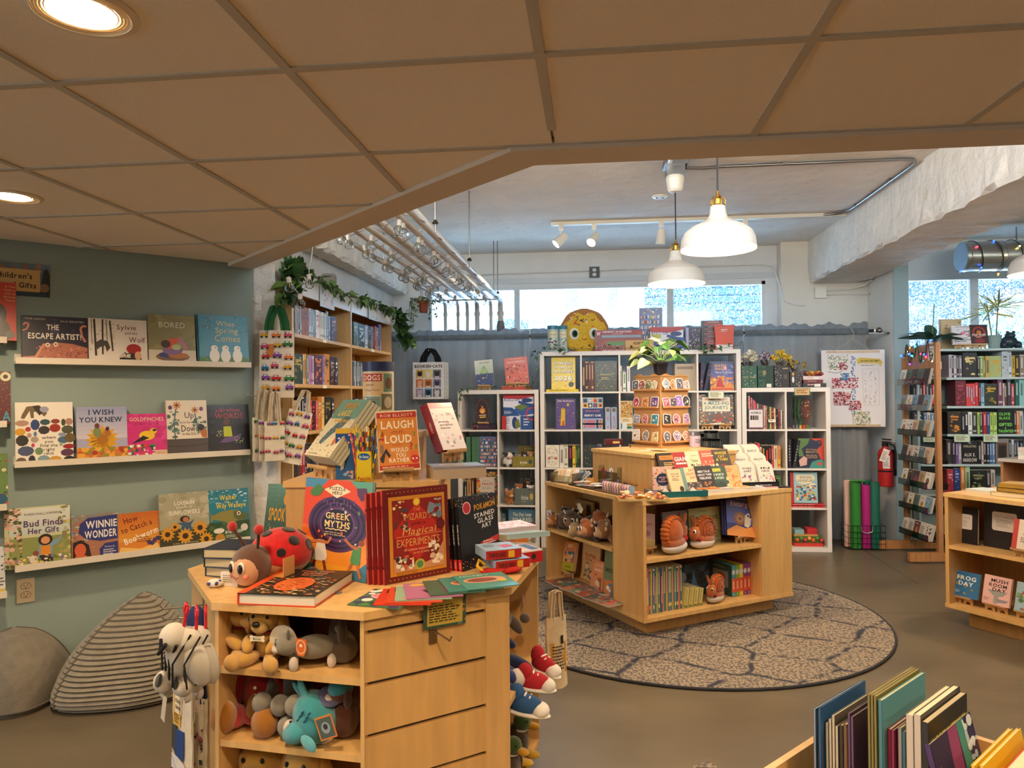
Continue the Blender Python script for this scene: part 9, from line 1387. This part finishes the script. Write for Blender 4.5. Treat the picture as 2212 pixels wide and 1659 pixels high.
fbook(RS,-.02,(2154,886,2190,938),RZS[3],.02,0,'121416',[('t','OLIVIE',.45,.16,.12,'7ad84a',.7,1),('t','BLAKE',.45,.33,.12,'7ad84a',.66,1),('t','GIFTED',.5,.6,.13,'8ae85a',.8,1),('t','&',.5,.74,.08,'8ae85a',.08,1),('t','TALENTED',.52,.87,.12,'8ae85a',.9,1)],'black book with glowing green lettering on the third pale shelf',name='book')
pxrow(RS,o_,RZS[4],'2045 2056 950 3a2c28;2056.4 2064 951 28242c;2064.8 2070.3 954 6a4a90;2070.7 2077.6 954 9a8a90;2113 2120 953 16161a;2120.3 2124 953 d8c8b8;2124.4 2131 952 1c1a1c;2131.4 2138 953 28262a;2138.4 2143.5 953 3a6aa0;2144 2150 953 5a7aa0;2179.5 2185 950 28303a;2185.4 2190.5 950 c8c8c8;2191 2196 951 2c3038;2196.4 2202 950 3a4450;2202.4 2211 951 1c2028','fourth pale shelf',G2,seed=24,**kw)
fbook(RS,-.02,(2078,952,2112,1003),RZS[4],.02,0,'1c1a1c',[('t','THE',.5,.1,.06,'d8c8a8',.2,1),('t','EVERLASTING',.5,.24,.1,'d8c8a8',.8),('t','ALIX E.',.5,.6,.14,'e8dcc8',.7,1),('t','HARROW',.5,.82,.16,'e8dcc8',.9,1)],'black book with large pale author lettering on the fourth pale shelf',name='book'); fbook(RS,-.02,(2151,948,2179,1003),RZS[4],.02,0,'8a8078',[('r',.12,.16,.88,.9,'5a3c28'),('r',.22,.26,.78,.8,'28201c')],'grey book with framed brown picture on the fourth pale shelf',name='book')
pxrow(RS,o_,RZS[5],'2046 2060 1014 a83038;2061 2074 1012 2c4080;2075 2084 1008 d8843c;2085 2095 1008 a8c898;2096 2130 1016 1c2420 8a8a60;2131 2140 1016 3a3a40;2141 2150 1015 c8b8a8','fifth pale shelf',G2,seed=25,**kw)
for px,l in (((2061,938,2096,955),'pale green recommendation card under the black harrowing book'),((2124,938,2156,955),'pale green recommendation card under the green-lettered book'),((1994,941,2029,955),'pale green recommendation card behind the card rack')): hangcard(RS,.008,px,l,'d4dcb8','8ab8a8',4)
# on top of the pale shelves
zt=RZS[0]
def rbk(px,c,art,l,off=-.08): fbook(RS,off,px,zt+.04,.018,10,c,art,l,name='book'); s0,_,s1,_=RS.box(*px,off); easel(RS.mat((s0+s1)/2,off+.0,zt),(s1-s0)*.8,'wooden easel under the '+l)
rbk((2056,704,2104,746),'e8e0e0',[('sc',2,16,.15,.2,.85,.6,'d0486c e0708c 8a8a8a',.06,.14,'f'),('t','THE WINTER',.5,.07,.06,'3a343a',.7),('bars',.1,.65,.9,.9,3,'5a5058')],'white book with pink blossoms'); rbk((2096,702,2134,746),'3a1418',[('e',.5,.38,.38,.3,'a8281c'),('e',.5,.38,.26,.2,'1c0c0c'),('e',.5,.4,.14,.12,'d8702c'),('t','FOX HUNT',.5,.52,.12,'f0e4d0',.8,1),('bars',.3,.62,.7,.68,1,'e8d8c0'),('e',.5,.82,.3,.12,'8a2018')],'dark red book with ring emblem')
p=RS.st(2055,690,-.2); carton('puzzle_box','tan puzzle box with small plants behind the orchid','box',.18,RS.st(2050,690,-.2)[1]-zt,.05,RS.mat(RS.st(2053,720,-.2)[0],-.18,zt+.0005),'c8a878',[('sc',3,8,.05,.1,.95,.3,'a8482c 4a5a34 7a3c28',.06,.12,'f')])
p=RS.st(2148,740,-.1); t=thing('planter','tall spiky yellow dracaena in a ribbed grey-green planter','plant',TR(p[0],7.05,zt)); m=M(); n=28; 
for (r0,z0),(r1,z1) in zip([(.045,0),(.05,.05),(.055,.11)],[(.05,.05),(.055,.11),(.058,.125)]):
 vs=[]
 for r,z in ((r0,z0),(r1,z1)): vs+=[(r*(1+.06*(i%2))*math.cos(2*math.pi*i/n),r*(1+.06*(i%2))*math.sin(2*math.pi*i/n),z) for i in range(n)]
 m.add(vs,[(i,(i+1)%n,n+(i+1)%n,n+i) for i in range(n)],'8fa49c')
build('planter_pot',m,'paint',t); q=random.Random(31)
for st in ((-.02,.0,.33,-.03),(.02,.01,.38,.02)):
 m=M(); m.tube([(st[0],st[1],.1),(st[0]+st[3],st[1],st[2])],.006,'8a7a54',6); s_=build('cane',m,'leaf',t)
 for k in range(26): a=q.uniform(0,6.28); leaf(s_,(st[0]+st[3],st[1],st[2]),q.uniform(.16,.26),'blade',q.choice(['c8b848','a8a848','d8cc78','8a9444','c8a86a']),(math.cos(a),math.sin(a),q.uniform(-.3,1.2)),q)
p=RS.st(2178,745,-.1); t=thing('frog_figurine','dark blue-grey ceramic frog figurine','figurine',TR(p[0],7.04,zt)); [blob(t,*a) for a in (('body',(0,0,.06),(.07,.06,.06),'2c3a44',(0,0,0),'plastic'),('head',(0,-.02,.12),(.045,.04,.03),'2c3a44',(0,0,0),'plastic'),('haunch',(-.06,-.02,.035),(.035,.045,.035),'28343e',(0,0,0),'plastic'),('haunch',(.06,-.02,.035),(.035,.045,.035),'28343e',(0,0,0),'plastic'),('eye',(-.025,-.03,.148),(.014,.014,.014),'34444e',(0,0,0),'plastic'),('eye',(.025,-.03,.148),(.014,.014,.014),'34444e',(0,0,0),'plastic'),('foot',(-.05,-.06,.012),(.03,.03,.012),'28343e',(0,0,0),'plastic'),('foot',(.05,-.06,.012),(.03,.03,.012),'28343e',(0,0,0),'plastic'))]
p=RS.st(2010,745,-.1); t=thing('orchid_plant','orchid with broad dark leaves in a white pot','plant',TR(p[0],7.02,zt)); m=M(); m.lathe([(.05,0),(.06,.09),(.054,.09)],'e4e6e6',20); build('pot',m,'plastic',t)
for a,L,zz in ((.2,.3,.25),(2.9,.32,.15),(3.6,.28,.35),(5.6,.26,.1),(1.4,.2,1.6),(4.4,.24,.0)): leaf(t,(0,0,.09),L,'oval','2c4a34',(math.cos(a),math.sin(a),zz),random.Random(1),tilt=0)
m=M(); m.tube([(0,0,.08),(.01,0,.2),(.02,-.01,.42)],.004,'6a7a48',6); build('flower_spike',m,'leaf',t)
# -- duct with fairy lights
dx,dy,dz,dr=3.50,7.3,2.70,.14; t=thing('air_duct','round galvanised air duct under the ceiling','duct'); T=Matrix.Translation((dx,dy,dz))@Matrix.Rotation(R(90),4,'Y'); m=M(T); m.lathe([(dr,0),(dr,2.6)],'b8b4ac',40,cap=False); build('duct_pipe',m,'duct',t); m=M(T); m.lathe([(0,-.002),(dr*.98,-.002),(dr*1.01,.004)],'9ab4c8',40,cap=False); build('end_cap',m,'plastic',t)
for x in (.03,.3,.34,.62,.66,1.0): m=M(T); m.lathe([(dr*1.0,x),(dr*1.03,x+.006),(dr*1.0,x+.012)],'a8a49c',40,cap=False); build('seam_band',m,'duct',t)
m=M(); m.tube([(dx+.5,dy,dz+dr),(dx+.5,dy,TOPZ)],.006,'8a8680',6); build('hanger_rod',m,'metal',t)
FC=['2a50e8','30c878','e83040','f0d878','7a30e8','28a8e0','e87830']
for c in FC: emis('fairy'+c,c,5)
def fairy(label,pts,step,name='fairy_lights'):
 t=thing(name,label,'string lights'); m=M(); m.tube(pts,.004,'16241c',5); build('cable',m,'plastic',t); q=random.Random(len(label)); k=0
 for i in range(0,len(pts),step):
  p=Vector(pts[i]); c=FC[(k*3+q.randint(0,2))%7]; k+=1; d=Vector((q.uniform(-1,1),q.uniform(-1,0),q.uniform(-.8,.4))).normalized(); T=Matrix.Translation(p)@d.to_track_quat('Z','Y').to_matrix().to_4x4(); m=M(T); m.lathe([(.006,.0),(.006,.014)],'16241c',7); b=build('bulb_holder',m,'plastic',t); m=M(T); m.lathe([(.006,.014),(.0085,.022),(.007,.034),(.0,.042)],c,8); build('bulb',m,'fairy'+c,b)
 return t
fairy('multicoloured fairy lights wound around the metal duct',[(dx-.01+.0078*i,dy+dr*1.06*math.sin(i*.28),dz-dr*1.06*math.cos(i*.28)) for i in range(150)],5)
# -- greeting card rack
CR_=Fr(2.80,6.86,-84); CLEN=.5
t=thing('card_rack','wooden floor rack with clear pockets of greeting cards','display stand'); c='a8764a'
for s,h in ((0,1.72),(CLEN,1.83)): m=M(CR_.mat(s,0,0)); m.box(-.018,-.02,.06,.018,.02,h,c); build('post',m,'darkwood',t); m=M(CR_.mat(s,0,0)); m.plate([(0,0)]*3,0,0,c) if 0 else m.box(-.02,-.26,.012,.02,.26,.085,'b07a48'); build('foot',m,'darkwood',t)
m=M(CR_.mat(0,0,0)); m.box(.018,-.008,1.58,CLEN-.018,.008,1.82,'a87a52'); build('header_board',m,'darkwood',t)
rows=[CR_.st(1992,v,.03)[1] for v in (830,886,941,998,1051,1103,1161)]; q=random.Random(17)
for i,z in enumerate(rows):
 for sd in (1,-1):
  m=M(CR_.mat(0,0,z)); y0=-.012*sd; m.box(.02,min(y0,y0-.075*sd),-.004,CLEN-.02,max(y0,y0-.075*sd),0,'eef'); y1=y0-.075*sd; m.box(.02,y1-.001,-.004,CLEN-.02,y1+.001,.05,'eef'); build('clear_pocket',m,'acrylic',t)
 for k in range(5):
  for j in range(2,-1,-1):
   c=q.choice('dcd4c8 c8b8a0 b89a78 5a6a60 e0dcd4 7a98b0 d0c8bc e4dccc 4a4448 c8a890'.split()); m=M(); m.box(-.045,0,0,.045,.0014,.135,c if j==0 else 'ddd4c6'); o=build('greeting_card',m,'paper'); tag(o,f'{cname(c)} greeting card, row {ORD[i]} from top, {ORD[k]} pocket, {ORD[j]} from front','card','greeting cards in the rack')
   if j==0:
    m=M(); pal=[q.choice('8a5a3c 3a4a3c b03c38 28303c c8783c 5a7a48 d8a850 6a4a60'.split()) for _ in range(3)]; a=Art(m,.09,.135); ch=q.randint(0,3)
    a.run([('e',.5,.55,.26,.22,pal[0]),('e',.5,.5,.14,.12,pal[1]),('bars',.25,.12,.75,.2,1,'3a3434')] if ch==0 else [('sc',i*7+k,14,.1,.15,.9,.9,pal,.06,.14),('bars',.3,.06,.7,.12,1,'3a3434')] if ch==1 else [('bars',.15,.2,.85,.7,5,'3a3434'),('e',.7,.85,.08,.06,pal[0])] if ch==2 else [('r',.06,.05,.94,.95,mixc(c,pal[0],.4)),('p',[(.3,.8),(.4,.4),(.6,.3),(.7,.8)],pal[1]),('bars',.2,.12,.8,.2,1,'e8e0d4')]); build('card_print',m,'paper',o)
   o.matrix_world=CR_.mat(.075+.09*k,.075-.012*j,z+.001,14)
hangcard(CR_,.02,(2005,748,2018,778),'small white greeting cards sign on the rack header','e4dcd0','e4dcd0',2,title='CARDS')
fairy('multicoloured fairy lights looped over the card rack header',[tuple(CR_.pt(.02+.0058*i,.022,1.80+.05*math.sin(i*.22)-.10*(1+math.sin(i*.45))/2)) for i in range(80)],6)
fbook(CR_,-.06,(1972,782,2030,800),None,.02,0,'28201c',[('t','CLEOPATRA',.5,.5,.5,'e8e0d0',.8,1)],'dark book with white lettering behind the card rack',name='book')
# -- fire extinguisher and wrapping paper
p=hit(1913,1010,(2.785-.085,0,0),(1,0,0)); zb=hit(1913,1050,(2.70,0,0),(1,0,0)).z; t=thing('fire_extinguisher','red fire extinguisher with white tag on the partition wall','fire extinguisher',TR(p.x,p.y,zb))
m=M(); m.lathe([(.06,0),(.066,.006),(.066,.30),(.055,.335),(.028,.355),(.026,.37)],'b01c20',28); build('cylinder',m,'gloss',t); m=M(); m.lathe([(.0665,.135),(.0665,.15)],'1c1a1c',28,cap=False); build('strap',m,'plastic',t)
m=M(); m.lathe([(.026,.37),(.03,.38),(.03,.4),(.018,.41)],'28282a',16); m.box(-.02,-.09,.405,.02,.03,.418,'1c1c1e'); m.box(-.018,-.1,.43,.018,.03,.442,'1c1c1e'); build('valve_handle',m,'plastic',t); m=M(); m.tube([(.03,-.02,.39),(.07,-.03,.38),(.08,-.03,.3),(.075,-.03,.16)],.009,'1a1a1c',8); build('hose',m,'plastic',t)
m=M(TR(0,0,.17,-15)); a=Art(m,.06,.12,y=-.067); a.run([('r',0,0,1,1,'e0d8d0'),('bars',.1,.1,.9,.9,7,'6a5a58')]); build('instruction_label',m,'paper',t); m=M(TR(-.03,-.07,.30,-10,0,20)); m.box(-.028,0,-.07,.028,.001,.05,'e8e0d4'); Art(m,.056,.12,z0=-.07).run([('bars',.12,.2,.88,.9,8,'6a6058')]); build('inspection_tag',m,'paper',t); m=M(); m.box(.06,-.03,.1,.085,.03,.34,'3a3838'); build('wall_bracket',m,'metal',t)
p=atZ(1874,1190,0); bx,by=p.x,p.y+.1; t=thing('wire_basket','black wire basket holding rolls of tissue paper','basket',TR(bx,by,.0005)); m=M()
for z in (.01,.06,.11,.16,.22): m.tube([(-.16,-.09,z),(.16,-.09,z),(.16,.09,z),(-.16,.09,z)],.0022,'1c1c1e',5,closed=True)
for k in range(9): x=-.16+.04*k; m.tube([(x,-.09,.01),(x,-.09,.22)],.0018,'1c1c1e',4); m.tube([(x,.09,.01),(x,.09,.22)],.0018,'1c1c1e',4); m.tube([(x,-.09,.01),(x,.09,.01)],.0018,'1c1c1e',4)
build('wire_frame',m,'metal',t); m=M(); m.tube([(-.05,-.094,.22),(-.045,-.1,.17),(0,-.1,.155),(.045,-.1,.17),(.05,-.094,.22)],.004,'c8c4bc',7); build('handle',m,'metal',t)
for k,(x,y,r,h,c,l) in enumerate(((-.075,-.035,.046,.6,'2a7a2c','bright green'),(.012,-.035,.04,.565,'a81c70','magenta'),(.09,-.03,.046,.59,'14604c','teal'),(-.125,.03,.03,.6,'d8b0a0','pale pink'),(-.03,.045,.04,.58,'7a1c50','plum'),(.06,.05,.038,.6,'0c5a48','dark teal'))):
 m=M(); m.lathe([(0,0),(r,0),(r*1.02,h*.3),(r*.98,h*.7),(r,h),(r*.5,h-.004),(r*.3,h-.03)],c,20,cap=False); o=build('tissue_roll',m,'gloss'); tag(o,f'{l} roll of tissue paper in the wire basket','wrapping paper','tissue rolls in the basket'); o.matrix_world=TR(bx+x,by+y,.014)
p=(bx-.06,by-.06,.61); t=thing('ribbon_bow','green ribbon bow on top of the green tissue roll','ribbon',TR(*p)); 
for k in range(6): a=k*1.05; leaf(t,(0,0,0),.07,'oval','3c8a3c',(math.cos(a),math.sin(a),.3),random.Random(k),'ribbon_loop')
# -- wooden table at the picture edge
RT=Fr(2.13,4.70,-57); t=thing('display_table','maple display table with sketchbooks and card easels at the edge','display unit'); TW_,TD=1.15,.8
def rslab(x0,y0,z0,x1,y1,z1,c,name): m=M(RT.mat(0,0,0)); m.box(x0,y0,z0,x1,y1,z1,c); return build(name,m,'wood',t)
rslab(0,0,.776,TW_,TD,.8,'dcae66','top_board'); rslab(0,0,.105,TW_,TD,.128,'d9aa60','bottom_board'); rslab(.09,.09,0,TW_-.09,TD-.09,.105,'c8964e','plinth'); rslab(.004,.004,.128,.026,TD-.004,.776,'d2a158','end_panel'); rslab(.026,.32,.128,TW_,.34,.776,'b98a4c','back_panel'); rslab(.026,.006,.462,TW_,.32,.484,'d9aa60','shelf'); rslab(TW_-.03,.004,.128,TW_-.008,TD-.004,.776,'d2a158','end_panel')
tx=lambda u,v,off=-.08:RT.st(u,v,off)[0]
def sk(px,l,off): fbook(RT,off,px,.4845,.02,3,'18161a',[('p',[(.2,.22),(.24,.19),(.76,.19),(.8,.22),(.8,.58),(.76,.61),(.24,.61),(.2,.58)],'ddd4c8'),('t','SKETCHBOOK',.5,.29,.05,'8a7a64',.46),('bars',.3,.36,.7,.54,5,'a89a88')],l,name='sketchbook',mat='print')
sk((2054,1096,2112,1177),'smaller black sketchbook with white label',-.14); sk((2126,1090,2215,1196),'larger black sketchbook with white label',-.17)
fbook(RT,-.03,(2188,1126,2240,1190),.53,.016,14,'e0d0bc',[('r',0,0,.22,1,'b83c30'),('t','The',.5,.5,.06,'3a342c',.2),('bars',.35,.6,.9,.8,3,'6a5a48')],'cream book with red spine on an easel',name='book'); easel(RT.mat(tx(2212,1180,-.03),-.04,.4845),.13,'easel under the cream and red book')
FR=[('t','FROG',.5,.24,.16,'f0ece4',.72,1),('t','DAY',.5,.46,.16,'f0ece4',.56,1)]+[('e',x,y,.05,.04,'c8a040',8) for x,y in ((.2,.5),(.5,.56),(.75,.66),(.25,.3),(.5,.84))]+[('e',x,y,.03,.025,'3a5a2c',8) for x,y in ((.2,.5),(.5,.56),(.75,.66),(.25,.3),(.5,.84))]+[('bars',.1,.74,.35,.86,3,'c8d8e4')]
fbook(RT,-.07,(2058,1238,2115,1297),.17,.016,14,'2c6a98',FR,'blue book with small frogs on an easel',name='book',pages='d8b878'); easel(RT.mat(tx(2077,1300,-.07),-.08,.1285),.13,'easel under the blue frog book')
fbook(RT,-.07,(2124,1248,2183,1314),.17,.016,14,'e0b0a8',[('p',[(.15,.5),(.9,.5),(.75,.66),(.6,.7),(.58,.95),(.42,.95),(.42,.7)],'9a9a98'),('p',[(.5,.78),(.98,.78),(.85,.88),(.6,.9)],'8a8c90'),('t','MUSH',.56,.16,.12,'241c24',.62,1),('t','ROOM',.52,.32,.12,'241c24',.66,1),('t','DAY',.58,.47,.12,'241c24',.5,1),('bars',.06,.78,.3,.9,4,'8a6a68')],'pink book with grey mushrooms on an easel',name='book'); easel(RT.mat(tx(2150,1318,-.07),-.08,.1285),.13,'easel under the pink mushroom book')
fbook(RT,-.07,(2194,1264,2250,1335),.17,.016,14,'9ab8c4',[('sc',2,30,.05,.3,.95,.95,'5a7a4c a84048 7a9a60 c8584c',.05,.12)],'pale blue book with red leaves cut by the picture edge',name='book'); easel(RT.mat(tx(2220,1338,-.07),-.08,.1285),.13,'easel under the pale blue leaf book')
q=random.Random(40)
for k,(x,y,z,w,d,h,c,rz,l) in enumerate(((.14,.14,0,.2,.15,.02,'c8d4d8',-8,'pale blue'),(.33,.12,0,.23,.17,.026,'c8a868',6,'tan'),(.35,.13,.027,.23,.17,.026,'28241c',-4,'black'),(.36,.14,.054,.22,.16,.024,'a8822c',8,'gold-edged'),(.28,.3,0,.2,.15,.02,'d8b868',14,'yellow'),(.29,.3,.021,.19,.14,.02,'d87888',-6,'pink'),(.36,.33,.042,.2,.14,.022,'6a88b0',20,'blue'),(.6,.16,0,.24,.18,.03,'e0d8d0',-5,'white'),(.62,.17,.031,.23,.17,.028,'d8a078',7,'peach'),(.62,.34,0,.22,.16,.03,'c88a90',10,'rose'),(.85,.2,0,.24,.18,.03,'b8c0b8',3,'grey'))):
 o=thing('note_book',f'{l} book lying on the edge table, {ORD[k]} of the spread','book',RT.mat(x,-y,.8005+z,0,rz),'books lying on the edge table'); m=M(); m.box(-w/2,0,0,w/2,d,.0025,c); m.box(-w/2,0,h-.0025,w/2,d,h,c); m.box(-w/2,0,0,-w/2+.0025,d,h,c); build('cover',m,'gloss',o); m=M(); m.box(-w/2+.003,.003,.0025,w/2-.003,d-.003,h-.0025,'d8cba8' if k not in (2,3) else 'a8822c'); build('pages',m,'paper',o)
t=thing('display_table','further maple table with pale top and stacked cards','display unit',TR(3.2,6.15,0,-57)); 
for a,n,c in (((0,0,.86,.9,.6,.885),'top_board','b8b0a8'),((.01,.02,0,.03,.58,.86),'end_panel','b07a48'),((.87,.02,0,.89,.58,.86),'end_panel','b07a48'),((.03,.3,.1,.87,.32,.86),'back_panel','9a6a3c'),((.03,.02,.4,.87,.3,.42),'shelf','b98a4c')): m=M(); m.box(*a,c); build(n,m,'wood',t)
for k in range(6): m=M(); w=.14+.02*(k%3); m.box(0,0,0,w,.11,.03,q.choice(['c8ccc4','d0c8bc','b8c0bc','d8d4cc'])); o=build('card_pack',m,'paper'); tag(o,f'pale card pack stacked on the further table, {ORD[k]} counted','box','card packs on the further table'); o.matrix_world=TR(3.2,6.15,.8855+(.031*(k%3)),-57)@TR(.12+.2*(k//3),.06,0,q.uniform(-6,6))
# -- browser bin of books in the near corner
d1=Vector((math.cos(R(47)),math.sin(R(47)))); Q=atZ(1772,1580,.62).xy+d1*.06; BN=Matrix.Translation((Q.x,Q.y,0))@Matrix.Rotation(R(-43),4,'Z')   # x: along the row, -y: towards the near side
t=thing('book_bin','low maple browser bin full of books in the near corner','display unit',BN); LB=.9
def bslab(x0,y0,z0,x1,y1,z1,c,name): m=M(); m.box(x0,y0,z0,x1,y1,z1,c); return build(name,m,'wood',t)
bslab(0,-.62,.1,.016,0,.62,'dcae66','side_panel'); bslab(LB-.016,-.62,.1,LB,0,.62,'dcae66','side_panel'); bslab(.016,-.62,.1,LB-.016,-.604,.58,'d4a45a','front_panel'); bslab(.016,-.6,.405,LB-.016,-.016,.425,'c8964e','bin_floor'); bslab(.016,-.252,.3,LB-.016,-.24,.6,'d8a95f','divider_rail')
m=M(); m.plate([(0,.1),(LB,.1),(LB,.66),(LB-.04,.7),(.04,.7),(.012,.69),(0,.66)],-.016,0,'d09a50'); build('back_panel',m,'wood',t); bslab(.05,-.58,0,LB-.05,-.03,.1,'b98a4c','plinth')
def bb(x,th,w,h,c,edge,label,lean=0,y0=-.022,z=.426,art=(),pg='d8cba8',name='book'):
 # width runs towards -y from y0, cover faces +x
 o=thing(name,label,'book',BN@Matrix.Translation((x,y0,z))@Matrix.Rotation(R(90),4,'Z')@Matrix.Rotation(R(lean),4,'X'),'books in the browser bin'); m=M(); m.box(-w,-th,0,0,-th+.0012,h,c); m.box(-w,-.0012,0,0,0,h,c); m.box(-w,-th,0,-w+.0012,0,h,edge); build('cover',m,'gloss',o); m=M(); m.box(-w+.0013,-th+.0013,.002,-.002,-.0013,h-.0015,pg); build('pages',m,'paper',o)
 if art: m=M(Matrix.Translation((-w/2,-th,0))); Art(m,w,h).run(art); build('cover_print',m,'gloss',o)
q=random.Random(50); x=.07; n=0
L_=[('7','.22','.325','24486a','8a94a0','blue'),('4','.21','.32','8a94a0','6a7480','grey'),('5','.215','.33','2c5a88','3c6a98','mid-blue')]+[('7','.2',f'{.295+.01*(k%3)}','5a564c','c8bca0','cream-edged') for k in range(4)]+[('9','.2','.30','28303c','3a342c','dark'),('9','.2','.305','6a4a30','7a5838','brown'),('8','.2','.30','4a3828','5a4634','dark brown')]+[('6','.21','.335','4a3450','6a5070','purple'),('6','.21','.33','54405c','6a5070','plum'),('38','.17','.285','1c343c','d8c8a8','thick teal')]+[('6','.22','.39','7a7438','8a8048','olive') for k in range(3)]+[('9','.22','.385','5a98a0','4a8088','aqua'),('9','.2','.325','7a1c3c','8a2848','maroon'),('7','.2','.325','8a2444','9a2c50','crimson'),('9','.19','.33','8a8a84','a8a498','grey'),('8','.19','.325','3c5a64','4a6a74','slate'),('17','.21','.37','5a5450','c8bcac','white-edged'),('16','.21','.375','28262a','c8bcac','white-edged black'),('15','.21','.365','1c1c18','28261c','black nature')]
ART={'purple':[('e',.3,.5,.4,.3,'2c2440'),('bars',.5,.4,.9,.6,2,'d8c8d8')],'aqua':[('sc',3,16,.1,.2,.9,.9,'d8c8b0 8a5a4c 3c5a60',.06,.1)],'black nature':[('t',"NATURE'S MASTERPIECES",.5,.12,.05,'c8b848',.86,1)]}
for a,b,h,c,e,l in L_: th=float(a)*.82/1000; bb(x+th,th,float(b),float(h),c,e,f'{l} book in the bin back row, {ORD[n]} from the end panel',0,art=ART.get(l,()),pg=q.choice(['dccfb0','d0c2a0','e0d6bc'])); x+=th+.0012; n+=1
bb(x+.085,.012,.215,.335,'2c2450','4a3460','navy and violet night-sky book leaning in the bin',-14,art=[('g',0,0,1,1,'28244c','3c2c60'),('p',[(.4,0),(.62,0),(.5,.6),(.3,.5)],'8a3c70'),('p',[(.62,0),(.8,0),(.75,.7),(.6,.8)],'3c8a80'),('sc',3,40,0,0,1,1,'d8d0e0',.004,.01),('t','MOON',.45,.55,.17,'ece0cc',.62,1,14),('sc',4,20,.75,.0,1,.5,'a8c0d0 d0dce4',.03,.07)]); x+=.145
for a,b,h,c,e,l in (('7','.22','.325','d8b020','e0c040','yellow'),('7','.22','.33','e0b828','e8c850','bright yellow'),('26','.2','.33','c83420','d84a2c','red'),('8','.2','.31','28243c','3a3450','dark'),('10','.22','.32','4a4860','5a5870','slate blue'),('12','.2','.28','6a6a70','7a7a80','grey'),('12','.2','.29','b03c60','c04a70','pink'),('14','.21','.3','c8c0a8','d8d0b8','cream'),('12','.2','.3','3a5a78','4a6a88','blue'),('14','.2','.29','2c2a2c','3a383a','black')):
 th=float(a)/1000; bb(x+th,th,float(b),float(h),c,e,f'{l} book further along the bin back row',-12,art=[('t','LAST STOP ON',.5,.22,.1,'f0dcb8',.8,1)] if l=='red' else (('bars',.1,.15,.9,.4,3,mixc(c,'ffffff',.6)),),pg='d8cba8'); x+=th+.008
x=.17
for k,(a,h,c,e,l) in enumerate((('9','.30','4a4a48','c8c0ac','grey'),('12','.27','8a8680','d0c8b4','pale'),('_','.13','','',''),('6','.29','7a2040','c8b090','wine'),('8','.30','8a2440','d8c8a8','crimson'),('12','.28','c87a1c','d88a2c','amber'),('_','.10','','',''),('10','.27','c8283c','d8485c','scarlet'),('14','.26','8a98a8','b8b0a0','pale blue'),('10','.27','d8c020','e0cc40','lemon'),('12','.26','4a3c70','5a4c80','violet'),('14','.27','c8a888','d8c0a0','cream'),('12','.26','d84870','e06088','rose'),('16','.27','8a8a88','a8a8a4','silver'))):
 if a=='_': x+=float(h); continue
 th=float(a)/1000; bb(x+th,th,.2,float(h),c,e,f'{l} book in the near row of the bin',-10,y0=-.275,z=.345,art=(('bars',.1,.1,.9,.35,3,mixc(c,'ffffff',.5)),),pg='dccfb0'); x+=th+.010
